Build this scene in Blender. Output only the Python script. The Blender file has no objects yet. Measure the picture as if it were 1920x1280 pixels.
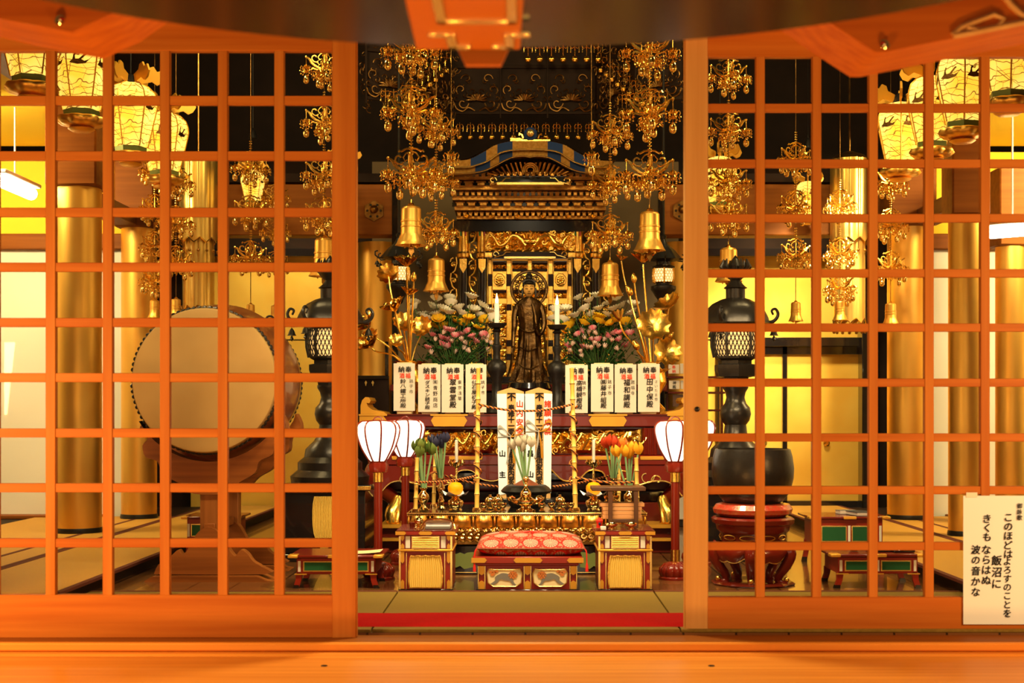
import bpy, bmesh, math, random
from math import sin, cos, pi, radians, sqrt, atan2
from mathutils import Vector, Matrix, noise

SC = bpy.context.scene
COL = SC.collection
F, CXP, CYP, EYE = 2600.0, 985.0, 770.0, 0.8      # focal length (px), vanishing point (px), eye height (m)

# ---------------------------------------------------------------- camera
cam = bpy.data.cameras.new('camera'); camo = bpy.data.objects.new('camera', cam); COL.objects.link(camo)
camo.location = (0, 0, EYE); camo.rotation_euler = (pi/2, 0, 0)
cam.sensor_width = 36; cam.lens = 36*F/1920
cam.shift_x = -(CXP-960)/1920; cam.shift_y = (CYP-640)/1920
cam.clip_start = .05; cam.clip_end = 100
cam.dof.use_dof = True; cam.dof.focus_distance = 7.6; cam.dof.aperture_fstop = 4.0
SC.camera = camo
# ---------------------------------------------------------------- exposure, world
SC.view_settings.view_transform = 'Standard'; SC.view_settings.look = 'None'
SC.view_settings.gamma = 1; SC.view_settings.exposure = 0.0; SC.view_settings.use_curve_mapping = False
SC.cycles.max_bounces = 7; SC.cycles.diffuse_bounces = 4; SC.cycles.glossy_bounces = 4
SC.cycles.transmission_bounces = 4; SC.cycles.transparent_max_bounces = 24
SC.cycles.sample_clamp_indirect = 6; SC.cycles.caustics_reflective = False; SC.cycles.caustics_refractive = False
SC.cycles.use_denoising = True
wd = bpy.data.worlds.new('world'); SC.world = wd; wd.use_nodes = True
wd.node_tree.nodes['Background'].inputs[0].default_value = (1, .62, .3, 1)
wd.node_tree.nodes['Background'].inputs[1].default_value = .10

def light(name, kind, loc, power, col=(1, .72, .38), size=.3, size_y=None, target=None, spot=None, blend=.6):
    l = bpy.data.lights.new(name, kind); l.energy = power; l.color = col
    if kind == 'AREA':
        l.size = size
        if size_y: l.shape = 'RECTANGLE'; l.size_y = size_y
    elif kind == 'SPOT':
        l.spot_size = spot; l.spot_blend = blend; l.shadow_soft_size = size
    else: l.shadow_soft_size = size
    o = bpy.data.objects.new(name, l); COL.objects.link(o); o.location = loc
    if target is not None:
        o.rotation_euler = (Vector(target)-Vector(loc)).to_track_quat('-Z', 'Y').to_euler()
    return o
GOLDL = (1, .80, .45)
# porch lamps on either side outside the doors; then unseen low fills added
light('porch_lamp_and_fill', 'AREA', (-2.6, 3.5, .95), 58, (1, .58, .22), .4, target=(-1.8, 4.9, -.1))
light('porch_lamp_and_fill', 'AREA', (2.8, 3.3, 1.15), 50, (1, .58, .22), .4, target=(1.7, 4.9, .2))
light('porch_lamp_and_fill', 'AREA', (-1.3, 1.9, -.42), 52, (1, .50, .13), .25, target=(-1.05, 2.8, 1.9))  # unseen uplight added to brighten the left bracket and lantern underside
light('porch_lamp_and_fill', 'AREA', (1.3, 1.9, -.42), 36, (1, .52, .15), .25, target=(1.0, 2.8, 1.9))  # matching uplight added for the right bracket
light('porch_fill_light', 'AREA', (0, -1.4, .15), 38, (1, .74, .46), 1.6, target=(0, 3.4, 1.2))  # broad fill added behind the viewer to light undersides and fitting
# ceiling spotlights just inside the doors, washing the altar front
light('ceiling_spot_and_fill', 'SPOT', (-.75, 5.4, 2.35), 185, GOLDL, .12, target=(-.1, 7.2, .45), spot=radians(82), blend=1)
light('ceiling_spot_and_fill', 'SPOT', (.85, 5.4, 2.35), 220, GOLDL, .12, target=(.15, 7.2, .45), spot=radians(82), blend=1)
light('ceiling_spot_and_fill', 'SPOT', (0, 5.5, 2.4), 230, GOLDL, .12, target=(0, 5.62, 0), spot=radians(110), blend=1)  # extra spot added to brighten the front tatami and carpet
light('ceiling_spot_and_fill', 'SPOT', (0, 6.0, 2.75), 110, (1, .82, .52), .12, target=(0, 8.8, 1.1), spot=radians(44), blend=1)  # extra spot added to brighten the bouquets and statue
light('ceiling_fill_light', 'AREA', (0, 6.3, 3.4), 28, (1, .74, .32), .5, target=(0, 8.6, 1.7))  # unseen fill added for the upper pendants and shrine
# unseen spots added to brighten the gold wall fields; lamps over the side bays
light('wall_wash_fill', 'SPOT', (-1.8, 10.02, 2.75), 130, GOLDL, .12, target=(-1.9, 10.85, 1.0), spot=radians(95), blend=1)
light('wall_wash_fill', 'SPOT', (1.9, 10.02, 2.75), 300, GOLDL, .12, target=(2.0, 10.85, .9), spot=radians(95), blend=1)
light('wall_wash_fill', 'SPOT', (2.0, 8.6, 2.3), 560, GOLDL, .1, target=(2.12, 10.85, .70), spot=radians(62), blend=1)
light('bay_lamp_light', 'SPOT', (-1.6, 5.5, 2.4), 110, GOLDL, .15, target=(-1.4, 7.2, .4), spot=radians(85), blend=1)
light('bay_lamp_light', 'SPOT', (1.6, 5.5, 2.4), 150, GOLDL, .15, target=(1.4, 7.2, .4), spot=radians(85), blend=1)
light('bay_fill_light', 'AREA', (-1.7, 7.7, 3.5), 26, (1, .78, .36), .4, target=(-1.6, 9.2, 2.0))  # unseen area fill added to brighten the left bay pendants
light('bay_fill_light', 'AREA', (1.75, 7.7, 3.5), 26, (1, .78, .36), .4, target=(1.6, 9.2, 2.0))  # same added fill for the right bay pendants
light('aisle_lamp_light', 'AREA', (-3.6, 8.0, 2.55), 75, (1, .78, .38), .5, target=(-3.4, 9.3, 1.2))
light('aisle_lamp_light', 'AREA', (3.7, 8.0, 2.55), 110, (1, .78, .38), .5, target=(3.3, 9.3, 1.2))

# ---------------------------------------------------------------- pixel <-> world
def PX(px, Y): return (px-CXP)*Y/F
def PZ(py, Y): return EYE-(py-CYP)*Y/F
def SZ(n, Y): return n*Y/F

# ---------------------------------------------------------------- materials
MATS = {}
def nd(nt, t, **kw):
    n = nt.nodes.new(t)
    for k, v in kw.items(): setattr(n, k, v)
    return n
def mat(name, col, rough=.5, metal=0, coat=0, es=0, ec=None, col2=None, nscale=8, stretch=(1, 1, 1), bump=0, bscale=40, detail=4, contrast=(.35, .65), spec=None):
    if spec is None: spec = .5 if rough < .4 else .12
    m = bpy.data.materials.new(name); m.use_nodes = True; nt = m.node_tree
    p = nt.nodes['Principled BSDF']
    p.inputs['Base Color'].default_value = (*col, 1); p.inputs['Roughness'].default_value = rough
    p.inputs['Metallic'].default_value = metal; p.inputs['Coat Weight'].default_value = coat
    p.inputs['Specular IOR Level'].default_value = spec
    if es:
        p.inputs['Emission Color'].default_value = (*(ec or col), 1); p.inputs['Emission Strength'].default_value = es
    if col2 or bump:
        tc = nd(nt, 'ShaderNodeTexCoord'); mp = nd(nt, 'ShaderNodeMapping'); mp.inputs['Scale'].default_value = stretch
        nt.links.new(tc.outputs['Object'], mp.inputs['Vector'])
    if col2:
        nz = nd(nt, 'ShaderNodeTexNoise'); nz.inputs['Scale'].default_value = nscale; nz.inputs['Detail'].default_value = detail
        nt.links.new(mp.outputs[0], nz.inputs['Vector'])
        cr = nd(nt, 'ShaderNodeValToRGB'); cr.color_ramp.elements[0].position = contrast[0]; cr.color_ramp.elements[1].position = contrast[1]
        cr.color_ramp.elements[0].color = (*col, 1); cr.color_ramp.elements[1].color = (*col2, 1)
        nt.links.new(nz.outputs['Fac'], cr.inputs[0]); nt.links.new(cr.outputs[0], p.inputs['Base Color'])
    if bump:
        nb = nd(nt, 'ShaderNodeTexNoise'); nb.inputs['Scale'].default_value = bscale; nb.inputs['Detail'].default_value = 3
        nt.links.new(mp.outputs[0], nb.inputs['Vector'])
        bp = nd(nt, 'ShaderNodeBump'); bp.inputs['Strength'].default_value = bump; bp.inputs['Distance'].default_value = .01
        nt.links.new(nb.outputs['Fac'], bp.inputs['Height']); nt.links.new(bp.outputs[0], p.inputs['Normal'])
    MATS[name] = m
    return m
def wood(name, c1, c2, along='X', rough=.35, coat=.15, scale=3.0, bump=.05, spec=.4):
    s = {'X': (.35, 9, 9), 'Y': (9, .35, 9), 'Z': (9, 9, .35)}[along]
    return mat(name, c1, rough, col2=c2, nscale=scale, stretch=s, coat=coat, bump=bump, bscale=scale*3, detail=6, contrast=(.3, .72), spec=spec)
wood('door_wood_h', (.55, .170, .020), (.41, .100, .009), 'X', .5, 0, spec=.15)
wood('door_wood_v', (.55, .185, .026), (.43, .118, .013), 'Z', .5, 0, spec=.15)
wood('pale_wood_v', (.66, .35, .11), (.56, .27, .075), 'Z', .5, 0, spec=.15)
wood('porch_wood', (.88, .36, .055), (.66, .21, .022), 'X', .42, .0, 2.2, spec=.2)
wood('bracket_wood', (.60, .15, .015), (.42, .085, .008), 'X', .5, 0, 4, spec=.15)
wood('beam_wood', (.30, .095, .014), (.21, .058, .008), 'X', .5, 0, spec=.1)
wood('beam_wood_y', (.26, .10, .025), (.19, .065, .015), 'Y', .5, 0, spec=.15)
wood('drum_wood', (.26, .075, .016), (.14, .034, .007), 'Y', .28, .4, 4)
wood('keyaki', (.33, .10, .018), (.17, .045, .007), 'X', .45, 0, 3, spec=.12)
wood('keyaki_v', (.36, .12, .024), (.20, .06, .010), 'Z', .45, 0, 3, spec=.12)
wood('light_wood', (.66, .32, .12), (.54, .23, .075), 'X', .5, 0, 3)
wood('brown_wood', (.10, .036, .012), (.065, .022, .007), 'Z', .45, .1, 3)
wood('tablet_wood', (.72, .42, .15), (.62, .33, .10), 'Z', .5, 0, 3)
mat('gold', (1.0, .64, .14), .25, 1, col2=(.88, .50, .08), nscale=14, bump=.08, bscale=60)
mat('bright_gold', (1.0, .70, .22), .18, 1, bump=.03, bscale=60)
mat('brass', (1.0, .68, .25), .10, 1)
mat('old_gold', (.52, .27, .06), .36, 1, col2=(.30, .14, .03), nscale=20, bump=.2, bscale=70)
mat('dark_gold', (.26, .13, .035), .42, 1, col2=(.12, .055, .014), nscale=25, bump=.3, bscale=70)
mat('satin_gold', (.95, .56, .12), .42, 1, col2=(.88, .49, .095), nscale=2)
mat('gold_leaf', (1.0, .64, .11), .5, .35, col2=(.94, .54, .075), nscale=3.5, bump=.03, bscale=9)
mat('gold_paint', (.74, .36, .035), .38, .5)
mat('banner_gold', (1.0, .68, .17), .30, .85)
mat('panel_gold', (1.0, .72, .16), .38, .25)
mat('gilt_edge', (1, .72, .22), .25, .85)
mat('rim_lacquer', (.012, .007, .007), .16, 0, spec=.22)
mat('black_lacquer', (.010, .008, .008), .14, 0, coat=.6)
mat('black_iron', (.020, .017, .015), .38, .5, bump=.2, bscale=50)
mat('bronze', (.042, .034, .029), .32, .6, col2=(.025, .020, .017), nscale=9, bump=.1, bscale=50)
mat('red_lacquer', (.16, .011, .004), .25, 0, coat=.15, spec=.35)
mat('bright_red_lacquer', (.29, .020, .007), .32, 0, coat=.05, spec=.3)
mat('dark_red_lacquer', (.10, .009, .004), .22, 0, coat=.2, spec=.35)
mat('white_paint', (.82, .78, .68), .5)
mat('green_panel', (.018, .10, .035), .4)
mat('paper', (.76, .66, .55), .75, col2=(.72, .62, .50), nscale=3)
mat('white_paper', (.84, .92, .98), .7)
mat('carton', (.80, .58, .30), .6)
mat('ink', (.012, .010, .010), .7)
mat('red_ink', (.78, .055, .02), .7)
mat('lantern_glow', (1, .92, .78), .8, es=1.7, ec=(1, .89, .68))
mat('lamp_glow', (1, .9, .7), .8, es=22, ec=(1, .88, .62))
mat('flame', (1, .7, .25), .8, es=22, ec=(1, .62, .2))
mat('candle_wax', (.90, .84, .72), .5, es=.25, ec=(1, .75, .45))
mat('mesh_glow', (1, .8, .5), .8, es=1.05, ec=(1, .56, .17))
mat('hot_glow', (1, .9, .65), .8, es=1.5, ec=(1, .76, .32))
mat('white_plaster', (.88, .84, .74), .8, col2=(.84, .79, .68), nscale=2)
mat('yellow_plaster', (.95, .66, .05), .8)
mat('grey_wall', (.27, .19, .105), .8, col2=(.24, .165, .085), nscale=3)
mat('dark_brown', (.020, .009, .005), .6, col2=(.014, .006, .003), nscale=6, spec=.12)
mat('drum_skin', (.47, .29, .10), .5, coat=.0, spec=.2, col2=(.40, .235, .075), nscale=4)
mat('red_carpet', (.46, .004, .003), .95, col2=(.34, .003, .002), nscale=220, bump=.6, bscale=260)
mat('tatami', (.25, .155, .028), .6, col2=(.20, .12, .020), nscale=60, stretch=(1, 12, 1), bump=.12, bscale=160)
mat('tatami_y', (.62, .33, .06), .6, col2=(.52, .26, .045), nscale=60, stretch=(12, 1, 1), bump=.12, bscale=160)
mat('tatami_edge', (.13, .035, .02), .8)
mat('leaf', (.045, .15, .030), .5, col2=(.022, .085, .020), nscale=20)
mat('white_petal', (.95, .90, .72), .55)
mat('yellow_petal', (.93, .55, .02), .5)
mat('pink_petal', (.80, .13, .20), .5, col2=(.9, .55, .55), nscale=30)
mat('pale_pink', (.88, .62, .52), .5)
mat('flower_eye', (.62, .42, .03), .6)
mat('dark_stem', (.06, .13, .035), .5)
mat('stem_green', (.17, .28, .12), .45)
mat('bud_green', (.06, .115, .022), .45, col2=(.13, .16, .03), nscale=20)
mat('bud_navy', (.03, .03, .065), .5)
mat('bud_orange', (.66, .17, .018), .45)
mat('bud_red', (.48, .045, .013), .45)
mat('bud_yellow', (.68, .30, .015), .45)
mat('bud_white', (.52, .47, .36), .5)
mat('bamboo', (.76, .47, .09), .35, col2=(.68, .38, .06), nscale=12, stretch=(1, 1, .3), coat=.2)
mat('orange_fruit', (.92, .31, .004), .4, bump=.15, bscale=180)
mat('silver_cord', (.55, .52, .46), .4, .4)
mat('blue_paint', (.010, .032, .12), .6, spec=.15)
mat('gable_gold', (.36, .18, .035), .55, .4, col2=(.26, .12, .02), nscale=60)
mat('statue_bronze', (.11, .055, .014), .30, .9, col2=(.045, .022, .007), nscale=22, bump=.3, bscale=60)
mat('fitting_orange', (.50, .12, .012), .5)
mat('skin_gold', (.85, .48, .12), .38, .35)
mat('bright_red', (.75, .03, .02), .5)
mat('book_blue', (.04, .045, .06), .6)
mat('tin_green', (.20, .24, .06), .35, .5)
mat('cream_panel', (.84, .70, .40), .5)
mat('lion_grey', (.22, .20, .17), .6)
mat('lion_orange', (.60, .19, .05), .6)
mat('conical_red', (.22, .06, .025), .5)

mat('red_satin', (.58, .03, .015), .25, .2, coat=.4, col2=(.46, .10, .04), nscale=70, bump=.2, bscale=90)
def striped(name, c1, c2, axis, freq, tilt=0):
    m = mat(name, c1, .6); nt = m.node_tree; p = nt.nodes['Principled BSDF']
    tc = nd(nt, 'ShaderNodeTexCoord'); w = nd(nt, 'ShaderNodeTexWave'); w.wave_type = 'BANDS'; w.bands_direction = axis
    w.inputs['Scale'].default_value = freq
    cr = nd(nt, 'ShaderNodeValToRGB'); cr.color_ramp.interpolation = 'CONSTANT'
    cr.color_ramp.elements[0].color = (*c1, 1); cr.color_ramp.elements[1].color = (*c2, 1); cr.color_ramp.elements[1].position = .5
    nt.links.new(tc.outputs['Object'], w.inputs['Vector']); nt.links.new(w.outputs['Fac'], cr.inputs[0]); nt.links.new(cr.outputs[0], p.inputs['Base Color'])
striped('two_tone_rope', (.70, .20, .04), (.03, .02, .015), 'DIAGONAL', 34)

def floor_mat():
    m = mat('floor_boards', (.16, .06, .018), .2, coat=.4); nt = m.node_tree; p = nt.nodes['Principled BSDF']
    tc = nd(nt, 'ShaderNodeTexCoord'); mp = nd(nt, 'ShaderNodeMapping'); mp.inputs['Rotation'].default_value = (0, 0, pi/2)
    br = nd(nt, 'ShaderNodeTexBrick'); br.inputs['Scale'].default_value = 1
    br.inputs['Color1'].default_value = (.19, .075, .022, 1); br.inputs['Color2'].default_value = (.15, .055, .016, 1); br.inputs['Mortar'].default_value = (.02, .008, .003, 1)
    br.inputs['Mortar Size'].default_value = .004; br.inputs['Brick Width'].default_value = 4; br.inputs['Row Height'].default_value = .19
    nt.links.new(tc.outputs['Object'], mp.inputs[0]); nt.links.new(mp.outputs[0], br.inputs['Vector']); nt.links.new(br.outputs['Color'], p.inputs['Base Color'])
floor_mat()

def glass_mat():
    m = bpy.data.materials.new('pane_glass'); m.use_nodes = True; nt = m.node_tree; nt.nodes.remove(nt.nodes['Principled BSDF'])
    out = nt.nodes['Material Output']; t = nd(nt, 'ShaderNodeBsdfTransparent'); t.inputs[0].default_value = (.97, .97, .95, 1)
    g = nd(nt, 'ShaderNodeBsdfGlossy'); g.inputs['Roughness'].default_value = .02
    fr = nd(nt, 'ShaderNodeFresnel'); fr.inputs[0].default_value = 1.22; mx = nd(nt, 'ShaderNodeMixShader')
    nt.links.new(fr.outputs[0], mx.inputs[0]); nt.links.new(t.outputs[0], mx.inputs[1]); nt.links.new(g.outputs[0], mx.inputs[2]); nt.links.new(mx.outputs[0], out.inputs[0])
    MATS['pane_glass'] = m
glass_mat()

def brocade_mat():
    m = mat('brocade', (.5, .05, .03), .55); nt = m.node_tree; p = nt.nodes['Principled BSDF']; L = nt.links.new
    def mth(op, a, b=None, c=None):
        n = nd(nt, 'ShaderNodeMath', operation=op)
        for i, v in enumerate((a, b, c)):
            if v is None: continue
            if isinstance(v, (int, float)): n.inputs[i].default_value = v
            else: L(v, n.inputs[i])
        return n.outputs[0]
    tc = nd(nt, 'ShaderNodeTexCoord'); sp = nd(nt, 'ShaderNodeSeparateXYZ'); L(tc.outputs['Object'], sp.inputs[0])
    P = .088
    u = mth('DIVIDE', sp.outputs[0], P)
    v = mth('DIVIDE', mth('SUBTRACT', mth('MULTIPLY', sp.outputs[2], 1.25), mth('MULTIPLY', sp.outputs[1], -.55)), P)
    row = mth('FLOOR', v)
    u2 = mth('ADD', u, mth('MULTIPLY', mth('MODULO', mth('ABSOLUTE', row), 2), .5))
    fu = mth('SUBTRACT', mth('FRACT', u2), .5); fv = mth('SUBTRACT', mth('FRACT', v), .5)
    r = mth('SQRT', mth('ADD', mth('MULTIPLY', fu, fu), mth('MULTIPLY', fv, fv)))
    th = mth('ARCTAN2', fv, fu)
    pet = mth('GREATER_THAN', mth('COSINE', mth('MULTIPLY', th, 16)), -.55)
    disc = mth('LESS_THAN', r, .38); ring = mth('MULTIPLY', mth('LESS_THAN', r, .45), mth('GREATER_THAN', r, .38))
    eye = mth('LESS_THAN', r, .09)
    nz = nd(nt, 'ShaderNodeTexNoise'); nz.inputs['Scale'].default_value = 90; L(tc.outputs['Object'], nz.inputs['Vector'])
    bgm = mth('GREATER_THAN', nz.outputs['Fac'], .52)
    def mix(f, a, b):
        n = nd(nt, 'ShaderNodeMix', data_type='RGBA'); L(f, n.inputs[0])
        for i, x in ((6, a), (7, b)):
            if isinstance(x, tuple): n.inputs[i].default_value = (*x, 1)
            else: L(x, n.inputs[i])
        return n.outputs[2]
    c = mix(bgm, (.34, .022, .012), (.40, .17, .10))
    c = mix(ring, c, (.62, .018, .008))
    c = mix(disc, c, mix(pet, (.20, .085, .055), (.46, .30, .22)))
    c = mix(eye, c, (.72, .30, .2))
    L(c, p.inputs['Base Color'])
brocade_mat()

def hexpaper_mat():
    m = mat('vine_paper', (1, .8, .3), .8); nt = m.node_tree; p = nt.nodes['Principled BSDF']; L = nt.links.new
    tc = nd(nt, 'ShaderNodeTexCoord'); mp = nd(nt, 'ShaderNodeMapping'); mp.inputs['Scale'].default_value = (1, 1, .7)
    L(tc.outputs['Object'], mp.inputs[0])
    v = nd(nt, 'ShaderNodeTexVoronoi', feature='DISTANCE_TO_EDGE'); v.inputs['Scale'].default_value = 15; L(mp.outputs[0], v.inputs['Vector'])
    w = nd(nt, 'ShaderNodeTexWave'); w.bands_direction = 'Z'; w.inputs['Scale'].default_value = 9; w.inputs['Distortion'].default_value = 9; w.inputs['Detail Scale'].default_value = 1.2
    L(tc.outputs['Object'], w.inputs['Vector'])
    c1 = nd(nt, 'ShaderNodeValToRGB'); c1.color_ramp.elements[0].position = .006; c1.color_ramp.elements[1].position = .018; L(v.outputs['Distance'], c1.inputs[0])
    c2 = nd(nt, 'ShaderNodeValToRGB'); c2.color_ramp.elements[0].position = .012; c2.color_ramp.elements[1].position = .05; L(w.outputs['Fac'], c2.inputs[0])
    mu = nd(nt, 'ShaderNodeMath', operation='MULTIPLY'); L(c1.outputs[0], mu.inputs[0]); L(c2.outputs[0], mu.inputs[1])
    nz = nd(nt, 'ShaderNodeTexNoise'); nz.inputs['Scale'].default_value = 5; L(tc.outputs['Object'], nz.inputs['Vector'])
    cc = nd(nt, 'ShaderNodeValToRGB'); cc.color_ramp.elements[0].position = .35; cc.color_ramp.elements[1].position = .65
    cc.color_ramp.elements[0].color = (1, .50, .035, 1); cc.color_ramp.elements[1].color = (1, .76, .18, 1); L(nz.outputs['Fac'], cc.inputs[0])
    mx = nd(nt, 'ShaderNodeMix', data_type='RGBA'); mx.inputs[6].default_value = (.22, .10, .012, 1); L(mu.outputs[0], mx.inputs[0]); L(cc.outputs[0], mx.inputs[7])
    L(mx.outputs[2], p.inputs['Emission Color']); p.inputs['Emission Strength'].default_value = 1.35; L(mx.outputs[2], p.inputs['Base Color'])
hexpaper_mat()

# ---------------------------------------------------------------- mesh builder
class B:
    def __init__(s): s.v = []; s.f = []; s.mi = []; s.M = Matrix(); s.stack = []; s.rng = []
    def push(s, loc=(0, 0, 0), rot=(0, 0, 0), sc=1):
        s.stack.append(s.M.copy())
        from mathutils import Euler
        S = Matrix.Diagonal((*((sc, sc, sc) if not hasattr(sc, '__len__') else sc), 1))
        s.M = s.M @ Matrix.Translation(loc) @ Euler(rot).to_matrix().to_4x4() @ S
        return s
    def pop(s): s.M = s.stack.pop(); return s
    def add(s, vs, fs, m=0):
        o = len(s.v); s.rng.append((o, o+len(vs), len(s.f), len(s.f)+len(fs))); s.v += [s.M @ Vector(p) for p in vs]; s.f += [tuple(i+o for i in f) for f in fs]; s.mi += [m]*len(fs); return s
    def box(s, x0, x1, y0, y1, z0, z1, c=0, m=0):
        if c <= 0:
            vs = [(x, y, z) for x in (x0, x1) for y in (y0, y1) for z in (z0, z1)]
            return s.add(vs, [(0, 1, 3, 2), (4, 6, 7, 5), (0, 4, 5, 1), (2, 3, 7, 6), (0, 2, 6, 4), (1, 5, 7, 3)], m)
        c = min(c, abs(x1-x0)*.45, abs(y1-y0)*.45, abs(z1-z0)*.45)
        vs = []; idx = {}
        X, Y, Z = (x0, x1), (y0, y1), (z0, z1)
        for i in (0, 1):
            for j in (0, 1):
                for k in (0, 1):
                    for a in range(3):
                        p = [X[i]+(c if i == 0 else -c)*(a != 0), Y[j]+(c if j == 0 else -c)*(a != 1), Z[k]+(c if k == 0 else -c)*(a != 2)]
                        idx[i, j, k, a] = len(vs); vs.append(p)
        fs = []
        for i in (0, 1): fs.append([idx[i, j, k, 0] for j, k in ((0, 0), (0, 1), (1, 1), (1, 0))])
        for j in (0, 1): fs.append([idx[i, j, k, 1] for i, k in ((0, 0), (0, 1), (1, 1), (1, 0))])
        for k in (0, 1): fs.append([idx[i, j, k, 2] for i, j in ((0, 0), (0, 1), (1, 1), (1, 0))])
        for p in (0, 1):
            for q in (0, 1):
                fs.append([idx[0, p, q, 1], idx[1, p, q, 1], idx[1, p, q, 2], idx[0, p, q, 2]])
                fs.append([idx[p, 0, q, 0], idx[p, 1, q, 0], idx[p, 1, q, 2], idx[p, 0, q, 2]])
                fs.append([idx[p, q, 0, 0], idx[p, q, 1, 0], idx[p, q, 1, 1], idx[p, q, 0, 1]])
        for i in (0, 1):
            for j in (0, 1):
                for k in (0, 1): fs.append([idx[i, j, k, a] for a in range(3)])
        return s.add(vs, fs, m)
    def lathe(s, prof, n=20, m=0, flute=None, a0=0, sq=1.0):
        vs = []; rings = []
        for i, (r, z) in enumerate(prof):
            if r < 1e-5: rings.append([len(vs)]); vs.append((0, 0, z))
            else:
                ring = []
                for k in range(n):
                    t = a0+2*pi*k/n; rr = r*(flute(t, i) if flute else 1)
                    ring.append(len(vs)); vs.append((rr*cos(t), rr*sin(t)*sq, z))
                rings.append(ring)
        fs = []
        for a, b in zip(rings, rings[1:]):
            if len(a) == 1 and len(b) == 1: continue
            for k in range(n):
                k2 = (k+1) % n
                if len(a) == 1: fs.append((a[0], b[k2], b[k]))
                elif len(b) == 1: fs.append((a[k], a[k2], b[0]))
                else: fs.append((a[k], a[k2], b[k2], b[k]))
        if len(rings[0]) > 1: fs.append(tuple(reversed(rings[0])))
        if len(rings[-1]) > 1: fs.append(tuple(rings[-1]))
        return s.add(vs, fs, m)
    def sphere(s, c, r, n=10, m=0, sc=(1, 1, 1)):
        k = max(4, n//2)
        s.push(c, (0, 0, 0), sc); s.lathe([(r*sin(pi*i/k), -r*cos(pi*i/k)) for i in range(k+1)], n, m); return s.pop()
    def tube(s, pts, r, n=6, m=0, closed=False, flat=1.0):
        pts = [Vector(p) for p in pts]; N = len(pts); vs = []
        rs = r if hasattr(r, '__len__') else [r]*N
        up = Vector((0, 0, 1)); prev = None
        for i, p in enumerate(pts):
            if closed: t = pts[(i+1) % N]-pts[i-1]
            else: t = pts[min(i+1, N-1)]-pts[max(i-1, 0)]
            if t.length < 1e-9: t = Vector((0, 0, 1))
            t.normalize()
            if prev is None:
                a = t.cross(up)
                if a.length < .1: a = t.cross(Vector((0, 1, 0)))
            else: a = prev-t*prev.dot(t)
            a.normalize(); prev = a; b = t.cross(a)
            for k in range(n):
                w = 2*pi*k/n; vs.append(p+(a*cos(w)+b*sin(w)*flat)*rs[i])
        fs = []
        for i in range(N if closed else N-1):
            j = (i+1) % N
            for k in range(n):
                k2 = (k+1) % n; fs.append((i*n+k, i*n+k2, j*n+k2, j*n+k))
        if not closed: fs += [tuple(range(n-1, -1, -1)), tuple((N-1)*n+k for k in range(n))]
        return s.add(vs, fs, m)
    def prism(s, poly, y0, y1, m=0):           # outline in x-z, thickness along y
        n = len(poly); vs = [(x, y0, z) for x, z in poly]+[(x, y1, z) for x, z in poly]
        fs = [tuple(range(n)), tuple(range(2*n-1, n-1, -1))]+[(i, (i+1) % n, (i+1) % n+n, i+n) for i in range(n)]
        return s.add(vs, fs, m)
    def grid(s, fn, nu, nv, m=0, wrapu=False):
        vs = [fn(i/(nu-1) if not wrapu else i/nu, j/(nv-1)) for j in range(nv) for i in range(nu)]
        fs = []
        for j in range(nv-1):
            for i in range(nu if wrapu else nu-1):
                i2 = (i+1) % nu; fs.append((j*nu+i, j*nu+i2, (j+1)*nu+i2, (j+1)*nu+i))
        return s.add(vs, fs, m)
    def mesh(s, name, mats, ang=40, normals=True):
        me = bpy.data.meshes.new(name); me.from_pydata([tuple(p) for p in s.v], [], s.f)
        for x in (mats if isinstance(mats, (list, tuple)) else [mats]): me.materials.append(MATS[x])
        me.polygons.foreach_set('material_index', s.mi)
        if normals:
            bm = bmesh.new(); bm.from_mesh(me); bmesh.ops.recalc_face_normals(bm, faces=bm.faces); bm.to_mesh(me); bm.free()
        me.polygons.foreach_set('use_smooth', [True]*len(me.polygons)); me.set_sharp_from_angle(angle=radians(ang)); me.update()
        return me
    def objs(s, name, mats, parent=None, label=None):            # every shape added becomes a part of its own
        out = []
        for v0, v1, f0, f1 in s.rng:
            b = B(); b.v = s.v[v0:v1]; b.f = [tuple(i-v0 for i in f) for f in s.f[f0:f1]]; b.mi = s.mi[f0:f1]; out.append(b.obj(name, mats, parent, label=label))
        return out
    def obj(s, name, mats, parent=None, loc=(0, 0, 0), rot=(0, 0, 0), ang=40, label=None):
        return place(s.mesh(name, mats, ang), name, parent, loc, rot, label=label)

def place(me, name, parent=None, loc=(0, 0, 0), rot=(0, 0, 0), sc=1, label=None):
    o = bpy.data.objects.new(name, me); COL.objects.link(o); o.parent = parent; o.location = loc; o.rotation_euler = rot
    o.scale = (sc, sc, sc) if not hasattr(sc, '__len__') else sc
    if label: o['label'] = label
    return o
def tag(o, label, cat, group=None, kind=None):
    o['label'] = label; o['category'] = cat
    if group: o['group'] = group
    if kind: o['kind'] = kind
    return o
def thing(name, label, cat, loc=(0, 0, 0), rz=0, group=None):
    o = bpy.data.objects.new(name, None); COL.objects.link(o); o.empty_display_size = .05
    o.location = loc; o.rotation_euler = (0, 0, rz); return tag(o, label, cat, group)
def struct(o): o['kind'] = 'structure'; return o
def kids(o): return [c for c in bpy.data.objects if c.parent == o]
def dup(root, loc, rz=None, label=None, sc=None):
    r = root.copy(); COL.objects.link(r); r.location = loc
    if rz is not None: r.rotation_euler = (0, 0, rz)
    if sc is not None: r.scale = sc if hasattr(sc, '__len__') else (sc, sc, sc)
    if label: r['label'] = label
    for ch in kids(root):
        c = ch.copy(); COL.objects.link(c); c.parent = r
        for g in kids(ch):
            d = g.copy(); COL.objects.link(d); d.parent = c
    return r
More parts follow.
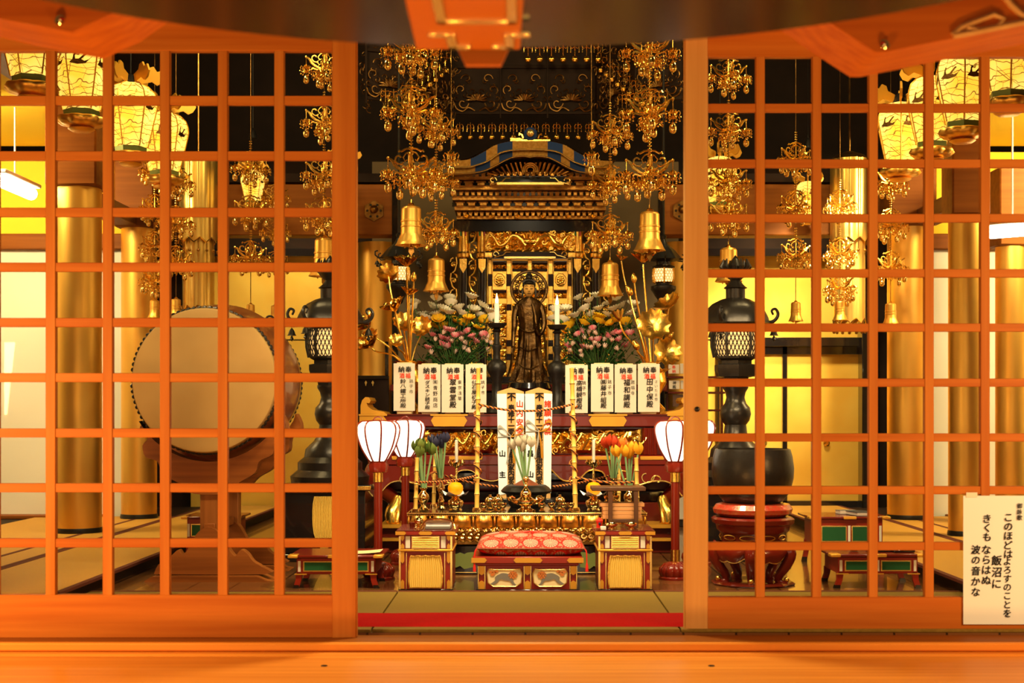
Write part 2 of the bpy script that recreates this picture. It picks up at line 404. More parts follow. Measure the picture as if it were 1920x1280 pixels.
def spiral(cx, cz, r0, r1, a0, a1, n=14):
    return [(cx+(r0+(r1-r0)*i/(n-1))*cos(a0+(a1-a0)*i/(n-1)), cz+(r0+(r1-r0)*i/(n-1))*sin(a0+(a1-a0)*i/(n-1))) for i in range(n)]
def bez(p, n=12):
    p = [Vector(q) for q in p]; out = []
    for i in range(n):
        t = i/(n-1); a = [q.copy() for q in p]
        while len(a) > 1: a = [a[k].lerp(a[k+1], t) for k in range(len(a)-1)]
        out.append(a[0])
    return out
def smooth_pts(p, n=4):                         # catmull-rom through points
    p = [Vector(q) for q in p]; out = []
    for i in range(len(p)-1):
        a, b, c, d = p[max(i-1, 0)], p[i], p[i+1], p[min(i+2, len(p)-1)]
        for k in range(n):
            t = k/n; out.append(.5*((2*b)+(c-a)*t+(2*a-5*b+4*c-d)*t*t+(3*b-a-3*c+d)*t**3))
    out.append(p[-1]); return out
TCUR = bpy.data.curves.new('writing', 'FONT'); TOBJ = bpy.data.objects.new('writing', TCUR); COL.objects.link(TOBJ)
def glyphs(b, txt, x, z, size, m=0, y=0, vert=True, pitch=1.0, bold=.012, slant=0, sx=1):
    """add characters to builder b; (x, z) = centre of the first character, column runs down"""
    TCUR.body = ''
    for i, ch in enumerate(txt):
        if ch == ' ': continue
        TCUR.body = ch; TCUR.size = size; TCUR.align_x = 'CENTER'; TCUR.align_y = 'CENTER'; TCUR.offset = 0; TCUR.resolution_u = 2
        dg = bpy.context.evaluated_depsgraph_get(); dg.update()
        me = bpy.data.meshes.new_from_object(TOBJ.evaluated_get(dg))
        if not len(me.vertices): bpy.data.meshes.remove(me); continue
        ys = [v.co.y for v in me.vertices]; xs = [v.co.x for v in me.vertices]
        cx0, cy0 = (max(xs)+min(xs))/2, (max(ys)+min(ys))/2
        zz = z-i*size*pitch
        for k, (ox, oz) in enumerate(((0, 0),) if bold < .002 else ((-1, -.5), (1, .5), (-.5, 1), (.5, -1))):      # thicker strokes: the same character stamped with small shifts
            b.add([(x+(v.co.x-cx0)*sx+slant*(v.co.y-cy0)+ox*bold*size, y-k*.00006, zz+(v.co.y-cy0)+oz*bold*size) for v in me.vertices], [tuple(p.vertices) for p in me.polygons], m)
        bpy.data.meshes.remove(me)
    return b
random.seed(7)
# ================================================================ setting
def sbox(name, x0, x1, y0, y1, z0, z1, m, c=0):
    return struct(B().box(x0, x1, y0, y1, z0, z1, c).obj(name, m))
sbox('floor', -5, 5, 5.0, 11.2, -.12, 0, 'floor_boards')
sbox('ceiling', -5, 5, 5.0, 11.2, 3.7, 3.8, 'dark_brown')
sbox('wall_left', -5.1, -5, 5.0, 11.2, -.1, 3.7, 'white_plaster')
sbox('wall_right', 5, 5.1, 5.0, 11.2, -.1, 3.7, 'white_plaster')
sbox('wall_back', -5, 5, 10.95, 11.1, -.1, 3.7, 'dark_brown')
sbox('wall_back', -1.2, 1.2, 10.86, 10.94, 0, 2.75, 'grey_wall')
# gold-leafed wall fields left and right of the centre, with joints of the leaf squares
for nm, x0, x1, z0, z1 in (('wall_back', -2.62, -1.21, 1.36, 2.05), ('wall_back', 1.21, 2.62, 1.36, 2.05),
                           ('wall_back', -2.62, -1.21, .0, 1.35), ('wall_back', 1.21, 1.52, .0, 1.35)):
    sbox(nm, x0, x1, 10.86, 10.94, z0, z1, 'gold_leaf')
# black framed gold sliding doors right of the altar and their twins on the left
def gold_door(name, x0, x1, z0, z1):
    d = sbox(name, x0+.016, x1-.016, 10.83, 10.86, z0+.06, z1-.05, 'gold_leaf')
    f = B()
    f.box(x0, x1, 10.79, 10.85, z0, z0+.07); f.box(x0, x1, 10.79, 10.85, z1-.06, z1)
    f.box(x0, x0+.018, 10.79, 10.85, z0, z1); f.box(x1-.018, x1, 10.79, 10.85, z0, z1)
    f.obj('door_frame', 'black_lacquer', d)
    h = B(); h.push((x1-.16 if x0 < 1.9 else x0+.33, 10.822, .55), (pi/2, 0, 0)); h.lathe([(0, 0), (.022, 0), (.026, .006), (.018, .012), (0, .01)], 14); h.pop()
    h.obj('door_handle', 'gold', d)
gold_door('door_3', 1.50, 2.02, .03, 1.30); gold_door('door_4', 2.02, 2.62, .03, 1.30)
sbox('trim_1', 1.48, 2.66, 10.76, 10.86, 1.30, 1.37, 'black_lacquer', .004)
sbox('trim_2', 2.60, 2.72, 10.70, 10.86, 0, 1.60, 'black_lacquer', .006)
sbox('trim_3', -2.66, -1.2, 10.76, 10.86, 2.0, 2.06, 'black_lacquer', .004)
sbox('trim_4', 1.2, 2.66, 10.76, 10.86, 2.0, 2.06, 'black_lacquer', .004)
# deep tie beam with nail covers, broken by the inner sanctum opening
for nm, x0, x1 in (('trim_5', -2.6, -.92), ('trim_6', .96, 2.6)):
    sbox(nm, x0, x1, 9.72, 9.9, 2.03, 2.39, 'beam_wood', .008)
for nm, x in (('trim_7', -.91), ('trim_8', .95)):
    sbox(nm, x-.022, x+.022, 9.68, 9.76, 0, 2.42, 'black_lacquer', .004)
sbox('trim_9', -.95, 2.7, 9.7, 9.95, 2.40, 2.46, 'dark_brown'); sbox('trim_10', -2.7, -.95, 9.7, 9.95, 2.40, 2.46, 'dark_brown')
def hex_cover(x, label):
    t = thing('nail_cover', label, 'fitting', (x, 9.72, 2.2)); b = B(); b.push((0, 0, 0), (pi/2, 0, 0))
    pts = [((.064 if k % 2 else .074)*cos(pi/2+k*pi/6), (.064 if k % 2 else .074)*sin(pi/2+k*pi/6)) for k in range(12)]
    b.M = b.stack.pop(); b.prism(pts, -.014, 0); b.obj('plate', 'dark_gold', t)
    k = B(); k.push((0, -.014, .01), (pi/2, 0, 0)); k.lathe([(.03, 0), (.026, .012), (.012, .024), (0, .028)], 14); k.pop(); k.obj('boss', 'old_gold', t)
    h = B()
    for q in range(6):
        a = q*pi/3; h.push((.046*cos(a), -.0145, .046*sin(a)), (pi/2, 0, 0)); h.lathe([(.009, 0), (.007, .002), (0, .002)], 8); h.pop()
    h.objs('heart_hole', 'black_iron', t)
hex_cover(-1.06, 'dark hexagonal nail cover on the beam, left of the altar')
hex_cover(1.10, 'dark hexagonal nail cover on the beam, half behind the right door')

def column(name, label, x, y, r, z0, z1, m, cat='column', cap=None):
    t = thing(name, label, cat, (x, y, z0)); h = z1-z0
    B().lathe([(r, 0), (r, h*.5), (r, h)], 36).obj('shaft', m, t)
    if cap:
        B().box(-r*1.12, r*1.12, -r*1.12, r*1.12, h, h+cap, .01).obj('block', 'beam_wood', t)
    B().lathe([(r*1.05, 0), (r*1.06, .012), (r*1.02, .03)], 36).obj('foot_ring', 'black_iron', t)
    return t
column('round_column', 'fat gold round column behind the left edge of the altar', -1.09, 10.2, .15, 0, 2.03, 'satin_gold')
column('round_column', 'fat gold round column behind the right edge of the altar', 1.15, 10.2, .15, 0, 2.03, 'satin_gold')
column('round_column', 'dull gold round column left of the big drum', -2.72, 8.44, .137, .063, 2.15, 'satin_gold', cap=.55)
column('round_column', 'slim gold round column just behind the left rim of the drum', -2.66, 9.55, .12, .063, 2.05, 'satin_gold', cap=.5)
column('round_column', 'bright gold round column right of the black framed gold doors', 2.62, 9.5, .138, .063, 2.05, 'satin_gold', cap=.5)
column('round_column', 'dark bronze-gold round column in front of the right white wall', 2.61, 8.22, .10, .063, 1.95, 'satin_gold', cap=.62)
column('round_column', 'gleaming gold round column nearest the right edge of the photo', 3.12, 8.9, .10, .063, 1.85, 'satin_gold', cap=.5)
# side aisles: white walls, beams, yellow frieze
for s, side in ((-1, 'left'), (1, 'right')):
    xs = sorted((s*2.72, s*5.0))
    sbox('wall_'+side, xs[0], xs[1], 9.75, 9.85, 0, 1.93, 'white_plaster')
    sbox('trim_%d' % (11 if s < 0 else 12), xs[0], xs[1], 9.70, 9.8, 1.93, 2.04, 'beam_wood', .006)
    sbox('wall_'+side, xs[0], xs[1], 9.76, 9.85, 2.04, 2.62, 'yellow_plaster')
    xs = sorted((s*2.60, s*2.84))
    sbox('trim_%d' % (13 if s < 0 else 14), xs[0], xs[1], 5.2, 9.7, 2.62, 2.9, 'beam_wood_y', .01)
    sbox('trim_%d' % (15 if s < 0 else 16), xs[0]+.04, xs[1]-.04, 8.46, 9.45, 2.06, 2.16, 'beam_wood_y', .006)
    xs = sorted((s*2.84, s*5.0))
    sbox('ceiling', xs[0], xs[1], 5.2, 9.75, 2.66, 2.72, 'yellow_plaster')
    # raised tatami platform
    xs = sorted((s*1.92, s*5.0))
    sbox('floor', xs[0], xs[1], 5.6, 10.85, -.0, .05, 'dark_brown')
    t = thing('tatami_mat', 'tatami strip along the edge of the %s platform' % side, 'tatami', (0, 0, .05))
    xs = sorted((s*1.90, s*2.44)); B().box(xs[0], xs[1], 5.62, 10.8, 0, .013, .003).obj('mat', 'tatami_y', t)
    e = B(); e.box(s*1.90-.014, s*1.90+.014, 5.62, 10.8, .002, .0145); e.box(s*2.44-.014, s*2.44+.014, 5.62, 10.8, .002, .0145); e.obj('edge_band', 'tatami_edge', t)
    t = thing('tatami_mat', 'wider tatami at the foot of the %s columns' % side, 'tatami', (0, 0, .05))
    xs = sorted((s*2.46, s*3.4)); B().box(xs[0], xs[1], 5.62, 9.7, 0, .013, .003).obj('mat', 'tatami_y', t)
    e = B(); e.box(s*2.66-.014, s*2.66+.014, 5.62, 9.7, .002, .0145); e.box(s*2.47-.012, s*2.47+.012, 5.62, 9.7, .002, .0145); e.obj('edge_band', 'tatami_edge', t)
    xs = sorted((s*2.95, s*4.9)); sbox('baseboard_'+side, xs[0], xs[1], 9.6, 9.75, .05, .075, 'beam_wood', .004)
# tatami in front of the altar and the red runner
for x0, x1, lab in ((-.553, .558, 'wide tatami in the middle of the doorway, before the red cushion platform'), (-1.9, -.559, 'tatami left of the doorway seam, under the left lattice door'),
                    (.564, 1.9, 'tatami right of the doorway seam, under the right lattice door')):
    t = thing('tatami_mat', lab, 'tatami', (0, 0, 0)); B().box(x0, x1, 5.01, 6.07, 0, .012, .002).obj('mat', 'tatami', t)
    B().box(x0, x1, 6.045, 6.075, .001, .0135).obj('edge_band', 'tatami_edge', t)
b = B(); b.grid(lambda u, v: (-2.2+4.4*u, 5.06+.335*v+.006*v*sin(u*31)+.004*v*sin(u*77), .0125+.009*sin(pi*min(1, v*6)/2)*sin(pi*min(1, (1-v)*6)/2)), 120, 9)
tag(b.obj('runner_carpet', 'red_carpet'), 'bright red carpet runner lying across the tatami just inside the doorway', 'carpet')

# ---------------------------------------------------------------- lattice doors
def lattice_door(name, Y, xl, xr, zb, zt, stile_l, stile_r, rail_b, rail_t, vx, hz, bw, bh, pale=None):
    d = B().box(xl, xr, Y, Y+.04, zb, zb+rail_b, .003).obj(name, 'door_wood_h'); struct(d)
    B().box(xl, xr, Y, Y+.04, zt-rail_t, zt, .003).obj('top_rail', 'door_wood_h', d)
    for side, (x0, x1) in (('l', (xl-.001, xl+stile_l)), ('r', (xr-stile_r, xr+.001))):
        o = B().box(x0, x1, Y-.002, Y+.042, zb-.001, zt, .004).obj('stile', pale if (pale and side == 'l') else 'door_wood_v', d)
    for x in vx: B().box(x-bw/2, x+bw/2, Y+.002, Y+.03, zb+rail_b-.002, zt-rail_t+.002, .002).obj('lattice_bar', 'door_wood_v', d)
    for z in hz: B().box(xl+stile_l-.002, xr-stile_r+.002, Y+.0055, Y+.03, z-bh/2, z+bh/2, .002).obj('lattice_bar', 'door_wood_h', d)
    B().box(xl+stile_l, xr-stile_r, Y+.030, Y+.033, zb+rail_b, zt-rail_t).obj('glass_pane', 'pane_glass', d)
    return d
Yl, Yr = 4.94, 5.02
hz = [PZ(y, Yl) for y in (187, 291, 397, 500, 604, 707.5, 811.5, 914.5, 1018)]
d1 = lattice_door('door_1', Yl, PX(-150, Yl), PX(668, Yl), PZ(1196, Yl), PZ(20, Yl), .09, SZ(46, Yl), SZ(81, Yl), SZ(75, Yl), [PX(x, Yl) for x in (523, 417, 308.5, 201, 94, -13)], hz, SZ(18.5, Yl), SZ(17, Yl))
hz = [PZ(y, Yr) for y in (201, 305.5, 408, 511.5, 613.5, 717, 820, 919, 1024)]
d2 = lattice_door('door_2', Yr, PX(1284, Yr), PX(2075, Yr), PZ(1198, Yr), PZ(28, Yr), SZ(44, Yr), .09, SZ(79, Yr), SZ(78, Yr), [PX(x, Yr) for x in (1426, 1532, 1638, 1743, 1848, 1954)], hz, SZ(17, Yr), SZ(15.5, Yr), 'pale_wood_v')
h = B(); h.push((PX(1307, Yr), Yr-.002, PZ(767, Yr)), (pi/2, 0, 0)); h.lathe([(.010, 0), (.009, .004), (.004, .007), (0, .008)], 14); h.pop(); h.obj('door_stud', 'black_iron', d2)
# sill, front board, head
sbox('trim_17', -3.4, 3.4, 4.86, 5.07, -.07, -.008, 'beam_wood', .004)
sill = sbox('trim_18', -3.4, 3.4, 4.84, 4.935, -.04, -.010, 'porch_wood', .006)
sbox('trim_19', -3.4, 3.4, 4.80, 4.90, -.115, -.042, 'porch_wood', .01)
fb = sbox('trim_20', -3.4, 3.4, 4.2, 4.82, -.16, -.05, 'porch_wood', .012)
for x in (-.67, .62):
    k = B(); k.push((x, 4.62, -.05)); k.lathe([(.011, 0), (.010, .003), (0, .004)], 12); k.pop(); k.obj('nail_head', 'black_iron', fb)
sbox('trim_21', -3.4, 3.4, 4.9, 5.1, 2.19, 2.45, 'porch_wood', .006)
sbox('wall_front', -5, 5, 4.95, 5.08, 2.45, 3.75, 'dark_brown')
sbox('wall_front', -5, -2.3, 5.06, 5.14, -.1, 2.5, 'beam_wood'); sbox('wall_front', 2.3, 5, 5.06, 5.14, -.1, 2.5, 'beam_wood')
sbox('floor', -4, 4, -1.5, 4.3, -.75, -.6, 'beam_wood')

# ---------------------------------------------------------------- giant porch lantern: black lacquered bottom over the doorway
t = thing('giant_lantern', 'giant hanging porch lantern, only its glossy black base showing at the top', 'lantern', (-.04, 1.43, 1.455))
R = 1.07
b = B(); b.lathe([(.62, .03), (.63, 0), (R, 0), (R, .028)], 96)
b.obj('base_disc', 'rim_lacquer', t)
b = B(); b.lathe([(R-.012, .0275), (R+.008, .028), (R+.008, .10), (R-.02, .102)], 96); b.obj('base_ring', 'rim_lacquer', t)
b = B(); b.lathe([(R-.03, .10), (R+.04, .2), (R+.07, .4), (R+.06, .8), (R, 1.1), (R-.1, 1.2)], 64, flute=lambda a, i: 1+.0); b.obj('paper_body', 'bright_red', t)
def fit(): return B()
FO = -.036; f = B(); f.push((FO, 0, 0), (0, 0, .02))
f.box(-.098, .088, .62, R-.03, -.012, -.001, .003); f.obj('fitting_plate', 'fitting_orange', t, label='red fitting with gold key fret on the rim')
g = B(); g.push((FO, 0, 0))
def strip(x0, x1, y0, y1): g.box(x0, x1, y0, y1, -.017, -.011, .001)
# key-fret strips (x across, y towards the rim)
strip(-.070, .062, .845, .861); strip(-.070, -.054, .71, .86); strip(.046, .062, .71, .86)
strip(-.090, -.054, .925, .942); strip(-.060, -.044, .93, 1.02); strip(-.060, -.020, 1.005, 1.022)
strip(.050, .084, .925, .942); strip(.040, .056, .93, 1.02); strip(.016, .056, 1.005, 1.022); strip(-.09, .084, .70, .715)
g.obj('key_fret', 'gilt_edge', t)
f = B(); f.push((FO, 0, 0)); f.prism([(-.055, .095), (.055, .095), (.055, .02), (.032, -.03), (-.032, -.03), (-.055, .02)], R+.004, R+.022); f.obj('rim_tab', 'fitting_orange', t)
# carved wooden bracket ends, left and right above
def bracket(label, Y, px_poly, depth, nail, shade):
    t = thing('wooden_bracket', label, 'bracket', (0, Y, 0))
    poly = [(PX(x, Y), PZ(y, Y)) for x, y in px_poly]
    B().prism(poly, 0, depth).obj('arm', shade, t)
    k = B(); k.push((PX(nail[0], Y), -.002, PZ(nail[1], Y)), (pi/2, 0, 0)); k.lathe([(.011, 0), (.011, .004), (.006, .009), (0, .010)], 12); k.pop(); k.obj('nail_head', 'brass', t)
    return t
bracket('orange wooden bracket end poking down at the top left corner', 2.9, [(-260, -30), (0, 35), (135, 60), (205, 28), (265, -14), (330, -60), (350, -330), (-260, -330)], .22, (113, 38), 'bracket_wood')
tb = bracket('orange wooden bracket end with pale swirl carving at the top right corner', 2.9, [(1470, -20), (1560, 45), (1640, 97), (1660, 97), (1920, 44), (2150, 0), (2150, -330), (1400, -330)], .22, (1658, 84), 'bracket_wood')
k = B()
k.tube([(PX(x, 2.9), -.004, PZ(y, 2.9)) for x, y in ((1785, 66), (1800, 52), (1830, 40), (1862, 28), (1880, 36), (1868, 52), (1836, 58), (1812, 52))], .006, 6)
k.tube([(PX(x, 2.9), -.004, PZ(y, 2.9)) for x, y in ((1786, 68), (1830, 60), (1880, 50), (1930, 40), (1990, 26))], .007, 6)
k.tube([(PX(x, 2.9), -.004, PZ(y, 2.9)) for x, y in ((1880, -10), (1895, 10), (1915, 28), (1950, 34))], .007, 6)
k.obj('swirl_carving', 'pale_wood_v', tb)
# fluorescent fixtures in the aisles
def tube_lamp(label, x, y, z, L, rz=0, vert=False):
    t = thing('tube_lamp', label, 'lamp', (x, y, z), rz)
    B().box(-.06, .06, -L/2, L/2, .035, .06, .006).obj('housing', 'white_paint', t)
    b = B(); b.push((0, -L/2+.01, 0), (-pi/2, 0, 0)); b.lathe([(.0, 0), (.035, .0), (.04, .01), (.04, L-.03), (.035, L-.02), (0, L-.02)], 12); b.pop(); b.obj('glowing_tube', 'lamp_glow', t)
    r = B(); r.tube([(0, 0, .06), (0, 0, 2.72-z)], .006); r.obj('hanger_rod', 'white_paint', t)
tube_lamp('glaring white tube lamp in the left aisle at the left edge of the photo', PX(28, 8.5), 8.5, PZ(350, 8.5), .6, .0)
tube_lamp('glaring white tube lamp in the right aisle at the right edge of the photo', PX(1898, 8.3), 8.3, PZ(432, 8.3), .3, .9)
# paper sign taped to the right door
Ys = Yr-.006
t = thing('paper_sign', 'white paper sign with a brush-written poem taped to the right lattice door', 'sign', (PX(1806, Ys), Ys, PZ(1170, Ys)))
w, h = SZ(186, Ys), SZ(241, Ys)
B().grid(lambda u, v: (u*w, -.0015*sin(u*3)*sin(v*5)-.001, v*h), 8, 8).obj('sheet', 'white_paper', t)
g = B(); q = lambda x, y: (SZ(x-1806, Ys), SZ(1170-y, Ys))
for txt, x, y, s, p in (('このほどは', 1890, 970, 18, .95), ('よろすのことを', 1888, 1052, 16.5, .98), ('飯沼に', 1868, 1050, 20, 1.1), ('きくも', 1850, 972, 18, .95), ('ならはぬ', 1849, 1030, 19, 1.0),
                        ('波の音かな', 1829, 1030, 18, 1.1), ('御詠歌', 1911, 948, 10.5, 1.05)):
    gx, gz = q(x, y); glyphs(g, txt, gx, gz, SZ(s, Ys), 0, -.0045, pitch=p, bold=.022, slant=.08)
g.obj('writing', 'ink', t)
tp = B(); tp.box(.01, .05, -.004, -.002, h-.006, h+.012); tp.obj('tape', 'white_paint', t)
# ================================================================ hanging gilt pendants (unit tier .35 m high)
def crown_plane(b):
    T = lambda pts, r: b.tube([(x, 0, z) for x, z in pts], r, 5)
    for s in (1, -1):
        m = lambda pts: [(s*x, z) for x, z in pts]
        arm = smooth_pts([(.006*1, 0, -.212), (.04, 0, -.222), (.085, 0, -.195), (.105, 0, -.165), (.128, 0, -.150)], 4)
        b.tube([(s*p.x, 0, p.z) for p in arm], [.006+.004*sin(pi*i/(len(arm)-1)) for i in range(len(arm))], 5)
        b.sphere((s*.130, 0, -.149), .0095, 8)
        T(m(spiral(.066, -.152, .034, .010, -2.2, 2.6, 14)), .0055)
        T(m([(.004, -.095), (.03, -.098), (.055, -.112), (.066, -.106), (.072, -.116)]), .006)
        T(m([(.0, -.112), (.028, -.122), (.045, -.145), (.034, -.166), (.022, -.158)]), .0045)
        T(m([(.01, -.225), (.05, -.238), (.082, -.228), (.094, -.238)]), .007)
        T(m([(.02, -.19), (.036, -.20), (.05, -.186), (.044, -.172)]), .004)
    b.tube([(0, 0, -.085), (0, 0, -.24)], [.004, .007, ][0:2], 6)
b = B()
for k in range(2): b.push((0, 0, 0), (0, 0, k*pi/2)); crown_plane(b); b.pop()
CROWN = b.mesh('scroll_crown', 'gold')
rnd = random.Random(3); b = B()
for i in range(36):                                                   # bunched filigree under the crown
    a = rnd.uniform(0, 2*pi); r = rnd.uniform(.02, .085); z = -.232-rnd.uniform(0, .075)*(1.1-r*5)-.02
    b.push((r*cos(a), r*sin(a), z), (rnd.uniform(-.5, .5), rnd.uniform(-.5, .5), rnd.uniform(0, pi)))
    b.tube([(x, 0, zz) for x, zz in spiral(0, 0, .017, .005, rnd.uniform(-2, 1), rnd.uniform(3, 5), 8)], .0028, 4); b.pop()
    if i % 3 == 0: b.sphere((r*cos(a), r*sin(a), z-.018), .0055, 6)
CLUSTER = b.mesh('filigree_cluster', 'gold')
rnd = random.Random(5); b = B()                                       # tassel: chain, little canopy of curls, drops, ball; top at 0
b.tube([(0, 0, 0), (0, 0, -.05)], .0022, 4)
for i in range(7): b.sphere((0, 0, -.006-.007*i), .0032, 5)
b.lathe([(.004, -.048), (.022, -.064), (.030, -.072), (.028, -.074), (.004, -.066)], 10)
for k in range(6):
    a = k*pi/3; b.push((0, 0, 0), (0, 0, a))
    b.tube([(x, 0, z) for x, z in ((.02, -.07), (.034, -.062), (.042, -.074), (.036, -.088))], .0028, 4)
    b.tube([(x, 0, z) for x, z in ((.016, -.07), (.024, -.09), (.012, -.106), (.004, -.094))], .0028, 4)
    b.tube([(.038, 0, -.085), (.038, 0, -.112)], .0014, 3)
    b.tube([(x, 0, z) for x, z in spiral(.038, -.10, .009, .003, 0, 5, 7)], .0022, 4)
    b.sphere((.038, 0, -.118), .0062, 6); b.pop()
b.tube([(0, 0, -.07), (0, 0, -.135)], .0022, 4)
TASSEL = b.mesh('tassel', 'gold')
b = B()
b.lathe([(0, -.126), (.009, -.128), (.006, -.134), (.017, -.139), (.0205, -.148), (.0218, -.152), (.0205, -.156), (.0218, -.168), (.017, -.181), (.007, -.189), (0, -.190)], 14)
BALL = b.mesh('drop_ball', 'bright_gold')
b = B(); b.tube([(0, 0, 0), (0, 0, -.10)], .003, 5)
for i in range(5): b.lathe([(.004, -.006-.019*i), (.0125, -.011-.019*i), (.0125, -.014-.019*i), (.004, -.019-.019*i)], 10)
STEM = b.mesh('bead_stem', 'bright_gold')
def bell_mesh():
    def fl(a, i): return 1+(.07*abs(sin(a*3)) if i >= 9 else 0)
    b = B(); P = [(0, .0), (.022, .0), (.038, -.005), (.0445, -.014), (.0455, -.066), (.0485, -.068), (.0485, -.073), (.0455, -.075), (.0458, -.090), (.049, -.092), (.049, -.097), (.046, -.099), (.0475, -.125), (.053, -.15), (.068, -.180), (.064, -.178), (.045, -.13)]
    b.lathe(P, 30, flute=lambda a, i: 1+(.10*abs(cos(a*3)) if i >= 14 else 0))
    return b.mesh('bell_body', 'satin_gold', 24)
BELL = bell_mesh()
b = B(); b.tube([(0, 0, .0), (0, 0, .03)], .003, 5); b.lathe([(.02, .0), (.012, .012), (.004, .016)], 10); BELLTOP = b.mesh('bell_loop', 'gold')
b = B(); b.tube([(0, 0, -.12), (0, 0, -.2)], .003, 5)
b.push((0, 0, -.23), (0, 0, .4)); b.prism([(-.005, .04), (.005, .04), (.02, .015), (.022, -.01), (.008, -.03), (0, -.045), (-.008, -.03), (-.022, -.01), (-.02, .015)], -.003, .003); b.pop()
CLAPPER = b.mesh('clapper', 'old_gold')
b = B()
for k in range(5): b.push((0, 0, 0), (0, 0, k*2*pi/5)); b.prism([(0, .012), (.03, .010), (.04, -.004), (.03, -.014), (.018, -.012), (.012, -.02), (0, -.022)], -.002+.03, .002+.03); b.pop()
FLARE = b.mesh('bell_skirt', 'gold')

def pendant(label, px, Y, tops, sc, bell=None, group='gilt hanging pendants', rz=0, skip=(), nt=4):
    """tops: pixel heights at which the tiers' stems start"""
    x = PX(px, Y); z0 = PZ(tops[0], Y)
    t = thing('hanging_pendant', label, 'pendant', (x, Y, z0), rz, group)
    for i, ty in enumerate(tops):
        z = PZ(ty, Y)-z0
        place(STEM, 'bead_stem', t, (0, 0, z), sc=sc); place(CROWN, 'scroll_crown', t, (0, 0, z), sc=sc); place(CLUSTER, 'filigree_cluster', t, (0, 0, z), (0, 0, i*1.3), sc)
        for k in range(nt):
            a = k*2*pi/nt; o = place(TASSEL, 'tassel', t, (.130*sc*cos(a), .130*sc*sin(a), z-.155*sc), (0, 0, a+i), sc)
            place(BALL, 'drop_ball', o)
        for k in range(2):
            a = k*pi+.8+i; o = place(TASSEL, 'tassel', t, (.07*sc*cos(a), .07*sc*sin(a), z-.20*sc), (0, 0, a), sc*.95); place(BALL, 'drop_ball', o)
    r = B(); zb = (PZ(bell[0], Y) if bell else PZ(tops[-1], Y)-.30*sc)-z0
    r.tube([(0, 0, 2.9-z0+.75), (0, 0, zb)], .0026, 5); r.obj('hanging_wire', 'dark_gold', t)
    if bell:
        s = SZ(bell[1], Y)/.18
        o = place(BELL, 'bell', t, (0, 0, zb), sc=s); place(BELLTOP, 'bell_loop', o); place(CLAPPER, 'clapper', o, (0, 0, -.06), sc=.62); place(FLARE, 'bell_skirt', o, (0, 0, -.17), (0, 0, .3))
    return t
pendant('long gilt pendant with big bell, left of the shrine, nearest the doorway', 771, 7.6, (16, 131, 246), .98, (386, 74))
pendant('long gilt pendant with big bell, right of the shrine, nearest the doorway', 1218, 7.6, (20, 135, 250), .98, (396, 74))
pendant('smaller gilt pendant with bell just beside the left shrine pillars', 818, 8.6, (182, 277, 372), .86, (484, 62), rz=.4)
pendant('smaller gilt pendant with bell just beside the right shrine pillars', 1144, 8.6, (190, 285, 378), .86, (492, 62), rz=.2)
pendant('gilt pendant whose bell hangs beside the left door stile, above the bronze lantern', 608, 8.0, (70, 170, 268, 345), .80, (446, 72), rz=.3)
pendant('gilt pendant whose bell hangs beside the right door stile, above the bronze lantern', 1366, 8.0, (85, 185, 280, 345), .80, (464, 64), rz=.1)
pendant('thin gilt pendant hanging right of the left ribbed banner', 470, 9.0, (262, 345, 430), .80, (570, 30), rz=.5)
pendant('thin gilt pendant with small bell over the drum rim, between banner and doorway', 516, 9.4, (330, 395, 455), .62, (572, 30), rz=.2)
pendant('thin gilt pendant hanging left of the left ribbed banner, over the drum rim', 290, 9.3, (275, 345, 415, 480), .74, (562, 34), rz=.9)
pendant('thin gilt pendant in front of the left ribbed banner, above the drum', 330, 9.2, (290, 365, 440), .80, (560, 36), rz=.6)
pendant('thin gilt pendant left of the right ribbed banner, with a small bell', 1492, 8.95, (245, 335, 425), .82, (566, 36), rz=.4)
pendant('thin gilt pendant in front of the right ribbed banner', 1575, 9.1, (335, 425, 490), .78, (564, 36), rz=.7)
pendant('thin gilt pendant right of the right ribbed banner, before the gold column', 1670, 9.1, (290, 370, 450), .80, (568, 40), rz=.3)

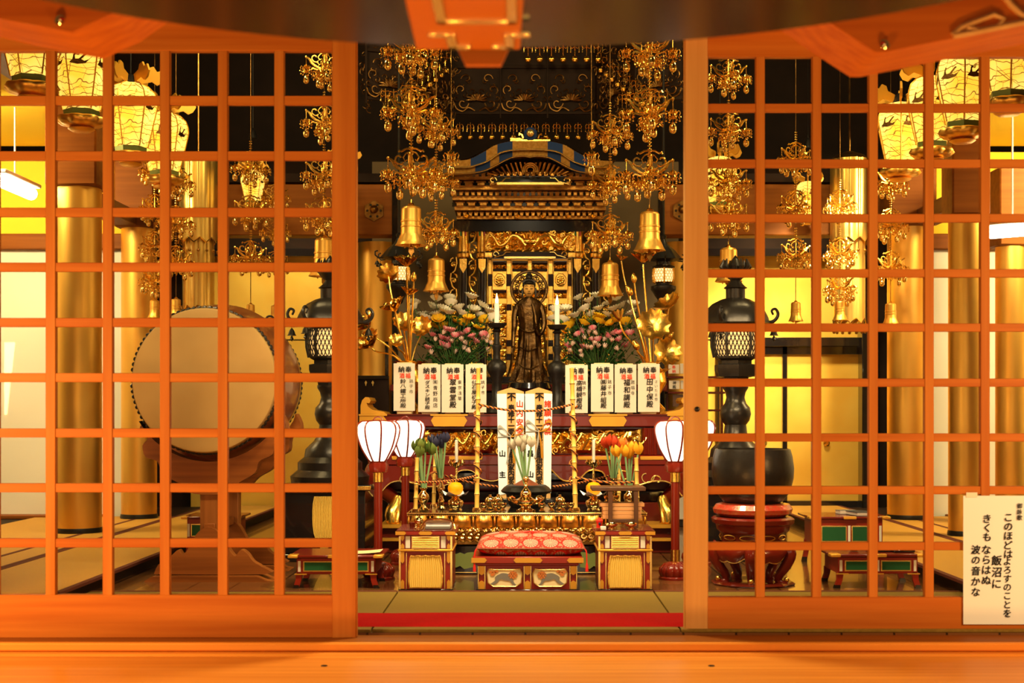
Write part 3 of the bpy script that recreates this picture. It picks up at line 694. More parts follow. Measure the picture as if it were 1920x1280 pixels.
# ---------------------------------------------------------------- ribbed gilt banners (sleeves)
def banner(label, px, Y, zt, zo, zi):
    t = thing('ribbed_banner', label, 'banner', (PX(px, Y), Y, zi), 0, 'ribbed gilt banners')
    def sleeve(r, z0, z1, n, nm, m):
        b = B(); N = n*10
        def fn(u, v):
            a = 2*pi*u; k = abs(((a*n/(2*pi)) % 1)*2-1)
            rr = r*(1+.07*sqrt(max(0, 1-k**2.2))-.03); zb = z0-.035*(1-k)
            return (rr*cos(a), rr*sin(a), zb+(z1-zb)*v)
        b.grid(fn, N, 2, wrapu=True); o = b.obj(nm, m, t, ang=80)
        g = B()
        for k in range(N):
            pass
        g.tube([((r*1.06)*cos(2*pi*i/N), (r*1.06)*sin(2*pi*i/N), z0-.035*(1-abs(((i*n/N) % 1)*2-1))) for i in range(N)], .004, 4, closed=True); g.obj('zigzag_hem', 'bright_gold', t)
    sleeve(.128, zo-zi, zt-zi, 10, 'outer_sleeve', 'banner_gold'); sleeve(.105, .0, zo-zi+.1, 9, 'inner_sleeve', 'banner_gold')
    for i in range(14):
        a = 2*pi*i/14; o = B(); 
        o.sphere((0, 0, -.06), .011, 8); o.tube([(0, 0, 0), (0, 0, -.05)], .002, 4)
        o = o.obj('fringe_ball', 'old_gold', t, (.108*cos(a), .108*sin(a), -.03))
        p = B(); p.sphere((0, 0, -.06), .011, 8); p.tube([(0, 0, 0), (0, 0, -.05)], .002, 4); p.obj('fringe_ball', 'old_gold', t, (.132*cos(a), .132*sin(a), zo-zi-.03))
    w = B(); w.tube([(0, 0, zt-zi-.02), (0, 0, 3.7-zi)], .006, 5); w.lathe([(.128, zt-zi), (.10, zt-zi+.03), (.02, zt-zi+.06)], 20); w.obj('cap', 'old_gold', t)
banner('ribbed gilt banner hanging above the big drum', 372, 9.6, PZ(300, 9.6), PZ(448, 9.6), PZ(574, 9.6))
banner('ribbed gilt banner hanging before the gold sliding doors', 1593, 9.6, PZ(300, 9.6), PZ(448, 9.6), PZ(598, 9.6))

# ---------------------------------------------------------------- hexagonal lit paper lanterns
def hexl_parts(t):
    def hx(r, z): return [(r*cos(k*pi/3+.3), r*sin(k*pi/3+.3), z) for k in range(6)]
    b = B(); P = [(.148, .36), (.15, .33), (.145, .30), (.094, .075)]
    b.lathe(P, 6, a0=.3); b.obj('paper_body', 'vine_paper', t, ang=10)
    b = B(); b.lathe([(.148, .36), (.135, .40), (.10, .435), (.05, .455)], 6, a0=.3); b.obj('paper_dome', 'vine_paper', t, ang=10)
    b = B()
    for k in range(6):
        a = k*pi/3+.3; b.tube([(r*1.01*cos(a), r*1.01*sin(a), z) for r, z in [(.05, .457), (.10, .437), (.135, .402), (.149, .362), (.151, .33), (.146, .30), (.095, .075)]], .0042, 4)
    b.obj('rib_frame', 'gold_paint', t)
    b = B(); b.lathe([(.088, .03), (.092, .078), (.085, .08)], 6, a0=.3); b.obj('collar', 'tin_green', t, ang=10)
    b = B(); b.lathe([(.06, -.012), (.10, -.002), (.122, .018), (.112, .038), (.085, .045)], 72, flute=lambda a, i: .94+.14*abs(cos(a*4))); b.lathe([(.05, -.035), (.07, -.022), (.06, -.012)], 16)
    b.obj('lotus_base', 'satin_gold', t, ang=85)
    b = B()
    for k in range(6):
        b.push((0, 0, 0), (0, 0, k*pi/3+.3)); b.prism([(.05, .45), (.12, .47), (.15, .45), (.18, .465), (.20, .50), (.18, .54), (.15, .53), (.13, .56), (.10, .55), (.09, .52), (.04, .50)], -.006, .006); b.pop()
    b.obj('cloud_crest', 'gold_paint', t)
    b = B(); b.tube([(0, 0, .45), (0, 0, 3.7-2.26)], .004, 5); b.lathe([(.06, .45), (.03, .50), (.0, .52)], 12); b.obj('hanging_chain', 'black_iron', t)
    # inked cranes on three faces
    b = B()
    for k in range(6):
        a = k*pi/3+.3+pi/6; r = .150*cos(pi/6)
        b.push((r*cos(a)*.985, r*sin(a)*.985, .315), (0, 0, a+pi/2))
        b.prism([(-.06, -.02), (-.02, -.026), (.02, -.02), (.05, .015), (.058, .02), (.035, -.0), (.015, -.008), (.0, .0), (.03, .03), (.02, .034), (-.012, .002), (-.03, .0), (-.032, .016), (-.024, .03), (-.034, .036), (-.04, .016), (-.044, -.002)], -.0022, .0015); b.pop()
    b.obj('crane_drawing', 'dark_gold', t)
hl = [(-2.33, 6.55, 2.30), (-2.33, 7.28, 2.30), (-2.33, 8.19, 2.28), (-2.33, 8.95, 2.27), (2.33, 6.69, 2.26), (2.33, 7.39, 2.26), (2.33, 7.95, 2.26), (2.33, 8.62, 2.26),
      (-1.87, 9.52, 2.2), (-1.215, 9.3, 2.22), (1.29, 9.2, 2.12), (1.94, 9.52, 2.1)]
hlab = ['lit hexagonal lantern at the far top left corner of the left door', 'lit hexagonal lantern second from the left door edge, in front of its row', 'lit hexagonal lantern with crane, third in the left row', 'lit hexagonal lantern half hidden at the inner end of the left row',
        'lit hexagonal lantern at the far top right corner of the right door', 'lit hexagonal lantern second from the right edge of the photo', 'lit hexagonal lantern third from the right edge, between its neighbours', 'lit hexagonal lantern lowest and innermost of the right row',
        'dim lit lantern behind pendants, left of the doorway by the banner', 'lit lantern peeping out beside the left door stile', 'lit lantern behind the pendant beside the right door stile', 'lit lantern behind pendants beside the right banner']
first = None
for (x, y, z), lab in zip(hl, hlab):
    if first is None:
        first = thing('hexagonal_lantern', lab, 'lantern', (x, y, z), 0, 'lit hexagonal lanterns'); hexl_parts(first)
    else:
        q = {8: .55, 9: .6, 10: .8, 11: .6}.get(hl.index((x, y, z)), 1); r = dup(first, (x, y, z), None, lab, sc=q)
        for c in kids(r):
            if c.name.startswith('hanging_chain'): c.scale = (1, 1, ((3.7-z)/q)/1.44)

# ---------------------------------------------------------------- tall bronze lanterns
def bronze_lantern(label, px, Y, zb):
    t = thing('bronze_lantern', label, 'lantern', (PX(px, Y), Y, zb), 0, 'tall bronze standing lanterns')
    z = lambda py: PZ(py, Y)-zb; s = SZ(1, Y)
    b = B(); b.lathe([(0, z(905)), (72*s, z(905)), (74*s, z(892)), (60*s, z(880)), (60*s, z(866)), (48*s, z(856)), (46*s, z(842)), (30*s, z(826)), (22*s, z(812)), (20*s, z(796)), (26*s, z(788)), (29*s, z(776)), (27*s, z(764)), (20*s, z(756)), (17*s, z(745)), (19*s, z(735)), (24*s, z(727)), (24*s, z(722)), (0, z(722))], 32)
    b.obj('stem', 'bronze', t)
    b = B(); b.lathe([(0, z(722)), (24*s, z(722)), (26*s, z(708)), (38*s, z(706)), (42*s, z(694)), (42*s, z(684)), (32*s, z(682)), (32*s, z(676)), (40*s, z(672)), (40*s, z(668)), (0, z(668))], 6, a0=pi/6); b.obj('platform', 'bronze', t, ang=20)
    b = B(); b.lathe([(34*s, z(668)), (37*s, z(650)), (38*s, z(635)), (35*s, z(618))], 18); b.obj('glowing_core', 'mesh_glow', t)
    b = B()
    for k in range(6):
        a = k*pi/3; b.tube([(r*s*cos(a), r*s*sin(a), z(y)) for r, y in ((40, 670), (44.5, 650), (45, 636), (41, 616))], 2.8*s, 5)
    N = 36
    for d in (1, -1):
        for k in range(N):
            a = 2*pi*k/N
            b.tube([((38+4.5*sin(pi*min(1, i/5)))*s*cos(a+d*i*.105), (38+4.5*sin(pi*min(1, i/5)))*s*sin(a+d*i*.105), z(670-i*10.6)) for i in range(6)], 1.15*s, 3)
    b.obj('grille', 'bronze', t)
    b = B(); b.lathe([(41*s, z(618)), (43*s, z(610)), (62*s, z(606)), (60*s, z(596)), (52*s, z(580)), (42*s, z(570)), (28*s, z(562)), (18*s, z(559)), (18*s, z(542)), (22*s, z(540)), (15*s, z(534)), (9*s, z(526)), (18*s, z(518)), (26*s, z(508)), (0, z(504))], 36, flute=lambda a, i: 1+(.04*cos(a*6) if 1 < i < 6 else 0)); b.obj('roof', 'bronze', t)
    b = B()
    for k in range(10):
        a = 2*pi*k/10; b.push((20*s*cos(a), 20*s*sin(a), z(508)), (0, .5, 0) if False else (0, 0, a)); b.tube([(0, 0, 0), (6*s, 0, 8*s), (2*s, 0, 22*s)], [5*s, 5*s, 1*s], 5); b.pop()
    b.lathe([(14*s, z(508)), (16*s, z(500)), (8*s, z(488)), (0, z(478))], 16); b.obj('finial', 'bronze', t)
    for k in range(6):
        a = k*pi/3; b = B(); b.push((0, 0, 0), (0, 0, a))
        cp = smooth_pts([(x*s, 0, z(y)) for x, y in ((52, 602), (66, 604), (76, 598), (80, 588), (75, 579), (68, 582), (71, 590))], 4); b.tube(cp, [(4-2*i/24)*s for i in range(len(cp))], 7); b.pop()
        o = b.obj('eave_curl', 'bronze', t)
        w = B(); w.push((0, 0, 0), (0, 0, a)); w.tube([(72*s, 0, z(600)), (72*s, 0, z(614))], .8*s, 3); w.lathe([], 3) if False else None; w.pop()
        w.push((72*s*cos(a), 72*s*sin(a), z(624))); w.lathe([(9*s, -5*s), (7*s, -3*s), (5*s, 4*s), (2*s, 8*s), (0, 10*s)], 10); w.lathe([(0, -16*s), (4*s, -12*s), (1*s, -5*s)], 4); w.pop(); w.obj('wind_bell', 'bronze', o)
    return t
zp = PZ(905, 7.6)
bronze_lantern('tall dark bronze lantern left of the doorway, half behind the left door stile', 619, 7.6, zp)
bronze_lantern('tall dark bronze lantern right of the doorway, rising behind the bronze bowl', 1379, 7.6, zp)
def lantern_stand(label, px, Y):
    t = thing('lantern_stand', label, 'stand', (PX(px, Y), Y, 0), 0, 'black stands under the bronze lanterns'); s = SZ(1, Y)
    b = B(); b.box(-84*s, 84*s, -84*s, 84*s, zp-.03, zp, .004); b.box(-74*s, 74*s, -74*s, 74*s, .04, zp-.03, .004); b.box(-88*s, 88*s, -88*s, 88*s, 0, .04, .004); b.obj('body', 'black_lacquer', t)
    b = B(); b.box(-86*s, -60*s, -86*s, -80*s, zp-.026, zp-.004, .002); b.box(60*s, 86*s, -86*s, -80*s, zp-.026, zp-.004, .002); b.box(-12*s, 12*s, -86*s, -80*s, zp-.026, zp-.004, .002); b.objs('corner_fitting', 'gold', t)
    b = B()
    def fn(u, v):
        a = 2*u-1; zz = v; wv = .062*(1-abs(2*zz-1.25)**3*.35) ; return (a*wv*1.05, -75*s-.002-.008*abs(sin(u*pi*15)), .07+zz*(zp-.13))
    b.grid(fn, 121, 8); b.obj('ribbed_panel', 'panel_gold', t)
    return t
lantern_stand('black lacquered stand with ribbed gold panel under the left bronze lantern', 619, 7.6)
lantern_stand('black lacquered stand under the right bronze lantern, behind the bowl cushion', 1379, 7.6)

# ---------------------------------------------------------------- hanging iron lanterns beside the shrine
def iron_lantern(label, px, Y, dz):
    s = SZ(1, Y); z0 = PZ(575+dz, Y); z = lambda py: PZ(py+dz, Y)-z0
    t = thing('iron_lantern', label, 'lantern', (PX(px, Y), Y, z0), 0, 'black hanging lanterns beside the shrine')
    b = B(); b.lathe([(0, z(572)), (7*s, z(568)), (10*s, z(560)), (16*s, z(552)), (20*s, z(545)), (24*s, z(540)), (24*s, z(534)), (14*s, z(531)), (14*s, z(528)), (21*s, z(526)), (0, z(526))], 24); b.obj('base', 'black_iron', t)
    b = B(); b.lathe([(17*s, z(527)), (20*s, z(514)), (18*s, z(501))], 18); b.obj('glowing_core', 'hot_glow', t)
    b = B()
    for k in range(6):
        a = k*pi/3+.5; b.tube([(r*s*cos(a), r*s*sin(a), z(y)) for r, y in ((19, 528), (22, 514), (20, 500))], 1.6*s, 4)
    for j in range(5):
        for k in range(22):
            a = 2*pi*(k+.5*(j % 2))/22; r = 19.5+1.5*sin(pi*(j+.5)/5)
            b.push((r*s*cos(a), r*s*sin(a), z(524.5-j*5.2)), (pi/2, 0, a+pi/2)); b.tube([(2.6*s*cos(q*pi/3), 2.6*s*sin(q*pi/3), 0) for q in range(6)], .6*s, 3, closed=True); b.pop()
    b.obj('grille', 'gold_paint', t)
    b = B(); b.lathe([(20*s, z(501)), (22*s, z(497)), (14*s, z(494)), (14*s, z(488)), (36*s, z(484)), (30*s, z(478)), (20*s, z(466)), (9*s, z(456)), (4*s, z(446)), (6*s, z(440)), (0, z(434))], 24, flute=lambda a, i: 1+(.06*cos(a*6) if 3 < i < 7 else 0)); b.tube([(0, 0, z(436)), (0, 0, 3.7-z0)], 2.5*s, 6); b.obj('roof', 'black_iron', t)
    for k in range(6):
        a = k*pi/3+.5; b = B(); b.push((0, 0, 0), (0, 0, a)); b.tube([(x*s, 0, z(y)) for x, y in ((32, 484), (42, 485), (48, 480), (48, 474), (43, 472))], 1.5*s, 5); b.pop(); o = b.obj('eave_curl', 'black_iron', t)
        w = B(); w.push((44*s*cos(a), 44*s*sin(a), z(492))); w.tube([(0, 0, 6*s), (0, 0, 0)], .6*s, 3); w.lathe([(5*s, -6*s), (4*s, -3*s), (2.5*s, 0), (0, 2*s)], 8); w.lathe([(0, -11*s), (2.5*s, -8*s), (.5*s, -6*s)], 4); w.pop(); w.obj('wind_bell', 'black_iron', o)
    return t
iron_lantern('black hanging lantern with glowing lattice, behind the left gold lotus stems', 748, 8.58, 0)
iron_lantern('black hanging lantern with glowing lattice, behind the right gold lotus stems', 1244, 8.58, 3)
# ================================================================ the inner altar and shrine
t = thing('inner_altar', 'black lacquered platform carrying the gilt shrine', 'altar', (0, 9.2, 0))
B().box(-.86, .9, .02, 1.4, 0, .93, .01).obj('body', 'black_lacquer', t); B().box(-.9, .94, 0, 1.45, .93, .975, .006).obj('top', 'dark_red_lacquer', t)

YS = 9.5; SX = PX(993.5, YS); SZ0 = .975
zu = thing('altar_shrine', 'gilt and black miniature temple shrine with curved gable at the back of the altar', 'shrine', (SX, YS, SZ0))
ux = lambda px: PX(px, YS)-SX
uz = lambda py: PZ(py, YS)-SZ0
us = SZ(1, YS)
def zb(name, m, x0, x1, y0, y1, d0, d1, c=.002): return B().box(ux(x0), ux(x1), d0, d1, uz(y1), uz(y0), c).obj(name, m, zu)
zb('base', 'black_lacquer', 858, 1129, 706, 718, -.02, .62)
zb('back_panel', 'satin_gold', 912, 1075, 478, 706, .14, .16)
zb('head_beam', 'black_lacquer', 848, 1130, 412, 433, .02, .6)
for px in (868, 903.5, 1083.5, 1118):
    b = B(); b.push((ux(px), .07, 0)); r = 9.5*us; b.lathe([(r, uz(712)), (r, uz(410))], 24); b.pop(); p = b.obj('pillar', 'black_lacquer', zu)
    b = B(); b.push((ux(px), .07, 0)); b.lathe([(r*1.02, uz(470)), (r*1.06, uz(468)), (r*1.06, uz(444)), (r*1.06, uz(424)), (r*1.16, uz(423)), (r*1.16, uz(416)), (r, uz(415))], 24)
    b.lathe([(r*1.02, uz(482)), (r*1.25, uz(480)), (r*1.28, uz(474)), (r*1.02, uz(471))], 24); b.pop()
    b.push((ux(px), .07-r*1.04, 0)); b.prism([(-7*us, uz(484)), (7*us, uz(484)), (6.5*us, uz(500)), (0, uz(511)), (-6.5*us, uz(500))], -.003, .006); b.pop()
    b.obj('gilt_sleeve', 'gold', p)
    b = B(); b.push((ux(px), .07-r*1.10, 0)); b.box(-6*us, -3*us, -.003, .003, uz(441), uz(430)); b.pop(); b.obj('green_inlay', 'green_panel', p)
    b = B(); b.push((ux(px), .07-r*1.10, 0)); b.box(3*us, 6*us, -.003, .003, uz(441), uz(430)); b.pop(); b.obj('red_inlay', 'bright_red_lacquer', p)
def scroll_column(x, y0, y1, n, name, w):
    b = B(); hgt = (y1-y0)/n
    for i in range(n):
        s = 1 if i % 2 else -1; cy = y0+hgt*(i+.5)
        b.tube([(ux(x+s*dx), -.012*0+.05, uz(cy+dz)) for dx, dz in spiral(0, 0, w*.62, w*.12, -2.4, 4.4, 18)], [us*1.9*(1-.03*k) for k in range(18)], 6)
        b.tube([(ux(x+s*a), .055, uz(cy+c)) for a, c in ((-w*.6, -hgt*.5), (-w*.75, -hgt*.1), (-w*.3, hgt*.35), (w*.3, hgt*.5))], us*1.8, 6)
        b.tube([(ux(x+s*a), .052, uz(cy+c)) for a, c in ((w*.1, -hgt*.45), (w*.6, -hgt*.38), (w*.8, -hgt*.2))], us*1.4, 5)
        b.sphere((ux(x), .05, uz(cy)), us*2.2, 8)
    return b.obj(name, 'gold', zu)
scroll_column(885.5, 424, 700, 9, 'scroll_carving', 9); scroll_column(1101, 424, 700, 9, 'scroll_carving', 9)
scroll_column(850, 480, 690, 7, 'scroll_carving', 8); scroll_column(1136, 500, 690, 6, 'scroll_carving', 8)
# relief with dragons among clouds
def relief(b, x0, x1, z0, z1, y, depth, nx, nz, sc, seed, m=0):
    def fn(u, v):
        p = Vector((u*(x1-x0)*sc, v*(z1-z0)*sc, seed)); d = abs(noise.noise(p))*1.3+.5*abs(noise.noise(p*2.3))
        e = min(1, 8*min(u, 1-u), 6*min(v, 1-v)); return (x0+(x1-x0)*u, y-depth*d*e, z0+(z1-z0)*v)
    b.grid(fn, nx, nz, m); return b
b = B(); relief(b, ux(909), ux(1080), uz(470), uz(431), .04, .05, 130, 34, 24, 3.1)
for s0, x0 in ((1, 0), (-1, 0)):
    pts = [(ux(994+s0*dx), .0-.012, uz(450+dz)) for dx, dz in ((8, 10), (20, -4), (34, -8), (46, 6), (58, 10), (66, -2), (76, -12), (80, -6))]
    pp = smooth_pts(pts, 5); b.tube(pp, [us*(3.6-2.2*i/len(pp)) for i in range(len(pp))], 7)
    b.sphere((ux(994+s0*6), -.015, uz(453)), us*6.5, 10, 0, (1.2, .8, .9))
    for w in range(3): b.tube([(ux(994+s0*(2+4*w)), -.02, uz(448)), (ux(994+s0*(0+6*w)), -.025, uz(440)), (ux(994+s0*(4+6*w)), -.02, uz(436))], us*.9, 4)
    for k, (dx, dz) in enumerate(((26, 4), (52, -2), (70, 8), (40, -14))): b.tube([(ux(994+s0*(dx+qx)), -.01, uz(450+dz+qz)) for qx, qz in spiral(0, 0, 6, 1.5, 0, 5, 9)], us*1.4, 5)
rnd = random.Random(4)
for k in range(40):
    x, y = rnd.uniform(914, 1075), rnd.uniform(434, 467); b.tube([(ux(x+q), -.004, uz(y+w)) for q, w in spiral(0, 0, rnd.uniform(3, 6), 1.2, rnd.uniform(0, 6), rnd.uniform(7, 11), 11)], us*rnd.uniform(.8, 1.4), 5)
b.obj('dragon_carving', 'gold', zu)
zb('lower_beam', 'black_lacquer', 908, 1080, 471, 483, .03, .14)
zb('gilt_strip', 'gilt_edge', 945, 1042, 480, 484, .015, .05, .001)
for s in (1, -1):
    for cx, cy, k in ((994+s*65, 476, 1), (994+s*68, 351, 1.15)):
        b = B()
        b.tube([(ux(cx+s*dx*k), .02-(.30 if cy < 400 else 0), uz(cy+dz*k)) for dx, dz in spiral(0, 0, 6, 2, pi if s > 0 else pi, pi+5.2, 14)], us*1.1, 5)
        b.tube([(ux(cx-s*dx*k), .02-(.30 if cy < 400 else 0), uz(cy+dz*k)) for dx, dz in ((-2, 6), (8, 3), (14, 2), (20, -4), (28, -4))], us*1.1, 5)
        b.obj('beam_scroll', 'gilt_edge', zu)
for s in (1, -1): zb('end_block', 'gold', 994+s*78-7, 994+s*78+7, 473, 482, .0, .1)
# gilt doors: stiles, bands, panels with lotus crest, black sections
b = B()
for x, w in ((918, 7), (954, 9), (993.5, 8), (1033, 9), (1069, 7)): b.box(ux(x-w/2), ux(x+w/2), .10, .15, uz(708), uz(484), .003)
b.objs('door_stile', 'gold', zu)
b = B()
for x, w in ((918, 8), (954, 10), (1033, 10), (1069, 8)):
    for y0, y1 in ((511, 534), (568, 580), (636, 648), (662, 674)): b.box(ux(x-w/2), ux(x+w/2), .095, .13, uz(y1), uz(y0), .001)
for x0, x1 in ((923, 949), (960, 989), (998, 1027), (1039, 1064)):
    for y0, y1 in ((485, 491), (500, 505), (541, 546)): b.box(ux(x0), ux(x1), .135, .145, uz(y1), uz(y0), .001)
b.objs('black_section', 'black_lacquer', zu)
b = B()
for x0, x1 in ((923, 949), (960, 989), (998, 1027), (1039, 1064)):
    relief(b, ux(x0), ux(x1), uz(500), uz(491), .135, .02, 26, 9, 60, x0); relief(b, ux(x0), ux(x1), uz(556), uz(546), .135, .02, 26, 9, 60, x0+3)
    for y in range(566, 700, 22):
        relief(b, ux(x0), ux(x1), uz(y+20), uz(y), .135, .016, 18, 14, 50, x0+y)
        b.tube([(ux((x0+x1)/2+dx), .118, uz(y+10+dz)) for dx, dz in spiral(0, 0, 9, 2, .5, 6.4, 14)], us*1.3, 5)
b.objs('carved_band', 'gold', zu)
b = B()
for x in (936, 1052):
    b.box(ux(x-14), ux(x+14), .11, .14, uz(541), uz(505), .003)
    b.tube([(ux(x+10.5*cos(k*pi/4+pi/8)), .108, uz(522+13*sin(k*pi/4+pi/8))) for k in range(8)], us*.6, 4, closed=True)
    for k in range(7):
        a = k*2*pi/7; b.sphere((ux(x)+5*us*cos(a), .106, uz(522)+5*us*sin(a)), us*3.2, 8, 0, (1, .5, 1))
    b.sphere((ux(x), .102, uz(522)), us*3, 8); b.tube([(ux(x-7), .106, uz(530)), (ux(x), .104, uz(532)), (ux(x+7), .106, uz(530))], us*1.3, 5)
b.box(ux(960), ux(1027), .125, .14, uz(541), uz(505), .003)
b.obj('crest_panel', 'gold', zu)
# bracket tiers below the roof
for i, (y0, y1, hw, d) in enumerate(((398, 411, 138, -.02), (382, 397, 141, -.09), (366, 381, 144, -.16), (350, 365, 146, -.23), (336, 349, 148, -.29))):
    b = B(); b.box(ux(994-hw), ux(994+hw), d+.015, .5, uz(y1), uz(y0+7), .002)
    n = 13 if i % 2 else 26
    for k in range(n):
        x = 994-hw+(2*hw)*(k+.5)/n; w = 2*hw/n
        b.box(ux(x-w*.30), ux(x+w*.30), d-.02, d+.06, uz(y0+8), uz(y0+2), .002); b.box(ux(x-w*.40), ux(x+w*.40), d-.005, d+.05, uz(y0+3), uz(y0), .001)
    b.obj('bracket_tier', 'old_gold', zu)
    if i == 0:
        f = B()
        for k in range(6):
            x = 994-118+47*k
            for q in range(-2, 3): f.tube([(ux(x), d-.02, uz(410)), (ux(x+q*3), d-.024, uz(403+abs(q)))], us*1.1, 4)
        f.obj('leaf_boss', 'gold', zu)
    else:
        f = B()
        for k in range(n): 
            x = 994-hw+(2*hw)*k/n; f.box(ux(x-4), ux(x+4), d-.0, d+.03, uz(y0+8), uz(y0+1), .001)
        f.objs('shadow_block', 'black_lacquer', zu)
zb('lintel_bar', 'gilt_edge', 933, 1055, 356, 361, -.33, -.28, .002)
zb('dark_recess', 'black_lacquer', 928, 1060, 343, 356, -.28, -.1, .001)
# curved gable roof
TOP = [(846, 323), (868, 322), (887, 319), (912, 306), (933, 294), (959, 288), (993.5, 287)]
MID = [(846, 334), (868, 334), (887, 333), (916, 323.6), (941, 308), (966, 303), (993.5, 302)]
LOW = [(846, 345), (868, 344.5), (890, 343), (912, 339), (933, 329), (959, 316), (980, 313), (993.5, 315)]
def full(c, n=6):
    p = smooth_pts([(x, 0, y) for x, y in c], n); L = [(q.x, q.z) for q in p]; return L+[(1987-x, y) for x, y in reversed(L[:-1])]
def curve_y(c):
    L = full(c)
    def f(x):
        for (a, ya), (b_, yb) in zip(L, L[1:]):
            if a <= x <= b_: return ya+(yb-ya)*(x-a)/(b_-a)
        return L[-1][1]
    return f
ft, fm, fl = curve_y(TOP), curve_y(MID), curve_y(LOW)
def band(f0, f1, xa, xb, d0, d1, m, nm):
    n = max(3, int((xb-xa)/4)); xs = [xa+(xb-xa)*i/n for i in range(n+1)]
    poly = [(ux(x), uz(f0(x))) for x in xs]+[(ux(x), uz(f1(x))) for x in reversed(xs)]
    return B().prism(poly, d0, d1).obj(nm, m, zu)
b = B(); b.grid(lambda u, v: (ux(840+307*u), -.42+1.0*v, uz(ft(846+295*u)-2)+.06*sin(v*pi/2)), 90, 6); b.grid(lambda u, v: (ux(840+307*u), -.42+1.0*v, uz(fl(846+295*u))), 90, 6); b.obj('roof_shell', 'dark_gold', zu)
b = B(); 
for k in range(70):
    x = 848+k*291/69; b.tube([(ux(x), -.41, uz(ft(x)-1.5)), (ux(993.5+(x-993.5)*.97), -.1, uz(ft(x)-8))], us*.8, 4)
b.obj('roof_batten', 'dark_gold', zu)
for xa, xb, m, k in ((846, 887, 'gable_gold', 0), (887, 915, 'blue_paint', 1), (915, 935, 'gable_gold', 2), (935, 962, 'blue_paint', 3), (962, 1025, 'gable_gold', 4), (1025, 1052, 'blue_paint', 3), (1052, 1072, 'gable_gold', 2), (1072, 1100, 'blue_paint', 1), (1100, 1141, 'gable_gold', 0)):
    band(ft, fm, xa, xb, -.43, -.36, m, 'gable_board' if m == 'gable_gold' else 'blue_gable_panel')
for xa, xb, m in ((846, 895, 'gable_gold'), (895, 922, 'blue_paint'), (922, 938, 'gable_gold'), (938, 962, 'blue_paint'), (962, 1025, 'gable_gold'), (1025, 1049, 'blue_paint'), (1049, 1065, 'gable_gold'), (1065, 1092, 'blue_paint'), (1092, 1141, 'gable_gold')):
    band(fm, fl, xa, xb, -.405, -.34, m, 'gable_board' if m != 'blue_paint' else 'blue_gable_panel')
b = B(); b.tube([(ux(x), -.43, uz(y)) for x, y in full(MID)], us*1.3, 5); b.tube([(ux(x), -.41, uz(y)) for x, y in full(LOW)], us*1.2, 5); b.obj('gilt_moulding', 'gilt_edge', zu)
b = B(); xs = [912+162*i/30 for i in range(31)]
for k in range(9):
    for s in (1, -1): b.tube([(ux(994+s*(6+k*8)), -.30, uz(fl(994+s*(6+k*8))+3)), (ux(994+s*(10+k*8.4)), -.34, uz(fl(994+s*(6+k*8))+8)), (ux(994+s*(5+k*7.6)), -.31, uz(341))], us*2.2, 5)
for r in (14, 10.5, 7): b.tube([(ux(994+r*cos(a)), -.36+r*.001, uz(337-r*sin(a)*1.05)) for a in [pi*1.08-i*pi*1.16/12 for i in range(13)]], us*1.6, 5)
b.tube([(ux(x), -.35, uz(y)) for x, y in ((984, 342), (990, 340), (996, 345), (1002, 338), (1010, 342))], us*1.4, 5)
relief(b, ux(915), ux(1072), uz(343), uz(332), -.27, .05, 70, 12, 40, 9)
b.obj('shell_carving', 'old_gold', zu)
b = B(); b.prism([(ux(994+12.5*cos(k*pi/4+pi/8)), uz(274+12.5*sin(k*pi/4+pi/8))) for k in range(8)], -.42, -.36); b.obj('blue_ridge_tile', 'blue_paint', zu)
b = B(); b.sphere((ux(994), -.44, uz(273.5)), us*7, 14); b.obj('jewel', 'gilt_edge', zu)
b = B()
for s in (1, -1):
    b.tube([(ux(994+s*x), -.40, uz(y)) for x, y in ((13, 284), (20, 281), (28, 282), (36, 281))], us*1.6, 5); b.tube([(ux(994+s*x), -.40, uz(y)) for x, y in ((13, 281), (15, 275), (20, 272), (20, 276))], us*2.2, 5); b.sphere((ux(994+s*31), -.4, uz(279)), us*2.2, 7)
b.box(ux(958), ux(1030), -.42, -.36, uz(287), uz(283.5), .002)
b.obj('ridge_scroll', 'gold', zu)

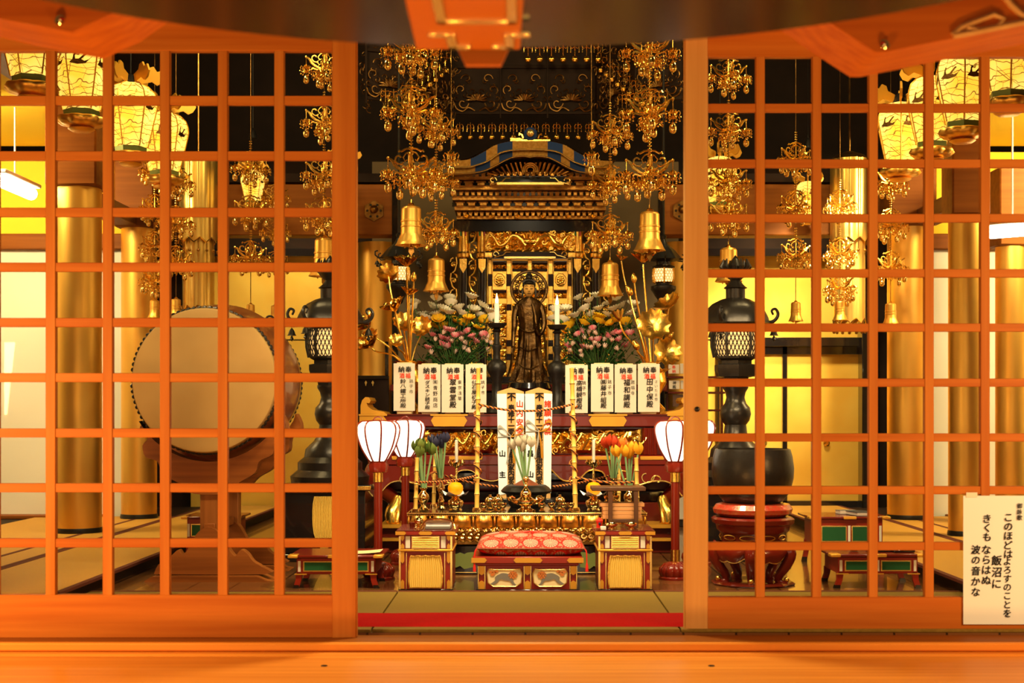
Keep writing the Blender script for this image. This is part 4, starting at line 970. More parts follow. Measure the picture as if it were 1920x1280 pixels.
# ---------------------------------------------------------------- dark openwork canopy above the altar
cy = 9.2
cn = thing('altar_canopy', 'dark gilt openwork canopy hanging over the altar, fringed with small balls', 'canopy', (PX(985, cy), cy, PZ(215, cy)))
kx = lambda px: PX(px, cy)-PX(985, cy)
kz = lambda py: PZ(py, cy)-PZ(215, cy)
ks = SZ(1, cy)
def canopy_panel(x0, x1, w, loc, rz):
    b = B(); b.push(loc, (0, 0, rz))
    b.box(0, w, 0, .02, kz(214), kz(208), .002); b.box(0, w, 0, .02, kz(128), kz(122), .002); b.box(0, w, .012, .02, kz(212), kz(90)); b.box(-.006, .006, -.004, .02, kz(222), kz(90), .002)
    b.pop(); o = b.obj('canopy_panel', 'dark_brown', cn)
    g = B(); g.push(loc, (0, 0, rz)); cx, czz = w/2, kz(180); e = ks
    for k in range(9):
        a = pi*k/8; g.tube([(cx+4*e*cos(a), -.004, czz-8*e), (cx+13*e*cos(a), -.012, czz-8*e+11*e*sin(a)), (cx+20*e*cos(a), -.006, czz-8*e+15*e*sin(a))], [1.5*e, 2.6*e, .8*e], 5)
    for s in (1, -1):
        g.tube([(cx+s*p, -.004, q) for p, q in [(26*e+dx, czz-14*e+dz) for dx, dz in spiral(0, 0, 11*e, 3*e, pi, pi+5.5, 14)]], 1.3*e, 5)
        g.tube([(cx+s*p, -.004, q) for p, q in [(30*e+dx, czz+12*e+dz) for dx, dz in spiral(0, 0, 10*e, 3*e, -1, 4.4, 14)]], 1.1*e, 5)
        g.tube([(cx+s*p, -.004, q) for p, q in [(20*e+dx, czz+32*e+dz) for dx, dz in spiral(0, 0, 10*e, 3*e, 0, 5, 14)]], 1.1*e, 5)
        g.tube(smooth_pts([(cx+s*p*e, -.006, czz+q*e) for p, q in ((4, -28), (16, -22), (26, -29), (38, -24), (42, -14))], 4), 1.6*e, 5)
        for q2 in range(5): g.tube([(cx+s*p, -.004, q) for p, q in [(8*e+q2*7.5*e+dx, czz+(8-q2*3+(q2%2)*22)*e+dz) for dx, dz in spiral(0, 0, 6*e, 1.5*e, q2, q2+5, 12)]], .9*e, 4)
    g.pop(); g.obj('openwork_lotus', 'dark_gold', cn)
W3 = kx(1115)-kx(850)
for k in range(3): canopy_panel(0, 0, W3/3, (kx(850)+W3/3*k, 0, 0), 0)
for s in (1, -1):
    x = kx(1115) if s > 0 else kx(850)
    canopy_panel(0, 0, .42, (x if s > 0 else x-.42*cos(.95), 0 if s > 0 else -.42*sin(.95), 0), -.95 if s > 0 else .95)
    x2 = x+s*.42*cos(.95)
    canopy_panel(0, 0, .3, (x2 if s > 0 else x2-.3*cos(.35), -.42*sin(.95) if s > 0 else -.42*sin(.95)-.3*sin(.35), 0), -.35 if s > 0 else .35)
DB = B(); DB.tube([(0, 0, .10), (0, 0, .02)], .002, 4)
for s in (1, -1): DB.tube([(s*x, 0, z) for x, z in ((0, .085), (.016, .09), (.024, .074), (.014, .06), (.006, .068))], .0025, 4); DB.tube([(s*.022, 0, .075), (s*.022, 0, .045)], .0015, 3); DB.sphere((s*.022, 0, .042), .004, 5)
DB.lathe([(0, .022), (.012, .018), (.0175, .008), (.0185, .004), (.0175, 0), (.014, -.010), (0, -.016)], 12)
DB = DB.mesh('fringe_drop', 'gold')
for k in range(13): place(DB, 'fringe_drop', cn, (kx(862)+(kx(1104)-kx(862))*k/12, 0, kz(258)))
for k in range(7): place(DB, 'fringe_drop', cn, (kx(990)+(kx(1120)-kx(990))*k/6, -.12, kz(121)), sc=1.25)
for s in (1, -1):
    for k in range(8): place(DB, 'fringe_drop', cn, ((kx(1118)+.03+.034*k if s > 0 else kx(846)-.03-.034*k), -.05*k-.05, kz(122+12*k)-.05), sc=1.35)
    for k in range(6): place(DB, 'fringe_drop', cn, ((kx(1160)+.05*k if s > 0 else kx(806)-.05*k), -.35-.02*k, kz(232)), sc=1.3)
rnd = random.Random(11)
b = B()
for s in (1, -1):
    for k in range(170):
        px = rnd.uniform(1110, 1282) if s > 0 else rnd.uniform(684, 862); py = rnd.uniform(96, 250)
        if py > 215 and (abs(px-985) > 230): py -= 60
        b.push((kx(px), -.08-rnd.uniform(0, .35), kz(py)), (rnd.uniform(-.6, .6), rnd.uniform(-.6, .6), rnd.uniform(0, 3))); b.tube([(x, 0, z) for x, z in spiral(0, 0, .03, .006, rnd.uniform(-3, 0), rnd.uniform(2.5, 5), 9)], .003, 4)
        b.pop()
o = b.obj('corner_filigree', 'dark_gold', cn); o['kind'] = 'stuff'
b = B(); b.box(kx(850), kx(1115), .02, .9, kz(92), kz(88)); b.tube([(0, .4, kz(90)), (0, .4, 3.7-cn.location.z)], .01, 6); b.obj('canopy_top', 'dark_brown', cn)
for px, lab in ((846, 'dark gilt corner drop hanging left of the shrine roof'), (1109, 'dark gilt corner drop hanging right of the shrine roof')):
    t = thing('corner_drop', lab, 'pendant', (PX(px, 8.36), 8.36, PZ(262, 8.36)), 0, 'canopy corner drops'); place(TASSEL, 'tassel', t, sc=(1.1, 1.1, 1.25)); place(BALL, 'drop_ball', t, sc=(1.05, 1.05, 1.15))
    w = B(); w.tube([(0, 0, 0), (0, 0, 3.7-t.location.z)], .002, 4); w.obj('hanging_wire', 'old_gold', t)

# ---------------------------------------------------------------- standing statue with halo
YT = 8.9; st = thing('standing_statue', 'dark gilt standing Buddhist statue with round halo in the centre of the altar', 'statue', (PX(992, YT), YT, .785)); e = SZ(1, YT)
sz = lambda py: PZ(py, YT)-.785
b = B(); b.lathe([(0, 0), (44*e, 0), (46*e, sz(764)), (36*e, sz(756)), (30*e, sz(744)), (34*e, sz(736)), (40*e, sz(728)), (38*e, sz(718)), (22*e, sz(712)), (0, sz(712))], 28, flute=lambda a, i: 1+(.06*abs(cos(a*5)) if i in (5, 6) else 0)); b.obj('pedestal', 'black_lacquer', st)
def body(u, v):
    a = 2*pi*u; z = sz(714)+(sz(556)-sz(714))*v
    keys = [(0, 33, 15), (.06, 30, 15), (.2, 25, 14), (.4, 21, 13), (.55, 20, 12), (.68, 19, 12), (.8, 23, 12), (.9, 26, 11), (.955, 20, 9), (.985, 10, 7.5), (1, 6.5, 6.5)]
    for (v0, w0, d0), (v1, w1, d1) in zip(keys, keys[1:]):
        if v0 <= v <= v1: q = (v-v0)/(v1-v0); q = q*q*(3-2*q); w = w0+(w1-w0)*q; d = d0+(d1-d0)*q; break
    fold = 1+(.10*sin(a*11+5*v+2*sin(a*2))+.07*sin(a*19-7*v))*max(0, 1-v*1.1)+.015*sin(v*30+cos(a)*5)*max(0, .85-v)
    sway = .9*sin(v*3.4)
    return ((w*fold*cos(a)+sway)*e, d*fold*sin(a)*e, z)
b = B(); b.grid(body, 72, 64, wrapu=True)
hd = lambda dx, dy, py: (dx*e, dy*e, sz(py))
def head(u, v):
    a = 2*pi*u; th = pi*v; r = sin(th)
    x = 11.5*r*cos(a); y = 11.5*r*sin(a); z = -14.5*cos(th)
    if z < -4: k = 1-.022*(-4-z); x *= k
    if sin(a) < 0:                                                   # face relief: brow, nose, cheeks, lips
        y -= 2.6*math.exp(-((x/1.9)**2)-((z+1.5)/4.2)**2)+.9*math.exp(-((x/3.2)**2)-((z+8)/1.3)**2)+.7*math.exp(-((abs(x)-5)/3)**2-((z-3.2)/1.2)**2)
        y += 1.0*math.exp(-((abs(x)-4.6)/2.4)**2-((z-.6)/1.3)**2)
    return (x*e, (y-1.5)*e, sz(543)+z*e)
b.grid(head, 60, 40, wrapu=True)
for s in (1, -1):
    b.tube(smooth_pts([hd(s*22, 0, 572), hd(s*27, -3, 590), hd(s*28, -6, 612), hd(s*(20 if s > 0 else 29), -13, 628), hd(s*(13 if s > 0 else 30), -17, (618 if s > 0 else 650))], 4), [e*q for q in (5.5, 5.8, 6, 6, 5.8, 5.6, 5.2, 5, 4.8, 4.6, 4.4, 4.2, 4, 3.8, 3.6, 3.4, 3.2)], 8)
    hx, hy, hz_ = (13, -17, 616) if s > 0 else (-30, -17, 653)
    for q in range(4): b.tube([hd(hx+(q-1.5)*1.5, hy, hz_), hd(hx+(q-1.5)*1.7, hy-1.5, hz_+(-5-q % 2 if s > 0 else 6+q % 2)), hd(hx+(q-1.5)*1.6, hy-3, hz_+(-8-q % 2 if s > 0 else 10+q % 2))], [e*1.1, e*.95, e*.7], 5)
    b.tube([hd(hx-s*2.5, hy, hz_), hd(hx-s*4.5, hy-2, hz_+(-3 if s > 0 else 4))], [e*1.2, e*.8], 5)
    b.tube(smooth_pts([hd(s*21, -3, 600), hd(s*30, -6, 640), hd(s*33, -6, 680), hd(s*40, -4, 706)], 5), [e*(4-1.6*abs(i/15-.5)) for i in range(16)], 7, 0, False, .6)
for k in range(3):                                                    # scarf swags across the robe
    b.tube([hd(x, -15-3*cos(x/14), 612+k*34+12*cos(x/15)) for x in range(-19, 20, 3)], e*(1.5-.2*k), 5)
b.tube([hd(6, -14, 570), hd(11, -16, 590), hd(13, -17, 612)], e*2.6, 6)
b.obj('figure', 'statue_bronze', st)
b = B(); b.grid(lambda u, v: (lambda p: (p[0]*1.01, p[1]-.0025, p[2]))(head(.58+.34*u, .14+.56*v)), 30, 24); b.obj('gilt_face', 'skin_gold', st, label='gilded face of the statue')
b = B()
for s in (1, -1):
    b.tube([hd(s*x, -13.2-.9*(1-abs(x-4.8)/4)+abs(x-4.5)*.25, y) for x, y in ((1.8, 541.6), (3.4, 542.4), (5, 542.6), (6.8, 541.8))], e*.5, 4)
    b.tube([hd(s*x, -13.6+abs(x-3)*.3, y) for x, y in ((1.4, 538.6), (3.2, 536.6), (5.4, 536.2), (7.6, 538))], e*.42, 4)
b.tube([hd(x, -14.6+abs(x)*.25, 551+abs(x)*-.1) for x in (-3, -1.5, 0, 1.5, 3)], e*.55, 4)
b.tube([hd(-1.7, -15.1, 547.2), hd(0, -15.8, 547.8), hd(1.7, -15.1, 547.2)], e*.35, 4)
b.obj('face_lines', 'black_iron', st)
b = B()
b.sphere((0, 2.5*e, sz(534)), 12.8*e, 16, 0, (1, .82, .88)); b.sphere((0, 0, sz(520)), 6.5*e, 12); b.sphere((0, 0, sz(513)), 4*e, 10)
for s in (1, -1): b.tube([hd(s*11.5, 0, 540), hd(s*12.8, -1, 548), hd(s*12, -1, 556)], [e*2, e*2.6, e*1.6], 6)
for k in range(9): a = pi*(k+.5)/9; b.sphere((10.6*e*cos(a), -6*e, sz(531)+5.5*e*sin(a)), 2.3*e, 6)
b.obj('hair', 'black_iron', st)
b = B(); R0 = 33*e
b.tube([(R0*cos(a), 9*e, sz(541)+R0*sin(a)) for a in [2*pi*i/48 for i in range(48)]], 3*e, 6, closed=True); b.tube([(20*e*cos(a), 9*e, sz(541)+20*e*sin(a)) for a in [2*pi*i/36 for i in range(36)]], 1.6*e, 6, closed=True)
for k in range(22):
    a = 2*pi*k/22; b.push((0, 9*e, sz(541)), (0, -a, 0)); b.tube([(x*e, 0, z*e) for x, z in ((20, 0), (25, 3), (28, 0), (25, -2.4), (23, 0))], 1.3*e, 5); b.pop()
for k in range(7): a = pi*(k-.0)/6; b.sphere((27*e*cos(a), 6*e, sz(541)+27*e*sin(a)), 3.4*e, 8, 0, (1, .6, 1))
b.tube([(0, 10*e, sz(575)), (0, 10*e, sz(700))], 2*e, 6)
b.obj('halo', 'statue_bronze', st)

# black balustrade beside the altar
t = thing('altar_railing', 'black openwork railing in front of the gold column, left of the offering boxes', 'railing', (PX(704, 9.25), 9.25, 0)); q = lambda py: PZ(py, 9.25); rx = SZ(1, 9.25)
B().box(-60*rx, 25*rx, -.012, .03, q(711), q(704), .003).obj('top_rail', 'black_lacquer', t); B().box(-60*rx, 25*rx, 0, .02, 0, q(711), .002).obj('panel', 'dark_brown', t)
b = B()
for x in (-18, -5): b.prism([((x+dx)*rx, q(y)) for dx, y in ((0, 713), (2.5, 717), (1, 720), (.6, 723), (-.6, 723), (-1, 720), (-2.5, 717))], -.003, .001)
b.objs('lit_hole_drop', 'gilt_edge', t)  # gold colour put in for light showing through the panel's holes
B().box(18*rx, 24*rx, -.01, .03, q(704), q(640), .003).obj('post', 'black_lacquer', t)
# ================================================================ red altar table
YA = 7.9; AZ = PZ(776, YA)
al = thing('altar_table', 'long red lacquered altar table with gilt fittings and carved gold frieze', 'altar table', (PX(985, YA), YA, 0))
ax = lambda px: PX(px, YA)-PX(985, YA)
az = lambda py: PZ(py, YA)
ae = SZ(1, YA)
AX0, AX1 = 676, 1296
B().box(ax(AX0), ax(AX1), 0, 1.28, az(800), az(777), .006).obj('table_top', 'red_lacquer', al)
B().box(ax(AX0+4), ax(AX1-4), -.008, .02, az(779), az(776), .002).obj('top_moulding', 'dark_red_lacquer', al)
b = B()
for x0, x1, tip0, tip1 in ((674, 725, 0, 1), (808, 876, 1, 1), (1104, 1175, 1, 1), (1252, 1298, 1, 0)):
    p = [(x0+(6 if tip0 else 0), 799), (x0, 788) if tip0 else (x0, 790), (x0+(6 if tip0 else 0), 779), (x1-(6 if tip1 else 0), 779), (x1, 788) if tip1 else (x1, 790), (x1-(6 if tip1 else 0), 799)]
    b.prism([(ax(x), az(y)) for x, y in p], -.006, .004); b.box(ax(x0-1), ax(x1+1), -.012, .0, az(779.5), az(776.2), .001)
b.objs('gilt_fitting', 'gold_paint', al)
for s, xx in ((1, 676), (-1, 1296)):                                    # upturned scroll ends
    P = [(0, 776), (0, 760), (3, 750), (9, 744), (16, 745), (19, 751), (16, 756), (11, 755), (14, 762), (22, 768), (44, 772), (48, 776)]
    B().prism([(ax(xx+s*x), az(y)) for x, y in P], .0, .3).obj('upturned_end', 'gold_paint', al)
b = B(); relief(b, ax(775), ax(1205), az(851), az(804), .06, .05, 220, 26, 17, 5.5)
rnd = random.Random(8)
for k in range(46):
    x = rnd.uniform(785, 1195); y = rnd.uniform(810, 846); r = rnd.uniform(4, 8)
    b.tube([(ax(x+dx), .022, az(y+dz)) for dx, dz in spiral(0, 0, r, 1.5, rnd.uniform(0, 6), rnd.uniform(6, 11), 14)], ae*rnd.uniform(1.2, 2), 5)
for k in range(10):
    x = 800+k*42; b.tube(smooth_pts([(ax(x), .02, az(842)), (ax(x+12), .012, az(822)), (ax(x+26), .012, az(832)), (ax(x+40), .02, az(812))], 4), ae*2.6, 6)
b.obj('gold_frieze', 'gold', al)
B().box(ax(690), ax(1282), .06, 1.2, az(853), az(800), .004).obj('frieze_backing', 'dark_red_lacquer', al)
for x0 in (1205, 748):
    b = B(); b.grid(lambda u, v: (ax(x0+28*u), .02-.02*sin(pi*u)+.006*cos(u*8*pi), az(852-50*v)), 50, 4); b.obj('ribbed_end', 'red_lacquer', al)
b = B(); b.box(ax(690), ax(1284), -.01, 1.2, az(872), az(853), .006); b.obj('lower_rail', 'red_lacquer', al)
b = B()
for x0, x1 in ((842, 905), (1083, 1145), (1200, 1245), (735, 775)): b.box(ax(x0), ax(x1), -.016, .0, az(862), az(855), .003)
b.objs('rail_fitting', 'gold_paint', al)
# cusped apron with gilt line
for s in (1, -1):
    P = [(0, 872), (0, 880), (40, 880), (62, 900), (90, 898), (110, 882), (135, 884), (150, 906), (190, 912), (230, 902), (262, 905), (285, 930), (300, 930), (300, 872)]
    B().prism([(ax(994+s*x), az(y)) for x, y in P], .0, .03).obj('apron', 'red_lacquer', al)
    b = B(); b.tube([(ax(994+s*p.x), -.004, az(p.z)) for p in smooth_pts([(x, 0, y) for x, y in P[2:-2]], 4)], ae*1.3, 5)
    for cx, cy, r, a0 in ((150, 895, 12, 0), (176, 893, 14, 3.1), (218, 893, 15, 0), (238, 900, 11, 3.1)):
        b.tube([(ax(994+s*(cx+dx)), -.004, az(cy+dz)) for dx, dz in spiral(0, 0, r, r*.35, a0, a0+4.6, 14)], ae*1.3, 5)
    b.obj('gilt_line', 'gilt_edge', al)
    # cabriole leg and gilt paw
    b = B(); b.tube(smooth_pts([(ax(994+s*278), .08, az(870)), (ax(994+s*292), .02, az(885)), (ax(994+s*290), .04, az(910)), (ax(994+s*262), .12, az(935)), (ax(994+s*245), .16, az(965))], 5), [ae*(22-11*i/20) for i in range(21)], 10); b.obj('leg', 'red_lacquer', al)
    b = B(); b.tube(smooth_pts([(ax(994+s*246), -.04, az(930)), (ax(994+s*249), -.06, az(945)), (ax(994+s*256), -.08, az(960)), (ax(994+s*254), -.09, az(974)), (ax(994+s*246), -.07, az(980))], 4), [ae*(8+6*sin(pi*i/16)) for i in range(17)], 10, 0)
    for q in (-1, 0, 1): b.tube(smooth_pts([(ax(994+s*(246+q*4)), -.055, az(932)), (ax(994+s*(250+q*7)), -.11, az(958)), (ax(994+s*(252+q*6)), -.13, az(976))], 4), ae*3.2, 6)
    b.lathe([], 3) if False else None
    b.obj('gilt_paw', 'gold', al)
# stepped dark plinth below
for k, (y0, y1, d) in enumerate(((890, 906, .34), (906, 924, .26), (924, 944, .18), (944, 982, .10))):
    B().box(ax(706+k*6), ax(1272-k*6), d, 1.2, az(y1), az(y0), .006).obj('plinth_step', 'dark_red_lacquer' if k % 2 else 'black_lacquer', al)
B().box(ax(716), ax(1262), -.16, 1.2, az(986), az(979), .003).obj('gilt_rail', 'gold_paint', al)
B().box(ax(720), ax(1258), -.12, 1.2, az(1005), az(986), .003).obj('fluted_waist', 'dark_red_lacquer', al)
B().box(ax(716), ax(1262), -.16, 1.2, az(1010), az(1004), .003).obj('gilt_rail', 'gold_paint', al)
b = B(); b.box(ax(720), ax(1258), -.1, 1.2, 0, az(1010), .004); b.obj('foot', 'dark_red_lacquer', al)

# ---------------------------------------------------------------- offering boxes with inscribed paper on the altar edge
slips = [(738, 778, 681, 770, '銚子市', '鈴八鐵工所殿', .45, 'first of the left four'), (784, 826, 683, 772, '㈲青野商店', 'ダスキン銚子殿', .42, 'second of the left four'), (828, 869, 683, 773, '東京浅草', '翠雲堂殿', .52, 'third of the left four'), (873, 912, 683, 773, '銚子市', '仙石屋初子殿', .42, 'beside the left bamboo pole'),
         (1060, 1102, 684, 774, '銚子市', '高橋観樫殿', .62, 'behind the right bamboo pole'), (1108, 1150, 682, 772, '銚子市', '㈱藤井組殿', .56, 'just right of the right bamboo pole'), (1152.5, 1193, 683, 773, '圓福寺', '福和講殿', .56, 'third of the right four'), (1196, 1237, 682, 772, 'さいたま市', '田中保殿', .54, 'last of the right four')]
Yp = 7.915
for x0, x1, y0, y1, side, main, mx, where in slips:
    e = SZ(1, Yp); w = (x1-x0)*e; h = (y1-y0)*e
    t = thing('offering_box', 'offering box fronted by inscribed white paper, '+where, 'offering', (PX((x0+x1)/2, Yp), Yp, AZ), 0, 'paper-fronted offering boxes')
    B().box(-w*.36, w*.36, .012, .10, 0, PZ(y0-2, Yp)-AZ, .003).obj('carton', 'carton', t)
    zb0 = PZ(y1, Yp)-AZ
    B().grid(lambda u, v: (-w/2+w*u, -.002*sin(u*2.5+x0)-.002, zb0+h*v), 8, 6).obj('paper', 'paper', t)
    g = B(); r = B(); zt = zb0+h
    glyphs(g, '奉', w*.20, zt-h*.125, w*.30, 0, -.007, bold=.016); glyphs(g, '納', -w*.13, zt-h*.125, w*.31, 0, -.007, bold=.016)
    glyphs(r, '福', w*.18, zt-h*.258, w*.25, 0, -.007, bold=.016); glyphs(r, '酒', -w*.10, zt-h*.258, w*.25, 0, -.007, bold=.016)
    n = len(main); p = .615*h/n; sz_ = min(p*.98, w*.32)
    glyphs(g, main, w*(mx-.5)+.0*w, zt-h*.375, sz_, 0, -.007, pitch=p/sz_, bold=.014, slant=.08, sx=min(1.25, max(1, w*.28/sz_)))
    n = len(side); s2 = w*(.19 if n < 5 else .22 if side[0] != 'さ' else .16); glyphs(g, side, w*(.33 if side[0] != '㈲' else .27), zt-h*.37, s2, 0, -.007, pitch=(1.3 if n < 5 else 1.18 if side[0] != 'さ' else 1.25), bold=.0)
    g.obj('writing', 'ink', t); r.obj('red_writing', 'red_ink', t)
# shelf with more offerings behind the right stile
t = thing('offering_shelf', 'dark shelf stacked with more inscribed offerings beside the right door stile', 'shelf', (PX(1290, 9.3), 9.3, 0)); e = SZ(1, 9.3)
q = lambda py: PZ(py, 9.3)
b = B()
for y in (706, 735, 768): b.box(-38*e, 70*e, 0, .2, q(y+3), q(y-1), .003)
b.box(-38*e, -34*e, .1, .2, 0, q(690), .002); b.box(66*e, 70*e, .1, .2, 0, q(690), .002); b.obj('shelf_frame', 'dark_red_lacquer', t)
for k, (px, y0, y1) in enumerate(((1264, 686, 703), (1286, 684, 703), (1265, 716, 732), (1287, 716, 732), (1272, 742, 765))):
    o = thing('offering_card', ['pale card with red writing on the upper shelf by the right stile', 'pale card at the inner end of the upper shelf by the right stile', 'dim card with black brush writing on the middle shelf by the right stile', 'dim card tucked against the stile on the middle shelf', 'brown wooden box on the lowest shelf by the right stile'][k], 'card' if k < 4 else 'box', (PX(px, 9.3), 9.32, q(y1-3)))
    B().box(-10*e, 10*e, 0, .02, 0, q(y0)-q(y1), .001).obj('board', 'paper' if k < 4 else 'brown_wood', o)
    if k < 4:
        g = B(); glyphs(g, '奉納' if k < 2 else '神殿', 0, (q(y0)-q(y1))*.72, 7*e, 0, -.003, pitch=1.1); g.obj('writing', 'ink' if k else 'red_ink', o)

# ---------------------------------------------------------------- candlesticks with candles
def candlestick(label, clabel, px, Y, dy):
    e = SZ(1, Y); z0 = AZ; z = lambda py: PZ(py+dy, Y)-z0
    t = thing('candlestick', label, 'candlestick', (PX(px, Y), Y, z0), 0, 'black iron candlesticks on the altar')
    b = B(); b.lathe([(0, 0), (26*e, 0), (27*e, z(768)), (18*e, z(755)), (10*e, z(742)), (9*e, z(712)), (12*e, z(706)), (12*e, z(700)), (17*e, z(692)), (18.5*e, z(684)), (16*e, z(675)), (7*e, z(668)), (6*e, z(655)), (9*e, z(646)), (9*e, z(642)), (5.5*e, z(640)), (5.5*e, z(618)), (9*e, z(615)), (5*e, z(611)), (14*e, z(609)), (18*e, z(603)), (18.5*e, z(601)), (16*e, z(603)), (0, z(606))], 28); b.obj('stand', 'black_iron', t)
    c = thing('candle', clabel, 'candle', (PX(px, Y), Y, z0+z(605)), 0, 'lit candles on the altar'); z2 = lambda py: PZ(py+dy, Y)-z0-z(605)
    b = B(); b.lathe([(0, 0), (4.6*e, 0), (4.8*e, z2(566)), (4*e, z2(563)), (1.5*e, z2(565)), (0, z2(566))], 16); b.obj('wax', 'candle_wax', c)
    b = B(); b.lathe([(0, z2(565)), (2.6*e, z2(562)), (3*e, z2(558)), (1.9*e, z2(553)), (.7*e, z2(548)), (0, z2(544))], 12); b.obj('flame', 'flame', c)
candlestick('black candlestick left of the statue', 'lit white candle left of the statue', 931.5, 8.45, 5)
candlestick('black candlestick right of the statue', 'lit white candle right of the statue', 1044.5, 8.45, 8)

# ---------------------------------------------------------------- chrysanthemum bouquets
def flower_mesh(name, m, n1, n2, r, cup):
    b = B()
    for ring, (n, rr, up) in enumerate(((n1, r, cup), (n2, r*.72, cup*1.7))):
        for k in range(n):
            a = 2*pi*(k+.5*ring)/n; w = rr*.24
            b.push((0, 0, 0), (0, 0, a)); 
            b.add([(rr*.1, 0, 0), (rr*.55, -w, up*rr*.35), (rr*.95, -w*.7, up*rr*.8), (rr*1.03, 0, up*rr*.95), (rr*.95, w*.7, up*rr*.8), (rr*.55, w, up*rr*.35), (rr*.55, 0, up*rr*.22), (rr*.3, 0, -.05*rr)],
                  [(0, 1, 6), (1, 2, 3, 6), (3, 4, 5, 6), (5, 0, 6), (0, 7, 1), (0, 5, 7)]); b.pop()
    b.lathe([(r*.24, .02*r), (r*.2, r*.18), (0, r*.22)], 10, 1); b.lathe([(r*.02, -r*.5), (r*.05, -r*.12), (r*.22, -.02*r)], 6, 2)
    return b.mesh(name, [m, 'flower_eye', 'stem_green'])
e8 = SZ(1, 8.6)
FW = [flower_mesh('white_blossom', 'white_petal', 15, 11, 10.5*e8, .62), flower_mesh('yellow_blossom', 'yellow_petal', 16, 12, 10.5*e8, .55), flower_mesh('pink_blossom', 'pink_petal', 13, 10, 7.2*e8, .8), flower_mesh('pale_bud', 'pale_pink', 8, 6, 4.2*e8, 1.6)]
def bouquet(label, px, Y, spots, seed):
    rnd = random.Random(seed); z0 = AZ
    t = thing('flower_bouquet', label, 'bouquet', (PX(px, Y), Y, z0), 0, 'chrysanthemum bouquets on the altar'); e = SZ(1, Y)
    L = lambda x, y: (PX(x, Y)-PX(px, Y), PZ(y, Y)-z0)
    b = B(); b.lathe([(0, 0), (24*e, 0), (28*e, .04), (30*e, .12), (18*e, .20), (16*e, .24), (22*e, .27), (0, .26)], 24); b.obj('vase', 'black_iron', t)
    st = B(); nm = ['white_blossom', 'yellow_blossom', 'pink_blossom', 'pale_bud']
    for kind, pts in enumerate(spots):
        for x, y in pts:
            X, Z = L(x, y); d = rnd.uniform(-.10, .02)-(.02*kind); tx = rnd.uniform(.05, .5)+(.2 if kind else .0); ty = rnd.uniform(-.35, .35)+X*1.2
            place(FW[kind], nm[kind], t, (X, d, Z), (tx, ty, rnd.uniform(0, 6)), rnd.uniform(1.12, 1.38))
            st.tube([(X, d+.004, Z-.02), (X*.6, d*.6, Z*.62+.08), (X*.12, 0, .26)], .0028, 4)
    st.obj('stem', 'dark_stem', t)
    lf = B()
    for k in range(620):
        x = px+rnd.gauss(0, 34); y = rnd.uniform(588, 690)
        if abs(x-px) > 78-.0*y: continue
        X, Z = L(x, y); s = rnd.uniform(.5, 1.15)
        lf.push((X, rnd.uniform(-.06, .10), Z), (rnd.uniform(-1, 1), rnd.uniform(-1, 1), rnd.uniform(0, 6)), s)
        lf.add([(0, 0, 0), (.012, .012, .004), (.022, .005, .003), (.03, .016, .002), (.05, 0, -.006), (.03, -.016, .002), (.022, -.005, .003), (.012, -.012, .004), (.02, 0, .006)], [(0, 1, 8), (1, 2, 8), (2, 3, 8), (3, 4, 8), (4, 5, 8), (5, 6, 8), (6, 7, 8), (7, 0, 8)]); lf.pop()
    for k in range(26):
        x = px+rnd.choice((-1, 1))*rnd.uniform(30, 84); y = rnd.uniform(560, 690); X, Z = L(x, y)
        lf.tube([(X*.7, .05, Z-.10), (X*.9, .04, Z-.04), (X, .03, Z)], [.004, .007, .001], 4, 0, False, .3)
    o = lf.obj('foliage', 'leaf', t); o['kind'] = 'stuff'
    return t
WL = [(819, 565), (843, 562), (884, 561), (779, 581), (810, 577), (832, 584), (847, 573), (862, 580), (888, 583), (903, 574), (793, 592), (819, 592), (843, 590), (866, 591), (916, 585), (900, 594), (799, 601), (926, 600), (776, 570)]
YL_ = [(824, 602), (854, 603), (880, 600), (909, 602), (819, 613), (834, 615), (870, 609), (898, 617), (789, 619)]
PL = [(836, 621), (847, 624), (811, 631), (829, 637), (841, 640), (866, 630), (879, 625), (888, 635), (891, 643), (829, 649), (844, 652), (803, 655), (908, 632), (855, 634)]
BL = [(832, 628), (817, 640), (850, 644), (868, 641), (876, 647), (915, 635), (904, 638), (914, 644), (922, 647), (835, 656), (870, 656), (853, 663), (811, 665), (914, 660), (883, 662)]
bouquet('chrysanthemum bouquet left of the statue, white over yellow over pink', 850, 8.82, (WL, YL_, PL, BL), 21)
WR = [(1086, 560), (1105, 567), (1120, 556), (1142, 570), (1158, 563), (1166, 576), (1098, 583), (1123, 581), (1150, 583), (1186, 573), (1040, 586), (1059, 583), (1079, 595), (1108, 592), (1138, 593), (1184, 590), (1040, 602), (1054, 604)]
YR = [(1072, 608), (1064, 617), (1092, 610), (1105, 601), (1122, 597), (1121, 607), (1145, 609), (1150, 602), (1172, 607)]
PR = [(1110, 620), (1091, 625), (1083, 631), (1137, 633), (1160, 628), (1152, 628), (1111, 640), (1120, 641), (1061, 650), (1091, 653), (1178, 630), (1160, 640), (1173, 650)]
BR = [(1103, 627), (1097, 636), (1118, 629), (1130, 640), (1144, 643), (1111, 649), (1071, 649), (1100, 655), (1066, 662), (1088, 664), (1119, 653), (1132, 653), (1156, 658), (1107, 657), (1090, 672)]
bouquet('chrysanthemum bouquet right of the statue, its yellow row brighter', 1122, 8.82, (WR, YR, PR, BR), 22)

